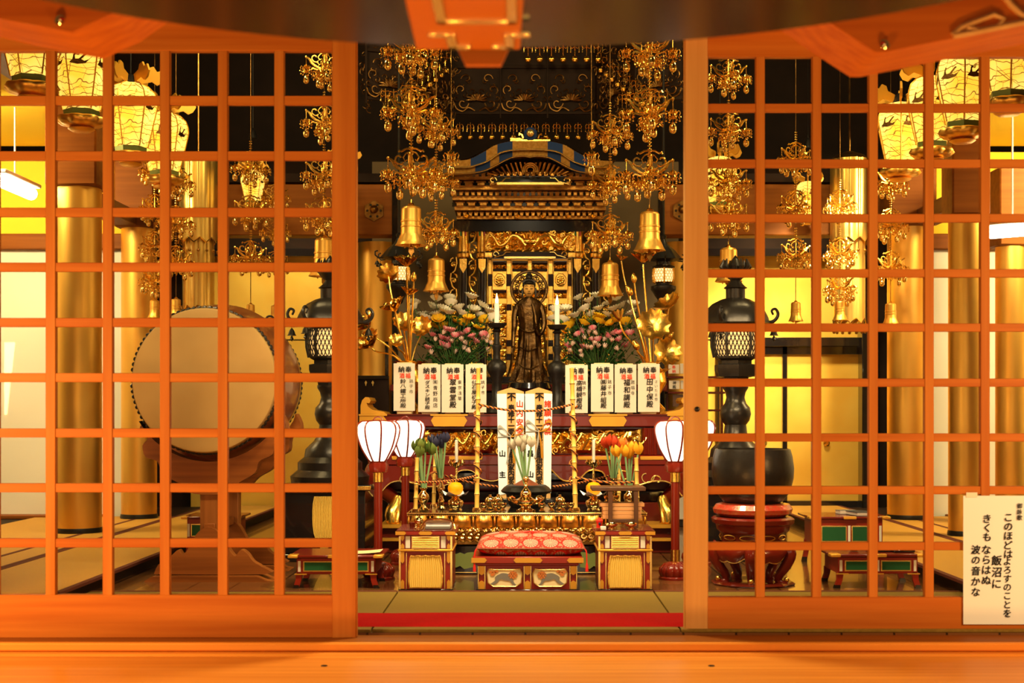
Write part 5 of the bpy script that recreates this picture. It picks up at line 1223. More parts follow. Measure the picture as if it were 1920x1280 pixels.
# ---------------------------------------------------------------- gilt lotus arrangements
def lotus_bloom(r, n=9, op=.9):
    b = B()
    for ring, (k, rr, tilt) in enumerate(((n, 1, op), (n-2, .85, op*.6), (5, .6, op*.25))):
        for q in range(k):
            b.push((0, 0, 0), (0, 0, 2*pi*(q+.5*ring)/k)); w = r*.36*rr
            def fn(u, v):
                a = 2*u-1; ww = w*sin(pi*min(1, .12+v*.88))**.7*(1 if v < .98 else .4); rad = r*(.10+rr*sin(tilt*1.25*v)*.95); z = r*rr*(.02+.95*v*cos(tilt*.9*v)); return (rad-abs(a)**2*-.08*r, a*ww, z-.10*r*a*a*0)
            b.grid(fn, 5, 7); b.pop()
    b.sphere((0, 0, r*.12), r*.24, 10); return b
def lotus_bud(r):
    b = B(); b.lathe([(0, -r), (r*.32, -r*.9), (r*.62, -r*.3), (r*.56, r*.3), (r*.25, r*.95), (0, r*1.3)], 18, flute=lambda a, i: 1+.05*cos(a*5)); return b
def lotus_leaf(r, dish=.35, sc=11):
    b = B()
    def fn(u, v):
        a = 2*pi*u; rr = r*v*(1+.07*cos(a*sc)*v); return (rr*cos(a), rr*sin(a), dish*r*v*v*(1+.10*cos(a*sc))+.05*r*cos(a*2)*v)
    b.grid(fn, 88, 9, wrapu=True); return b
def lotus_set(label, px, Y, vase_px, items, base_y):
    z0 = AZ; t = thing('gilt_lotus_arrangement', label, 'ornament', (PX(vase_px, Y), Y, z0), 0, 'gilt lotus arrangements on the altar'); e = SZ(1, Y)
    L = lambda x, y: (PX(x, Y)-PX(vase_px, Y), PZ(y, Y)-z0)
    b = B(); b.lathe([(0, 0), (22*e, 0), (24*e, .03), (12*e, .07), (14*e, .12), (26*e, .19), (22*e, .25), (11*e, .29), (13*e, .31), (0, .30)], 24); b.obj('vase', 'gold', t)
    zc = L(0, base_y)[1]
    for k in range(14):
        a = 2*pi*k/14; bb = B(); bb.push((0, 0, zc-.05), (0, 0, a))
        bb.grid(lambda u, v: (e*(6+30*sin(v*1.35)), (2*u-1)*e*8.5*sin(pi*(.2+.72*v)), e*22*v*(1-.35*v*v)), 6, 7); bb.pop(); bb.obj('collar_petal', 'gold', t)
    st = B()
    for kind, x, y, r, tx, ty, dy in items:
        X, Z = L(x, y); r *= e
        bb, nm = {'bloom': (lotus_bloom, 'lotus_bloom'), 'bud': (lotus_bud, 'lotus_bud'), 'leaf': (lotus_leaf, 'lotus_leaf'), 'cup': (lambda r: lotus_leaf(r, 1.5, 8), 'lotus_leaf')}[kind]
        bb(r).obj(nm, 'gold', t, (X, dy, Z), (tx, ty, 0), ang=60)
        st.tube(smooth_pts([(X, dy+.004, Z-r*.2), (X*.86, dy*.8, Z*.8+zc*.2-.02), (X*.45, dy*.4, Z*.35+zc*.65), (X*.12, 0, zc-.03)], 5), .0052, 5)
    st.obj('stem', 'gold', t)
lotus_set('gilt lotus arrangement left of the white chrysanthemums', 762, 8.3, 768, (('bloom', 762, 497, 25, .25, 0, 0), ('leaf', 728, 514, 20, -.9, -.6, .02), ('bud', 776, 520, 9, .1, .1, -.02), ('bloom', 768, 553, 18, .1, .2, -.05), ('bloom', 742, 582, 25, .3, -.45, -.04), ('leaf', 756, 606, 22, .9, .4, .04), ('bloom', 691, 612, 26, .4, -.8, 0), ('bloom', 699, 648, 27, .6, -.7, -.06), ('leaf', 745, 641, 14, 1.0, .5, -.08), ('leaf', 790, 612, 20, 1.2, -.4, .05)), 676)
lotus_set('gilt lotus arrangement right of the pink and white chrysanthemums', 1224, 8.3, 1224, (('bloom', 1206, 490, 25, .2, 0, 0), ('bud', 1188, 522, 9, 0, -.1, -.02), ('bud', 1179, 546, 10, 0, -.5, -.03), ('cup', 1160, 602, 12, -.1, -.2, -.08), ('leaf', 1222, 613, 30, 1.25, 0, -.10), ('leaf', 1254, 572, 26, .5, -.6, .02), ('bud', 1191, 648, 10, .0, -.5, -.05), ('leaf', 1248, 662, 26, 1.2, .7, -.04), ('bud', 1258, 628, 6, .1, .7, 0), ('bloom', 1166, 485, 12, .2, .2, .05)), 690)
# ================================================================ brass-edged front altar table
YG = 6.75; GX = PX(988, YG); GZ = PZ(961, YG)
ga = thing('gilt_altar_table', 'low gilt altar table with a row of big lotus petals, set with brass vessels', 'altar table', (GX, YG, 0)); ge = SZ(1, YG)
gx = lambda px: PX(px, YG)-GX
gz = lambda py: PZ(py, YG)
HW = 223*ge
B().box(-HW, HW, 0, .62, GZ-.012, GZ, .003).obj('table_top', 'black_lacquer', ga)
b = B(); b.box(-HW-.004, HW+.004, -.006, .0, GZ-.007, GZ+.001, .002); b.box(-HW-.006, -HW, -.006, .62, GZ-.007, GZ+.001, .002); b.box(HW, HW+.006, -.006, .62, GZ-.007, GZ+.001, .002); b.obj('edge_strip', 'bright_gold', ga)
b = B()
for k in range(112): b.sphere((-HW+2*HW*k/111, -.003, GZ-.013), .0052, 6)
b.obj('beaded_edge', 'bright_gold', ga)
B().box(-HW+.012, HW-.012, .02, .60, gz(992), GZ-.012, .004).obj('petal_core', 'dark_gold', ga)  # core coloured darker to put shade into the gaps between petals
def petal(u, v):
    a = (2*u-1); w = .0415*(1-.22*(v**4))*(1 if v > .08 else .8); bul = sqrt(max(0, 1-a*a*.95))
    return (a*w, -.004-.050*bul*sin(pi*(.15+.60*v))-.012*v+.010*math.exp(-(a*5)**2)*v*v, gz(989)+(gz(967)-gz(989))*v+.007*(abs(a)-.5*a*a)*v*v)
b = B(); b.grid(petal, 17, 12); PET = b.mesh('lotus_petal', 'satin_gold', 60)
for k in range(11): place(PET, 'lotus_petal', ga, (-HW+.055+(2*HW-.11)*k/10, .02, 0))
b = B()
for k in range(12): x = -HW+.004+(2*HW-.008)*k/11; b.push((x, .004, (gz(966)+gz(987))/2)); b.lathe([(.003, -.026), (.006, -.012), (.0075, .008), (.004, .026)], 10); b.pop()
b.objs('petal_divider', 'gold', ga)
b = B(); N = 240; HR = HW*.90                                            # twisted rope moulding
b.grid(lambda u, v: (-HR+2*HR*v, .002-(.0105+.0052*cos(2*(2*pi*u)+v*170))*cos(2*pi*u), gz(993.5)+(.0105+.0052*cos(2*(2*pi*u)+v*170))*sin(2*pi*u)), 14, N, wrapu=True); b.obj('rope_moulding', 'bright_gold', ga)
B().box(-HR+.02, HR-.02, .03, .58, gz(1022), gz(995), .004).obj('waist', 'old_gold', ga)
for s in (1, -1):
    b = B()
    for c in (92, 106, 120, 134):
        b.sphere((s*c*ge, .02, gz(1008)), 8*ge, 12, 0, (1, .8, 1.2)); b.tube([(s*(c+dx)*ge, .0, gz(1004+dz)) for dx, dz in spiral(0, 0, 6, 2, 0, 5, 12)], ge*1.6, 5)
    b.obj('waist_scroll', 'bright_gold', ga)
b = B(); b.box(-HR+.03, HR-.03, .04, .57, 0, gz(1024), .004); b.obj('base', 'black_lacquer', ga)
b = B()
for s in (1, -1):
    P = [(100, 1036), (112, 1037), (118, 1040), (126, 1037), (134, 1040), (142, 1037), (142, 1062), (136, 1066), (126, 1062), (118, 1068), (100, 1064)]
    b.prism([(s*x*ge, gz(y)) for x, y in P], .034, .042)
b.objs('gilt_cartouche', 'tin_green', ga)
b = B()
for s in (1, -1): b.box(min(s*95*ge, s*150*ge), max(s*95*ge, s*150*ge), .032, .04, gz(1075), gz(1073.6))
b.objs('gilt_line', 'gilt_edge', ga)

# vessels on it
def vessel(name, label, cat, prof, px, Y, n=24, m='brass', group=None, fl=None, parent_z=None):
    e = SZ(1, Y); zt = GZ if parent_z is None else parent_z
    t = thing(name, label, cat, (PX(px, Y), Y, zt+.001), 0, group)
    B().lathe([(r*e, z*e) for r, z in prof], n, flute=fl).obj('body', m, t)
    return t
VASE = [(0, 0), (11, 0), (11.5, 2), (7, 6), (4, 10), (5, 13), (9, 18), (11, 24), (10, 30), (5, 35), (4, 38), (7, 41), (8.5, 43), (6, 42), (0, 38)]
TALLV = [(0, 0), (8, 0), (8.5, 2), (5, 6), (6, 12), (6.5, 16), (4, 20), (3.5, 26), (5, 31), (7.5, 36), (7, 42), (4, 47), (3.5, 52), (6.5, 56), (7, 58), (5, 57), (0, 54)]
def tulips(t, px, Y, base_py, flowers, m, r=9):
    e = SZ(1, Y); z0 = t.location.z; st = B()
    for i, (x, y) in enumerate(flowers):
        X, Z, d = (x-px)*e, PZ(y, Y)-z0, (-.02 if i % 2 else .015)
        b = B(); b.push((X, d, Z), (0, (x-px)*.012, i))
        for k in range(5):
            b.push((0, 0, 0), (0, 0, 2*pi*k/5)); b.grid(lambda u, v: (r*e*(.12+.72*sin(pi*(.06+.74*v))), (2*u-1)*r*e*.62*sin(pi*(.1+.86*v)), r*e*(-.95+2.3*v)), 5, 7); b.pop()
        b.pop(); b.obj('flower', m[i % len(m)], t, ang=70)
        st.tube(smooth_pts([(X, d, Z-r*e*.8), (X*.55, d*.6, (Z*.45+(PZ(base_py, Y)-z0)*.55)), (X*.08, 0, PZ(base_py, Y)-z0-.01)], 5), e*1.9, 6)
    st.obj('stem', 'stem_green', t)
G1 = 'brass flower vases on the front altar'
t = vessel('flower_vase', 'brass vase of green lotus buds at the left end of the front altar', 'vase', VASE, 794, 6.88, group=G1); tulips(t, 794, 6.88, 925, [(781, 838), (790, 834), (797, 838), (787, 846), (809, 843)], ['bud_green'], 10)
t = vessel('flower_vase', 'slim brass vase of navy blue lotus buds behind the left candle', 'vase', TALLV, 827, 7.0, group=G1); tulips(t, 827, 7.0, 905, [(810, 825), (818, 829), (828, 832), (836, 821), (824, 824)], ['bud_navy'], 8.5)
t = vessel('flower_vase', 'slim brass vase of red lotus buds behind the wooden box stand', 'vase', TALLV, 1150, 7.0, group=G1); tulips(t, 1150, 7.0, 905, [(1136, 831), (1150, 829), (1168, 832), (1144, 826), (1158, 838)], ['bud_red', 'bud_red', 'bud_orange'], 9.5)
t = vessel('flower_vase', 'brass vase of yellow lotus buds at the right end of the front altar', 'vase', VASE, 1180, 6.88, group=G1); tulips(t, 1180, 6.88, 925, [(1156, 847), (1172, 846), (1186, 840), (1196, 842), (1180, 850)], ['bud_yellow'], 10)
# candle stands with thin unlit candles
for px, lab, side in ((856, 'left', 'standing behind the left orange'), (1113, 'right', 'standing behind the right orange')):
    Y = 7.08; e = SZ(1, Y); t = thing('candle_stand', 'slender brass candle stand %s' % side, 'candle stand', (PX(px, Y), Y, GZ+.001), 0, 'slender brass candle stands'); z = lambda py: PZ(py, Y)-GZ
    B().lathe([(0, 0), (10*e, 0), (11*e, 2*e), (4*e, 5*e), (2.4*e, 12*e), (2.2*e, z(880)), (2*e, z(878)), (6*e, z(876)), (9*e, z(872)), (12*e, z(868)), (13*e, z(866)), (10*e, z(866)), (0, z(868))], 24).obj('stand', 'brass', t)
    b = B()
    for k in range(10): a = 2*pi*k/10; b.tube([(10*e*cos(a), 10*e*sin(a), z(872)), (14*e*cos(a), 14*e*sin(a), z(867)), (12*e*cos(a+.2), 12*e*sin(a+.2), z(862))], [2*e, 2.4*e, 1*e], 5)
    b.obj('lotus_drip_tray', 'brass', t)
    c = thing('thin_candle', 'thin unlit white candle on the %s brass stand' % lab, 'candle', (PX(px, Y), Y, GZ+z(867)), 0, 'thin unlit candles'); h = z(824)-z(867)
    B().lathe([(0, 0), (3*e, 0), (3*e, h-.004), (1.5*e, h), (0, h)], 14).obj('wax', 'white_paint', c); w = B(); w.tube([(0, 0, h), (0, 0, h+.008)], .0012, 4); w.obj('wick', 'ink', c)
# oranges on paper on fluted brass bowls
for px, lab in ((854, 'left'), (1113, 'right')):
    Y = 6.86
    t = vessel('fluted_bowl', 'fluted brass footed bowl under the %s orange' % lab, 'bowl', [(0, 0), (12, 0), (12.5, 2), (10, 5), (13, 10), (14.5, 16), (13, 20), (8, 23), (6, 25), (13, 28), (12, 29), (0, 28)], px, Y, 36, group='fluted brass bowls', fl=lambda a, i: 1+(.06*abs(cos(a*8)) if 2 < i < 7 else 0)); e = SZ(1, Y)
    p = thing('offering_paper', 'folded white paper under the %s orange, corners turned up' % lab, 'paper', (PX(px, Y), Y, GZ+29*e)); b = B()
    b.push((0, 0, 0), (0, 0, .35)); b.grid(lambda u, v: ((2*u-1)*20*e, (2*v-1)*20*e, 9*e*(abs(2*u-1)*abs(2*v-1))**1.2+.002), 14, 14); b.pop(); b.obj('sheet', 'white_paper', p)
    o = thing('orange', 'bright %s orange resting on folded white paper' % lab, 'fruit', (PX(px, Y), Y, GZ+30*e), 0, 'oranges on the front altar')
    B().lathe([(0, 0), (8*e, 1*e), (13*e, 6*e), (14.6*e, 12*e), (13.6*e, 18*e), (9*e, 23*e), (3*e, 24.6*e), (0, 24*e)], 24).obj('fruit', 'orange_fruit', o)
    B().lathe([(0, 24*e), (2*e, 24.6*e), (1*e, 25.6*e), (0, 25.6*e)], 6).obj('stem_button', 'stem_green', o)
# groups of small brass cups (six vessels)
CUP = [(0, 0), (6, 0), (6.2, 1.2), (3.4, 3), (3, 5), (6, 8), (7.4, 13), (7.6, 15), (6.6, 14), (4, 9), (0, 8)]
LID = [(0, 0), (9, 0), (9.4, 1.5), (6, 4), (6.4, 9), (9.5, 14), (10, 18), (7.5, 22), (2.5, 24), (2.8, 27), (0, 28)]
i = 0
for px, prof, Y, lab in ((907, CUP, 6.84, 'small brass cup leftmost of the left group, by the bamboo pole'), (919, LID, 6.98, 'lidded brass cup at the back of the left group'), (929, CUP, 6.84, 'small brass cup at the front middle of the left group'), (943, CUP, 6.86, 'small brass cup nearest the black burner, left group'), (934, LID, 7.02, 'brass cup behind the left group beside the black burner'),
                         (1016, CUP, 6.84, 'small brass cup just right of the central brass pagoda'), (1034, CUP, 6.86, 'small brass cup at the left of the right group'), (1050, LID, 6.98, 'lidded brass cup at the back of the right group'), (1056, CUP, 6.84, 'small brass cup at the front of the right group'), (1070, CUP, 6.86, 'small brass cup nearest the right bamboo pole')):
    vessel('brass_cup', lab, 'cup', prof, px, Y, 20, group='small brass cups on the front altar')
# central brass pagoda censer with spouts
Y = 6.86
t = vessel('brass_censer', 'tall brass censer with ball finial in the middle of the front altar', 'censer', [(0, 0), (18, 0), (18, 3), (10, 6), (9, 9), (17, 13), (21, 18), (21, 21), (14, 24), (10, 27), (11, 32), (9, 37), (5, 41), (3, 44), (4.5, 47), (3, 49), (2.6, 53), (4, 55), (0, 55)], 986, Y, 30); e = SZ(1, Y)
b = B(); b.sphere((0, 0, 60*e), 6*e, 14); b.obj('ball_finial', 'brass', t)
for s in (1, -1):
    b = B(); b.tube(smooth_pts([(s*14*e, -.01, 14*e), (s*24*e, -.02, 17*e), (s*30*e, -.02, 24*e), (s*26*e, -.02, 28*e), (s*20*e, -.02, 25*e)], 4), e*2.4, 7); b.tube([(s*20*e, 0, 22*e), (s*31*e, -.01, 22*e), (s*35*e, -.01, 26*e)], [4*e, 3*e, 1*e], 7); b.obj('scroll_handle', 'brass', t)
t = vessel('flower_vase', 'small vase of white lotus buds in front of the memorial tablets', 'vase', [(0, 0), (9, 0), (9, 2), (4, 6), (6, 16), (8, 24), (4, 34), (5, 38), (0, 37)], 986, 7.0, group=G1)
tulips(t, 986, 7.0, 905, [(961, 834), (972, 828), (984, 826), (996, 829), (978, 838)], ['bud_white'], 9)
# black censer pot with conical lid behind
Y = 7.16
t = vessel('iron_pot', 'black lidded pot with brown cone behind the brass censer, before the tablets', 'pot', [(0, 0), (30, 0), (34, 6), (37, 16), (38, 24), (46, 27), (48, 30), (42, 37), (36, 41), (0, 41)], 987, Y, 30, 'black_iron'); e = SZ(1, Y)
B().lathe([(0, 40*e), (27*e, 40*e), (14*e, 47*e), (4*e, 53*e), (0, 54*e)], 24).obj('cone', 'conical_red', t)
# memorial tablets
for px, lab, red, black, dz in ((957.5, 'left wooden prayer tablet with white paper strips and silver bow', '山内安全', '山主', 0), (1010, 'right wooden prayer tablet with white paper strips and gold bow', '諸願成就', '昌山', 2)):
    Y = 7.5; e = SZ(1, Y); zb0 = PZ(934, Y); t = thing('prayer_tablet', lab, 'tablet', (PX(px, Y), Y, zb0), 0, 'wooden prayer tablets'); z = lambda py: PZ(py, Y)-zb0
    B().prism([(-25*e, z(734)), (0, z(726)), (25*e, z(734)), (22*e, 0), (-22*e, 0)], 0, .02).obj('board', 'tablet_wood', t)
    b = B(); b.prism([(-25.6*e, z(738)), (-7.5*e, z(738)), (-6*e, z(925)), (-22.6*e, z(928))], -.004, -.001); b.obj('paper_strip', 'white_paper', t)
    b = B(); b.prism([(10*e, z(737)), (25.6*e, z(738)), (23*e, z(924)), (9*e, z(922))], -.004, -.001); b.obj('paper_strip', 'white_paper', t)
    g = B(); glyphs(g, '不', 1.5*e, z(744), 17*e, 0, -.006, bold=.03); glyphs(g, '奉修十一面観音護摩供家内安全祈', 1.2*e, z(764), 13*e, 0, -.006, pitch=.86, bold=.03)
    glyphs(g, black, -15.5*e, z(850+dz*0), 13*e, 0, -.006, pitch=3.0, bold=.03); g.obj('writing', 'ink', t)
    r = B(); glyphs(r, red, 17*e, z(757), 14*e, 0, -.006, pitch=1.22, bold=.03); r.obj('red_writing', 'red_ink', t)
    for s, m in ((-1, 'silver_cord'), (1, 'gold_paint')):
        w = B()
        for k in range(4):
            w.tube(smooth_pts([(1*e, -.012, z(818-dz*5)), (s*(10+k)*e, -.014, z(806-k-dz*5)), (s*(21+k)*e, -.012-.002*k, z(797+2*k-dz*5)), (s*(23-k)*e, -.014, z(808+k-dz*5)), (s*12*e, -.012, z(815+k*.5-dz*5)), (1*e, -.012, z(819-dz*5))], 4), e*.8, 4)
            w.tube(smooth_pts([(0, -.012, z(818-dz*5)), (s*3*e+k*.8*e, -.014, z(840-dz*5)), (s*(5+k)*e, -.012, z(868-dz*5))], 4), e*.7, 4)
        w.tube([(0, -.01, z(818-dz*5)), (s*25*e, -.008, z(819-dz*5))], e*1, 4); w.obj('cord_bow', m, t)
t = thing('tablet_stand', 'low black stand under the two prayer tablets', 'stand', (PX(985, 7.52), 7.52, 0)); B().box(-.2, .2, -.04, .1, 0, PZ(934, 7.5)-.001, .006).obj('block', 'black_lacquer', t)
# bamboo poles and two-tone rope
def bamboo(label, px0, py0, px1, py1, Y, r, nodes):
    e = SZ(1, Y); x0 = PX(px0, Y); t = thing('bamboo_pole', label, 'pole', (x0, Y, GZ+.001), 0, 'bamboo poles round the front altar'); h = PZ(py1, Y)-GZ; dx = PX(px1, Y)-x0
    pts, rs = [], []
    for k in range(nodes):
        for f, q in ((0, 1.12), (.03, 1.18), (.07, .98), (.5, .92), (.9, .98), (.97, 1.1)):
            v = (k+f)/nodes; pts.append((dx*v, 0, h*v)); rs.append(r*e*q*(1-.12*v))
    pts.append((dx, 0, h)); rs.append(r*e*.8)
    b = B(); b.tube(pts, rs, 10); b.obj('culm', 'bamboo', t)
    b = B()
    for k in range(1, nodes): v = k/nodes; b.tube([(dx*v+r*e*1.02*cos(a), r*e*1.02*sin(a), h*v) for a in [2*pi*i/10 for i in range(10)]], e*.7, 4, closed=True)
    b.obj('node_ring', 'brown_wood', t)
    b = B(); b.lathe([(0, 0), (r*e*2, 0), (r*e*1.7, .012), (r*e*1.25, .014)], 14); b.obj('socket', 'brass', t)
    return t
bamboo('tall bamboo pole in front of the offering boxes, left of the tablets', 894, 950, 897, 690, 6.92, 4.6, 9); bamboo('tall bamboo pole in front of the offering boxes, right of the tablets', 1079, 950, 1072, 690, 6.92, 4.8, 9)
bamboo('short bamboo pole at the front left corner of the front altar', 779, 955, 782, 858, 6.84, 4.2, 4); bamboo('short bamboo pole behind the navy buds, left rear of the front altar', 813, 955, 816, 850, 7.2, 3.8, 4)
bamboo('short bamboo pole behind the red buds, right rear of the front altar', 1160, 955, 1161, 850, 7.2, 3.8, 4); bamboo('short bamboo pole at the front right corner of the front altar', 1195, 955, 1193, 858, 6.84, 4.4, 4)
re_ = .0062
def rope(label, p, sag=0, n=22, coil=None):
    rp = B(); out = []
    if coil is None:
        for a, c in zip(p, p[1:]):
            A, C = Vector((PX(a[0], a[2]), a[2], PZ(a[1], a[2]))), Vector((PX(c[0], c[2]), c[2], PZ(c[1], c[2])))
            for k in range(n): f = k/n; q = A.lerp(C, f); q.z -= sag*4*f*(1-f); out.append(q)
        out.append(C); rp.tube(out, re_, 6)
    else: rp.tube([(PX(coil, 6.92)+.019*cos(k*.55), 6.92+.019*sin(k*.55), PZ(760, 6.92)-.0072*k) for k in range(54)], re_*.75, 5)
    tag(rp.obj('two_tone_rope', 'two_tone_rope'), label, 'rope', 'two-tone ropes round the front altar')
rope('orange and black rope sagging between the two tall bamboo poles', [(896, 757, 6.893), (1075, 757, 6.893)], .035)
rope('orange and black rope from the tall right pole to the wooden box stand', [(1079, 894, 6.893), (1190, 903, 6.80)], .012)
rope('orange and black rope from the tall left pole to the green-bud vase corner', [(896, 891, 6.893), (778, 903, 6.80)], .012)
rope('short rope along the left end, from front corner pole to rear pole', [(778, 903, 6.87), (815, 884, 7.17)])
rope('rear rope running behind the left orange to the tablets', [(817, 886, 7.17), (935, 912, 7.17)], .01)
rope('rear rope running behind the right orange to the tablets', [(1036, 912, 7.17), (1159, 886, 7.17)], .01)
rope('rope end coiled down the tall left bamboo pole', None, coil=896); rope('rope end coiled down the tall right bamboo pole', None, coil=1075)

# ---------------------------------------------------------------- red cushion platform
YR_ = 6.15; RX = PX(989, YR_); e = SZ(1, YR_); rz_ = lambda py: PZ(py, YR_)
ra = thing('cushion_platform', 'low red lacquered platform with two painted lion panels in the middle of the doorway', 'platform', (RX, YR_, 0))
W = 103*e
B().box(-W, W, -.012, .50, rz_(1056), rz_(1043), .003).obj('top_slab', 'bright_red_lacquer', ra)
B().box(-W*.93, W*.93, 0, .48, rz_(1060), rz_(1056), .002).obj('neck', 'bright_red_lacquer', ra)
B().box(-93*e, 93*e, .006, .47, .006, rz_(1060), .002).obj('body', 'bright_red_lacquer', ra)
B().box(-96*e, 96*e, -.004, .48, 0, .008, .002).obj('foot', 'black_lacquer', ra)
for x0, x1 in ((-105, -80), (-22, 24), (78, 105)):
    b = B(); b.prism([(x0*e, rz_(1045)), (x1*e, rz_(1045)), ((x1+(4 if x1 < 100 else 0))*e, rz_(1049.5)), (x1*e, rz_(1054)), (x0*e, rz_(1054)), ((x0-(4 if x0 > -100 else 0))*e, rz_(1049.5))], -.017, -.010); b.obj('gilt_fitting', 'gold_paint', ra)
for x0 in (-92, -6, 80):
    b = B(); b.prism([(x0*e, rz_(1061)), ((x0+12)*e, rz_(1061)), ((x0+12)*e, rz_(1074)), ((x0+6)*e, rz_(1078)), (x0*e, rz_(1074))], .0, .008); b.prism([(x0*e, rz_(1104)), ((x0+12)*e, rz_(1104)), ((x0+12)*e, rz_(1092)), ((x0+6)*e, rz_(1088)), (x0*e, rz_(1092))], .0, .008); b.objs('gilt_fitting', 'gold_paint', ra)
    b = B(); b.box((x0-1)*e, (x0+.6)*e, .0, .01, rz_(1104), rz_(1061)); b.box((x0+11.4)*e, (x0+13)*e, .0, .01, rz_(1104), rz_(1061)); b.objs('gilt_edging', 'gilt_edge', ra)
def cartouche(x0, x1, y0, y1, f=1): return [((x0+4)*e, rz_(y0)), ((x0+14)*e, rz_(y0+1.5)), ((x1-14)*e, rz_(y0+1.5)), ((x1-4)*e, rz_(y0)), (x1*e, rz_(y0+8)), ((x1-2)*e, rz_(y1-8)), ((x1-12)*e, rz_(y1-1)), ((x0+12)*e, rz_(y1-1)), ((x0+2)*e, rz_(y1-8)), (x0*e, rz_(y0+8))]
for i, (x0, x1) in enumerate(((-76, -10), (10, 75))):
    p = B().prism(cartouche(x0, x1, 1066, 1100), -.000, .008).obj('lion_panel', 'cream_panel', ra, label='cream panel painted with a leaping lion')
    b = B(); pc = cartouche(x0, x1, 1066, 1100); b.tube([(x, -.001, z) for x, z in pc], e*1.0, 5, closed=True); b.obj('gilt_rim', 'gilt_edge', p)
    s = 1 if i == 0 else -1; c = (x0+x1)/2
    q = lambda dx, y: ((c+s*dx)*e, rz_(y))
    def blob(pts): return [(v.x, v.z) for v in smooth_pts([(*q(x, y)[:1], 0, q(x, y)[1]) for x, y in pts+pts[:1]], 4)[:-1]]
    g = B(); g.prism(blob([(-14, 1078), (-4, 1074), (8, 1076), (14, 1082), (18, 1092), (22, 1096), (16, 1096), (10, 1089), (2, 1088), (-8, 1086), (-14, 1092), (-22, 1096), (-26, 1094), (-18, 1088), (-18, 1082)]), -.0022, .002); g.obj('painted_lion', 'lion_grey', p)
    g = B()
    for a in range(9): t2 = 2*pi*a/9; g.prism(blob([(15+6*cos(t2)-2, 1076+5*sin(t2)), (15+6*cos(t2)+2, 1075+5*sin(t2)), (15+8.5*cos(t2)+1, 1078+7*sin(t2)), (15+6*cos(t2)-2, 1079+5*sin(t2))]), -.0030, .0)
    for dx, dy in ((-20, 1073), (-26, 1072), (-16, 1071), (-23, 1077)): g.prism(blob([(dx-4, dy), (dx, dy-2.5), (dx+5, dy), (dx, dy+2.5)]), -.0026, .0)
    g.prism(blob([(11, 1074), (15, 1071), (20, 1074), (20, 1079), (15, 1082), (11, 1079)]), -.0034, .0); g.obj('painted_mane', 'lion_orange', p)
    g = B()
    for dx, dy in ((13.5, 1075.5), (17.5, 1075.5), (15.5, 1079)): g.prism([(q(dx, dy)[0]+e*.9*cos(a), q(dx, dy)[1]+e*.8*sin(a)) for a in [k*pi/4 for k in range(8)]], -.0040, -.001)
    g.obj('painted_face', 'ink', p)
# brocade cushion
cu = thing('brocade_cushion', 'red brocade cushion with chrysanthemum roundels on the low red platform', 'cushion', (PX(995, YR_), YR_+.235, rz_(1043)))
def cushion(u, v):
    a, c = 2*u-1, 2*v-1
    return a, c
n = 40; b = B(); vs = []
CWX, CWY, H = 101*e, .235, .088
def cz(a, c, top):
    k = (max(0, 1-abs(a)**3.2)*max(0, 1-abs(c)**3.0))**.42; return (.034+(H-.034)*k) if top else (.034-.033*min(1, k*1.6))
def cxy(a, c): k = 1-.035*(1-a*a)*abs(c)**6*0-.03*(1-abs(c)**4)*abs(a)**8*0; bul = 1+.02*(1-c*c); return (a*CWX*(1-.03*(1-abs(c)**3)*abs(a)**4*0)*1.0, c*CWY)
for top in (1, 0): b.grid(lambda u, v: (*cxy(2*u-1, 2*v-1), cz(2*u-1, 2*v-1, top)), 48, 40)
b.obj('cushion_body', 'brocade', cu, ang=70)
b = B(); b.tube([(x*CWX*1.003, y*CWY*1.003, .034) for x, y in [(-1, -1)]+[(-1+2*k/10, -1) for k in range(1, 10)]+[(1, -1)]+[(1, -1+2*k/10) for k in range(1, 10)]+[(1, 1), (-1, 1), (-1, 0)]], .0035, 5, closed=True); b.obj('piping', 'conical_red', cu)
for s in (-1, 1):
    b = B(); b.tube(smooth_pts([(s*CWX, -CWY, .034), (s*(CWX+.008), -CWY-.008, .02), (s*(CWX+.010), -CWY-.010, -.03)], 4), .003, 5); b.lathe([], 3) if False else None
    b.push((s*(CWX+.010), -CWY-.010, -.065)); b.lathe([(.007, 0), (.006, .025), (.003, .038), (0, .04)], 8); b.pop(); b.obj('corner_tassel', 'bright_red', cu)
b = B(); b.tube([(-.03, -.02, H+.001), (0, -.03, H+.006), (.03, -.02, H+.001)], .004, 5); b.tube([(0, -.03, H+.004), (.012, -.07, H+.002)], .0035, 5); b.obj('centre_tuft', 'bright_red', cu)

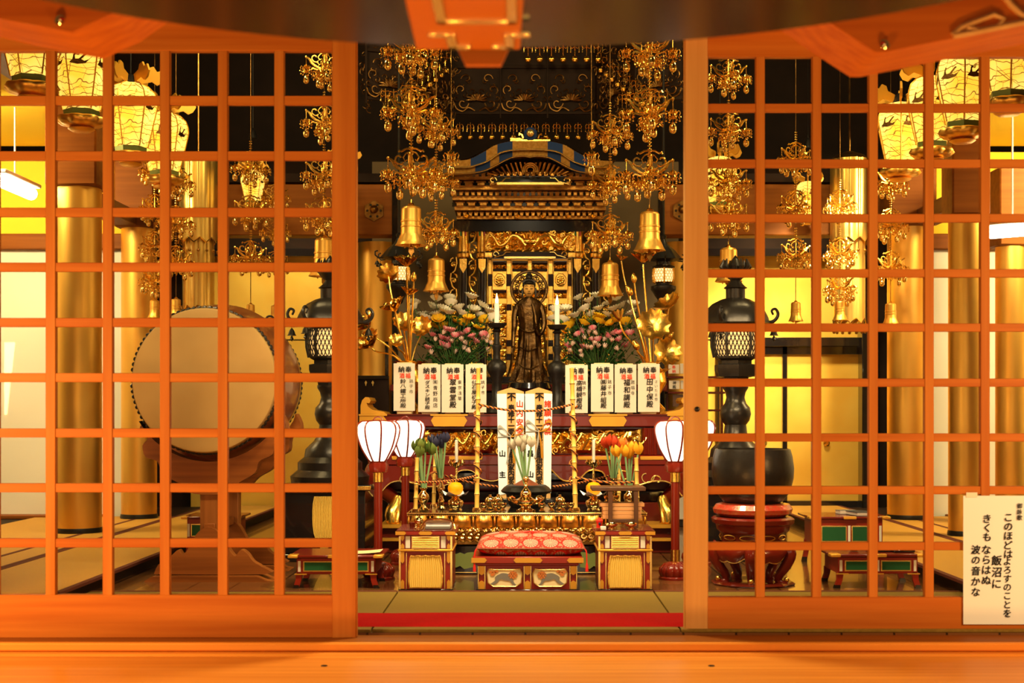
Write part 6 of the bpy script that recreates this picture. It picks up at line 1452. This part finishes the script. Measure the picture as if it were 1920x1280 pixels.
# ---------------------------------------------------------------- red side desks
def side_desk(label, px, Y):
    e = SZ(1, Y); X = PX(px, Y); z = lambda py: PZ(py, Y)
    t = thing('side_desk', label, 'desk', (X, Y, 0), 0, 'red desks flanking the cushion platform')
    B().box(-55*e, 55*e, -.012, .34, z(1003), z(994.5), .003).obj('desk_top', 'bright_red_lacquer', t)
    B().box(-55.5*e, 55.5*e, -.013, .342, z(994.6), z(994), .001).obj('top_sheet', 'dark_red_lacquer', t)
    B().box(-49*e, 49*e, 0, .32, .008, z(1003), .002).obj('body', 'bright_red_lacquer', t)
    B().box(-51*e, 51*e, -.006, .325, 0, .010, .002).obj('plinth', 'black_lacquer', t)
    b = B(); b.box(-52*e, 52*e, -.008, .32, z(1033.5), z(1029), .003); b.obj('waist_moulding', 'gold_paint', t)
    for x0, x1 in ((-56, -39), (-10, 10), (39, 56)):
        b = B(); b.prism([(x0*e, z(995.5)), (x1*e, z(995.5)), ((x1+(3 if x1 < 50 else 0))*e, z(998.8)), (x1*e, z(1002)), (x0*e, z(1002)), ((x0-(3 if x0 > -50 else 0))*e, z(998.8))], -.016, -.010); b.obj('gilt_fitting', 'gold_paint', t)
    for s in (1, -1):
        b = B(); b.box(min(s*29*e, s*37.5*e), max(s*29*e, s*37.5*e), -.004, .01, z(1027), z(1005)); b.obj('white_panel', 'white_paint', t)
        b = B(); b.box(min(s*46.5*e, s*50*e), max(s*46.5*e, s*50*e), -.004, .01, .01, z(1005)); b.box(min(s*35.2*e, s*36.6*e), max(s*35.2*e, s*36.6*e), -.003, .01, .012, z(1036)); b.objs('gilt_edging', 'gilt_edge', t)
        b = B()
        for y0, y1, fl in ((1004, 1010, 1), (1028, 1022, -1), (1034, 1052, 1), (1103, 1090, -1)):
            b.prism([(s*40*e, z(y0)), (s*46.6*e, z(y0)), (s*46.6*e, z(y1)), (s*43.3*e, z(y1+4*fl)), (s*40*e, z(y1))], -.004, .004)
        b.objs('gilt_fitting', 'gold_paint', t)
    b = B(); b.box(-26*e, 26*e, -.004, .01, z(1028), z(1005)); b.obj('drawer_frame', 'gilt_edge', t)
    b = B(); b.grid(lambda u, v: ((-24+48*u)*e, -.005-.006*abs(sin(v*pi*6)), z(1026.5)+(z(1006.5)-z(1026.5))*v), 3, 57); b.obj('ribbed_drawer_front', 'panel_gold', t)
    def edge(v): return (27+5*sin(pi*min(1, .2+.75*v)))*e
    b = B(); b.grid(lambda u, v: ((2*u-1)*edge(v), -.004-.0045*abs(sin(u*pi*16)), z(1101)+(z(1041)-z(1101)-.004*abs(sin(u*pi*4))**.5)*v), 151, 10); b.obj('ribbed_panel', 'panel_gold', t)
    b = B(); N = 12; pts = [(-edge(k/N), z(1101)+(z(1041)-z(1101))*k/N) for k in range(N+1)]+[((2*u-1)*edge(1), z(1040.5)-.003*abs(sin(u*pi*4))) for u in [k/16 for k in range(1, 16)]]+[(edge(1-k/N), z(1101)+(z(1041)-z(1101))*(1-k/N)) for k in range(N+1)]
    b.tube([(x, -.008, zz) for x, zz in pts], e*1.5, 5, closed=True); b.obj('panel_rim', 'gold', t)
    return t
YD = 6.15
side_desk('red lacquered desk with ribbed gold panel, left of the cushion platform', 798, YD); side_desk('red lacquered desk with ribbed gold panel, right of the cushion platform', 1172, YD); DZ = PZ(994, YD)
# things on the left desk
def at_desk(px, dy): return (PX(px, YD+dy), YD+dy, DZ+.001)
e = SZ(1, 6.25)
t = thing('red_cup', 'small dark red lacquer cup at the back of the left desk', 'cup', at_desk(773, .16)); B().lathe([(0, 0), (5*e, 0), (5*e, 2*e), (6*e, 9*e), (5*e, 9*e), (0, 4*e)], 18).obj('body', 'dark_red_lacquer', t)
t = thing('incense_burner', 'small brass burner on the left desk beside the closed books', 'burner', at_desk(785, .10)); B().lathe([(0, 0), (9*e, 0), (9*e, 2*e), (4*e, 5*e), (3.5*e, 7*e), (8*e, 11*e), (9*e, 15*e), (6*e, 19*e), (2*e, 21*e), (0, 24*e)], 22).obj('body', 'brass', t)
t = thing('sutra_book', 'thin book with white pages lying on the left desk', 'book', at_desk(822, .11)); b = B(); b.box(-.056, .056, -.05, .09, 0, .012, .001); b.obj('lower_cover', 'lion_grey', t); b = B(); b.box(-.053, .054, -.047, .088, .012, .026); b.obj('page_block', 'white_paper', t); b = B(); b.box(-.056, .056, -.05, .09, .026, .029, .001); b.obj('upper_cover', 'brown_wood', t)
t = thing('bell_striker', 'bent brass rod arching over the book on the left desk', 'rod', at_desk(822, .03)); b = B(); b.tube(smooth_pts([(-.075, 0, .004), (-.066, 0, .026), (-.04, 0, .046), (.03, 0, .046), (.062, 0, .034), (.074, 0, .004)], 5), .0042, 7); b.obj('rod', 'brass', t)
# things on the right desk
t = thing('wooden_box_stand', 'dark open wooden stand holding stacked pale boards on the right desk', 'stand', at_desk(1166, .11)); z = lambda py: PZ(py, 6.26)-DZ; e = SZ(1, 6.26)
b = B(); b.box(-57*e, 44*e, -.03, .14, z(920), z(913), .002); b.obj('top_board', 'brown_wood', t)
for x in (-22, 26):
    for y in (-.02, .12): B().box((x-4)*e, (x+4)*e, y-.008, y+.008, 0, z(920), .001).obj('post', 'brown_wood', t)
for y in (-.02, .12): B().box(-25*e, 29*e, y-.006, y+.006, z(979), z(973), .001).obj('rail', 'brown_wood', t)
t = thing('board_stack', 'stack of pale planed boards held in the dark wooden stand', 'boards', (PX(1166, 6.26), 6.26, DZ+z(972.5)))
for k in range(4): b = B(); w = (36-.8*(k % 2), 41)[k == 3]; b.box(-w*e, (w+1)*e, -.008, .105, k*7.4*e+.0008*k, (k+1)*7.4*e, .001); b.obj('board', 'light_wood', t)
for px, lab in ((1137, 'small brass cup inside the wooden stand, left of its pair'), (1157, 'small brass cup inside the wooden stand, between the posts'), (1175, 'small brass cup inside the wooden stand, by the right post')):
    t = thing('brass_cup', lab, 'cup', (PX(px, 6.3), 6.31, DZ+z(972.5)+4*7.4*e+.004), 0, 'cups in the wooden stand'); B().lathe([(r*e*.62, zz*e*.75) for r, zz in CUP], 16).obj('body', 'brass', t)
for px, lab in ((1147, 'low brass bowl at the front of the right desk, left one'), (1183, 'low brass bowl at the front of the right desk, right one')):
    t = thing('brass_bowl', lab, 'bowl', at_desk(px, .035), 0, 'low brass bowls on the right desk'); B().lathe([(0, 0), (6*e, 0), (6*e, 2*e), (4*e, 4*e), (10*e, 7*e), (12*e, 11*e), (11*e, 12*e), (8*e, 8*e), (0, 6*e)], 22).obj('body', 'brass', t)
t = thing('red_tassel_charm', 'small bright red cloth charm at the left corner of the right desk', 'charm', at_desk(1124, .10)); b = B(); b.lathe([(0, 0), (6*e, 1*e), (5*e, 8*e), (7*e, 14*e), (2*e, 19*e), (0, 20*e)], 8); b.obj('cloth', 'bright_red', t); b = B(); b.sphere((0, -.014, 9*e), 2.6*e, 8); b.obj('blue_bead', 'bud_navy', t)
t = thing('small_box', 'small white box lying in front of the wooden stand on the right desk', 'box', at_desk(1131, .02)); b = B(); b.box(-5*e, 5*e, -.01, .02, 0, 6*e, .001); b.obj('body', 'white_paint', t)
t = thing('prayer_beads', 'pinkish prayer beads lying on the right desk corner', 'beads', at_desk(1119, .03)); b = B()
for k in range(16): a = 2*pi*k/16; b.sphere((.02*cos(a), .012*sin(a), .003), .0034, 6)
b.obj('bead_ring', 'conical_red', t)

# ---------------------------------------------------------------- red-framed glowing floor lanterns
def floor_lantern(label, px, Y):
    e = .203/80; t = thing('floor_lantern', label, 'lantern', (PX(px, Y), Y, 0), 0, 'red framed floor lanterns'); z0 = .8-(790-770)*6.6/2600
    zz = lambda y: PZ(y, 6.6)
    b = B(); b.lathe([(0, .0), (31*e, 0), (31*e, .010), (26*e, .016), (28.5*e, .035), (27*e, .055), (20*e, .074), (10*e, .084), (0, .086)], 72, flute=lambda a, i: 1+(.11*abs(cos(a*6)) if 2 < i < 7 else 0)); b.obj('lobed_base', 'red_lacquer', t)
    b = B(); b.lathe([(7.6*e, .08), (7.6*e, zz(886))], 24, flute=lambda a, i: 1+.05*cos(a*12)); b.obj('pole', 'red_lacquer', t)
    b = B(); b.lathe([(8.6*e, .083), (8.6*e, .14)], 24, flute=lambda a, i: 1+.05*cos(a*12)); b.lathe([(8.6*e, zz(903)), (8.6*e, zz(886))], 24, flute=lambda a, i: 1+.05*cos(a*12)); b.objs('gilt_collar', 'gold', t)
    b = B(); b.lathe([(10*e, zz(886)), (17*e, zz(884)), (19*e, zz(872)), (17*e, zz(868)), (17*e, zz(866)), (18*e, zz(864)), (0, zz(864))], 30, flute=lambda a, i: 1+(.05*cos(a*10) if 0 < i < 4 else 0)); b.obj('crown_cup', 'red_lacquer', t)
    P = [(14, 864), (18, 860), (30, 840), (37, 820), (39.5, 805), (37, 796), (30, 790.5), (14, 789.5)]
    b = B(); b.lathe([(0, zz(864))]+[(r*e, zz(y)) for r, y in P]+[(0, zz(790))], 32); b.obj('paper_shade', 'lantern_glow', t)
    for k in range(8):
        a = 2*pi*k/8+.25; r = B(); r.tube(smooth_pts([((q+1.2)*e*cos(a), (q+1.2)*e*sin(a), zz(y)) for q, y in P], 3), e*1.7, 5); r.obj('rib', 'red_lacquer', t)
    b = B(); b.lathe([(15*e, zz(790.5)), (16*e, zz(788)), (10*e, zz(787)), (10*e, zz(790))], 24); b.tube([(-10*e, 0, zz(789)), (-6*e, 0, zz(783)), (0, 0, zz(781)), (6*e, 0, zz(783)), (10*e, 0, zz(789))], e*1.2, 5); b.obj('top_ring', 'red_lacquer', t)
    return t
floor_lantern('glowing white lantern with red ribs beside the left door stile', 709, 6.6); floor_lantern('glowing white lantern with red ribs just behind its twin on the left', 760, 7.25)
floor_lantern('glowing white lantern with red ribs beside the right door stile', 1266, 6.6); floor_lantern('glowing white lantern with red ribs peeping past the right door stile', 1306, 7.25)
# ================================================================ big drum on its stand
YDm = 6.45; e = SZ(1, YDm); DX, DZc = PX(382, YDm), PZ(713, YDm)
dr = thing('big_drum', 'big barrel drum with cream skin seen through the left lattice door', 'drum', (DX, YDm, DZc)); Rd = 136*e
b = B(); b.push((0, 0, 0), (-pi/2, 0, 0)); b.lathe([(Rd*.985, .012), (Rd*1.06, .12), (Rd*1.13, .36), (Rd*1.06, .60), (Rd*.985, .71)], 64); b.pop(); b.obj('barrel', 'drum_wood', dr)
for y0, s in ((0, 1), (.72, -1)):
    b = B(); b.push((0, y0, 0), (-pi/2, 0, 0)); b.lathe([(0, 0), (Rd*.93, 0), (Rd*.985, .004*s), (Rd*1.0, .012*s), (Rd*1.015, .075*s)], 64); b.pop(); b.obj('drum_skin', 'drum_skin', dr)
    b = B()
    for ring, q in ((0, .025), (1, .055)):
        for k in range(84):
            a = 2*pi*(k+.5*ring)/84; b.push((Rd*1.012*cos(a), y0+s*q, Rd*1.012*sin(a)), (0, pi/2-a, 0)); b.lathe([(.0105, 0), (.008, .006), (0, .009)], 6); b.pop()
    o = b.obj('tack_row', 'black_iron', dr); o['kind'] = 'stuff'
b = B(); b.push((Rd*.72, .35, Rd*.9)); b.tube([(.02*cos(a), 0, .02*sin(a)) for a in [2*pi*i/14 for i in range(14)]], .005, 6, closed=True); b.pop(); b.obj('carry_ring', 'black_iron', dr)
ds = thing('drum_stand', 'carved brown wooden stand cradling the big drum', 'stand', (DX, YDm, 0)); zz = lambda py: PZ(py, YDm); xx = lambda px: PX(px, YDm)-DX
def sil(pts, y0, y1, nm, m, par=ds): return B().prism([(v.x, v.z) for v in smooth_pts([(xx(x), 0, zz(y)) for x, y in pts+pts[:1]], 3)[:-1]], y0, y1).obj(nm, m, par)
for y0 in (.10, .52):
    arc = [(382+139*1.105*cos(a), 713+139*1.105*sin(a)) for a in [radians(150-12*k) for k in range(11)]]
    pts = arc+[(520, 776), (530, 806), (508, 826), (504, 852), (478, 866), (470, 888), (440, 906), (420, 925), (382, 930), (344, 925), (326, 908), (296, 892), (284, 866), (262, 858), (256, 836), (266, 822), (250, 806), (258, 790)]
    sil([p for i, p in enumerate(pts)], y0, y0+.10, 'cradle', 'keyaki')
for y0 in (.12, .54): B().box(xx(364), xx(402), y0-.005, y0+.07, zz(1078), zz(925), .004).obj('post', 'keyaki_v', ds)
for y0 in (.08, .52):
    sil([(280, 1080), (288, 1062), (306, 1050), (318, 1040), (326, 1034), (334, 1044), (342, 1036), (352, 1018), (364, 1000), (382, 990), (402, 1000), (414, 1018), (424, 1036), (434, 1046), (444, 1034), (456, 1040), (468, 1056), (484, 1066), (490, 1080)], y0, y0+.06, 'cloud_foot', 'keyaki')
    B().prism([(xx(x), zz(y)) for x, y in ((262, 1102), (268, 1090), (282, 1082), (478, 1082), (496, 1090), (508, 1092), (516, 1102))], y0-.05, y0+.13).obj('base_beam', 'keyaki', ds)
B().box(xx(372), xx(394), .1, .6, zz(1000), zz(984), .004).obj('stretcher', 'keyaki', ds)

# ---------------------------------------------------------------- bronze bowl gong on its cushion and stand
YK = 6.22; e = SZ(1, YK); KX = PX(1425, YK); zz = lambda py: PZ(py, YK)
gs = thing('gong_stand', 'red lacquered stand with scrolled legs under the bronze bowl', 'stand', (KX, YK+.2, 0))
b = B(); b.lathe([(0, zz(1004)), (66*e, zz(1004)), (70*e, zz(1000)), (72*e, zz(990)), (79*e, zz(986)), (81*e, zz(978)), (76*e, zz(974)), (0, zz(974))], 10, a0=pi/10); b.obj('top_plate', 'red_lacquer', gs)
b = B(); b.lathe([(60*e, zz(1022)), (64*e, zz(1020)), (64*e, zz(1004)), (0, zz(1004))], 10, a0=pi/10); b.obj('waist', 'dark_red_lacquer', gs)
for k in range(10):
    a = pi/10+2*pi*(k+.5)/10; b = B(); b.push((61.8*e*cos(a), 61.8*e*sin(a), zz(1012)), (0, 0, a+pi/2)); b.tube([(15*e*cos(q), 0, 4.5*e*sin(q)) for q in [2*pi*i/14 for i in range(14)]], e*1.1, 5, closed=True); b.pop(); b.obj('gilt_opening', 'gold', gs)
b = B(); b.lathe([(66*e, zz(1052)), (76*e, zz(1036)), (72*e, zz(1024)), (60*e, zz(1020)), (58*e, zz(1024)), (66*e, zz(1036)), (60*e, zz(1052))], 40, flute=lambda a, i: 1); 
def apr(u, v): a = 2*pi*u; cusp = 10*abs(cos(a*2.5))**1.5+6*abs(sin(a*5)); r = (62+13*sin(pi*min(1, v*.75+.1)))*e; return (r*cos(a), r*sin(a), zz(1022)+(zz(1046+cusp)-zz(1022))*v)
b = B(); b.grid(apr, 140, 8, wrapu=True); b.obj('cusped_apron', 'red_lacquer', gs)
b = B(); b.tube([apr(k/140, 1) for k in range(140)], e*1.2, 5, closed=True); b.obj('gilt_line', 'gilt_edge', gs)
for k in range(5):
    a = -pi/2+.42+2*pi*k/5-pi/5; b = B(); b.push((0, 0, 0), (0, 0, a))
    b.tube(smooth_pts([(66*e, 0, zz(1026)), (76*e, 0, zz(1044)), (66*e, 0, zz(1068)), (54*e, 0, zz(1084)), (52*e, 0, zz(1096)), (62*e, 0, zz(1100)), (70*e, 0, zz(1096))], 4), [e*(13-8.5*i/24) for i in range(25)], 9); b.pop(); lg = b.obj('leg', 'red_lacquer', gs)
    c = B(); c.sphere((68*e*cos(a), 68*e*sin(a), zz(1093)), 5.5*e, 10); c.obj('gilt_knob', 'gold', lg)
b = B(); b.lathe([(0, 0), (80*e, 0), (82*e, .008), (76*e, .014), (0, .014)], 10, a0=pi/10); b.obj('foot_plate', 'dark_red_lacquer', gs)
ck = thing('ring_cushion', 'shiny red brocade ring cushion under the bronze bowl', 'cushion', (KX, YK+.2, zz(974)+.001)); b = B(); b.lathe([(0, 0), (62*e, 0), (74*e, 7*e), (76*e, 15*e), (70*e, 24*e), (56*e, 27*e), (40*e, 22*e), (0, 20*e)], 40, flute=lambda a, i: 1+.015*cos(a*8)); b.obj('body', 'red_satin' if 'red_satin' in MATS else 'bright_red', ck)
bg = thing('bowl_gong', 'large dark bronze bowl gong on a red cushion seen through the right lattice door', 'gong', (KX, YK+.2, zz(974)+22*e)); h0 = zz(974)+22*e; z2 = lambda py: zz(py)-h0
b = B(); b.lathe([(0, 0), (44*e, .0), (58*e, z2(944)), (72*e, z2(925)), (78*e, z2(900)), (79*e, z2(880)), (76*e, z2(858)), (72*e, z2(844)), (69*e, z2(843)), (70*e, z2(858)), (74*e, z2(885)), (68*e, z2(925)), (40*e, z2(944)), (0, z2(946))], 56); b.obj('bowl', 'bronze', bg)

# ---------------------------------------------------------------- low red tables with green panels
def low_table(label, px, Y, w, ytop, rz=0):
    e = SZ(1, Y); t = thing('low_table', label, 'table', (PX(px, Y), Y, 0), rz, 'low red tables with green panels'); H = PZ(ytop, Y); hw = w*e/2
    B().box(-hw, hw, -.02, .30, H-.012, H, .003).obj('table_top', 'red_lacquer', t)
    for s in (1, -1):
        b = B(); b.box(min(s*hw*.80, s*hw*1.015), max(s*hw*.80, s*hw*1.015), -.026, .04, H-.013, H+.001, .003); b.obj('gilt_tip', 'gold_paint', t)
        for y in (0, .26):
            p = [(s*hw*.72, H*.46), (s*hw*.74, H*.25), (s*hw*.80, 0), (s*hw*.92, 0), (s*hw*.86, H*.25), (s*hw*.86, H*.46)]
            b = B(); b.prism(p, y, y+.022); lg = b.obj('leg', 'bright_red_lacquer', t); b = B(); b.prism([(s*hw*.79, .0), (s*hw*.79, H*.1), (s*hw*.90, H*.1), (s*hw*.925, 0)], y-.001, y+.023); b.obj('dark_foot', 'black_lacquer', lg)
    b = B(); b.box(-hw*.16, hw*.16, -.026, .0, H-.013, H+.001, .002); b.obj('gilt_tip', 'gold_paint', t)
    B().box(-hw*.84, hw*.84, 0, .28, H*.42, H-.012, .003).obj('body', 'bright_red_lacquer', t)
    for x0, x1 in ((-.70, -.06), (.06, .70)):
        f = B(); f.box(hw*x0, hw*x1, -.004, .004, H*.50, H*.82, .001); f = f.obj('gilt_frame', 'gilt_edge', t); b = B(); b.box(hw*x0+.006, hw*x1-.006, -.006, .002, H*.50+.006, H*.82-.006); b.obj('green_panel', 'green_panel', f)
    b = B()
    for x in (-.78, 0, .78): b.box(hw*x-.006, hw*x+.006, -.004, .002, H*.50, H*.82)
    for x in (-.84, -.6, -.1, .3, .62): pass
    b.objs('white_strip', 'white_paint', t)
    b = B(); b.box(-hw*.88, -hw*.62, -.006, .0, H*.41, H*.44); b.box(hw*.62, hw*.88, -.006, .0, H*.41, H*.44); b.box(-hw*.12, hw*.12, -.006, .0, H*.41, H*.44); b.objs('gilt_edging', 'gold_paint', t)
    return t, H
low_table('low red table with green panels right of the gong stand, nearest the right door', 1646, 6.25, 178, 1038)
low_table('low red table with green panels left of the doorway, half behind the left stile', 630, 6.25, 176, 1040)
tb2, H2 = low_table('low red table with green panels further back on the right, books on it', 1592, 7.1, 150, 968)
low_table('low red table far back behind the drum stand post', 396, 7.6, 108, 968)
for k, (x, y, w, d, hgt, m, lab) in enumerate(((1612, 7.2, .10, .16, .018, 'book_blue', 'dark blue book lying on the rear right table'), (1586, 7.28, .09, .06, .02, 'lion_grey', 'grey book at the back of the rear right table'))):
    t = thing('sutra_book', lab, 'book', (PX(x, y), y, H2+.001), .2); B().box(-w/2, w/2, -d/2, d/2, .002, hgt-.002).obj('page_block', 'paper', t); b = B(); b.box(-w/2-.002, w/2+.002, -d/2, d/2, 0, .002); b.box(-w/2-.002, w/2+.002, -d/2, d/2, hgt-.002, hgt); b.obj('cover', m, t)
for x, y, lab, m in ((1650, 6.36, 'flat dark grey case on the front right table', 'black_iron'), (1690, 6.34, 'small glass-black inkstone on the front right table', 'black_lacquer')):
    t = thing('writing_case', lab, 'case', (PX(x, y), y, PZ(1038, 6.25)+.001), .15); B().box(-.05, .05, -.04, .05, 0, .012, .003).obj('body', m, t); B().box(-.046, .046, -.036, .046, .012, .016, .002).obj('lid', m, t)
t = thing('red_ball', 'round dark red wooden fish drum at the left of the front right table', 'drum', (PX(1602, 6.35), 6.36, PZ(1038, 6.25)+.001)); B().lathe([(0, 0), (.018, .002), (.026, .014), (.024, .026), (.012, .034), (0, .036)], 18, sq=.8).obj('body', 'red_lacquer', t); b = B(); b.tube([(.02, 0, .026), (.034, 0, .034), (.036, 0, .02)], .004, 5); b.obj('handle', 'red_lacquer', t)
# sheet of paper on the left table edge, small card on the far left table
t = thing('paper_sheet', 'tan sheet curling up on the left low table beside the stile', 'paper', (PX(686, 6.32), 6.33, PZ(1040, 6.25)+.001)); b = B(); b.grid(lambda u, v: (-.06+.13*u, -.06+.14*v, .002+.008*u*u), 10, 6); b.obj('sheet', 'carton', t)
# picture-free cabinet, white fridge-like box and hanging cloth behind right stile
t = thing('steel_box', 'pale grey steel cabinet standing behind the right floor lantern', 'cabinet', (1.02, 9.55, 0)); b = B(); b.box(-.055, .18, 0, .3, .05, PZ(918, 8.2), .006); b.obj('body', 'white_plaster', t); b = B(); b.box(-.05, .175, .02, .28, 0, .05, .003); b.obj('plinth', 'black_iron', t); b = B(); b.box(-.03, .0, -.012, 0, PZ(905, 8.2)-.1, PZ(905, 8.2)-.02, .002); b.obj('handle', 'black_iron', t)
bpy.data.objects.remove(TOBJ); bpy.data.curves.remove(TCUR)
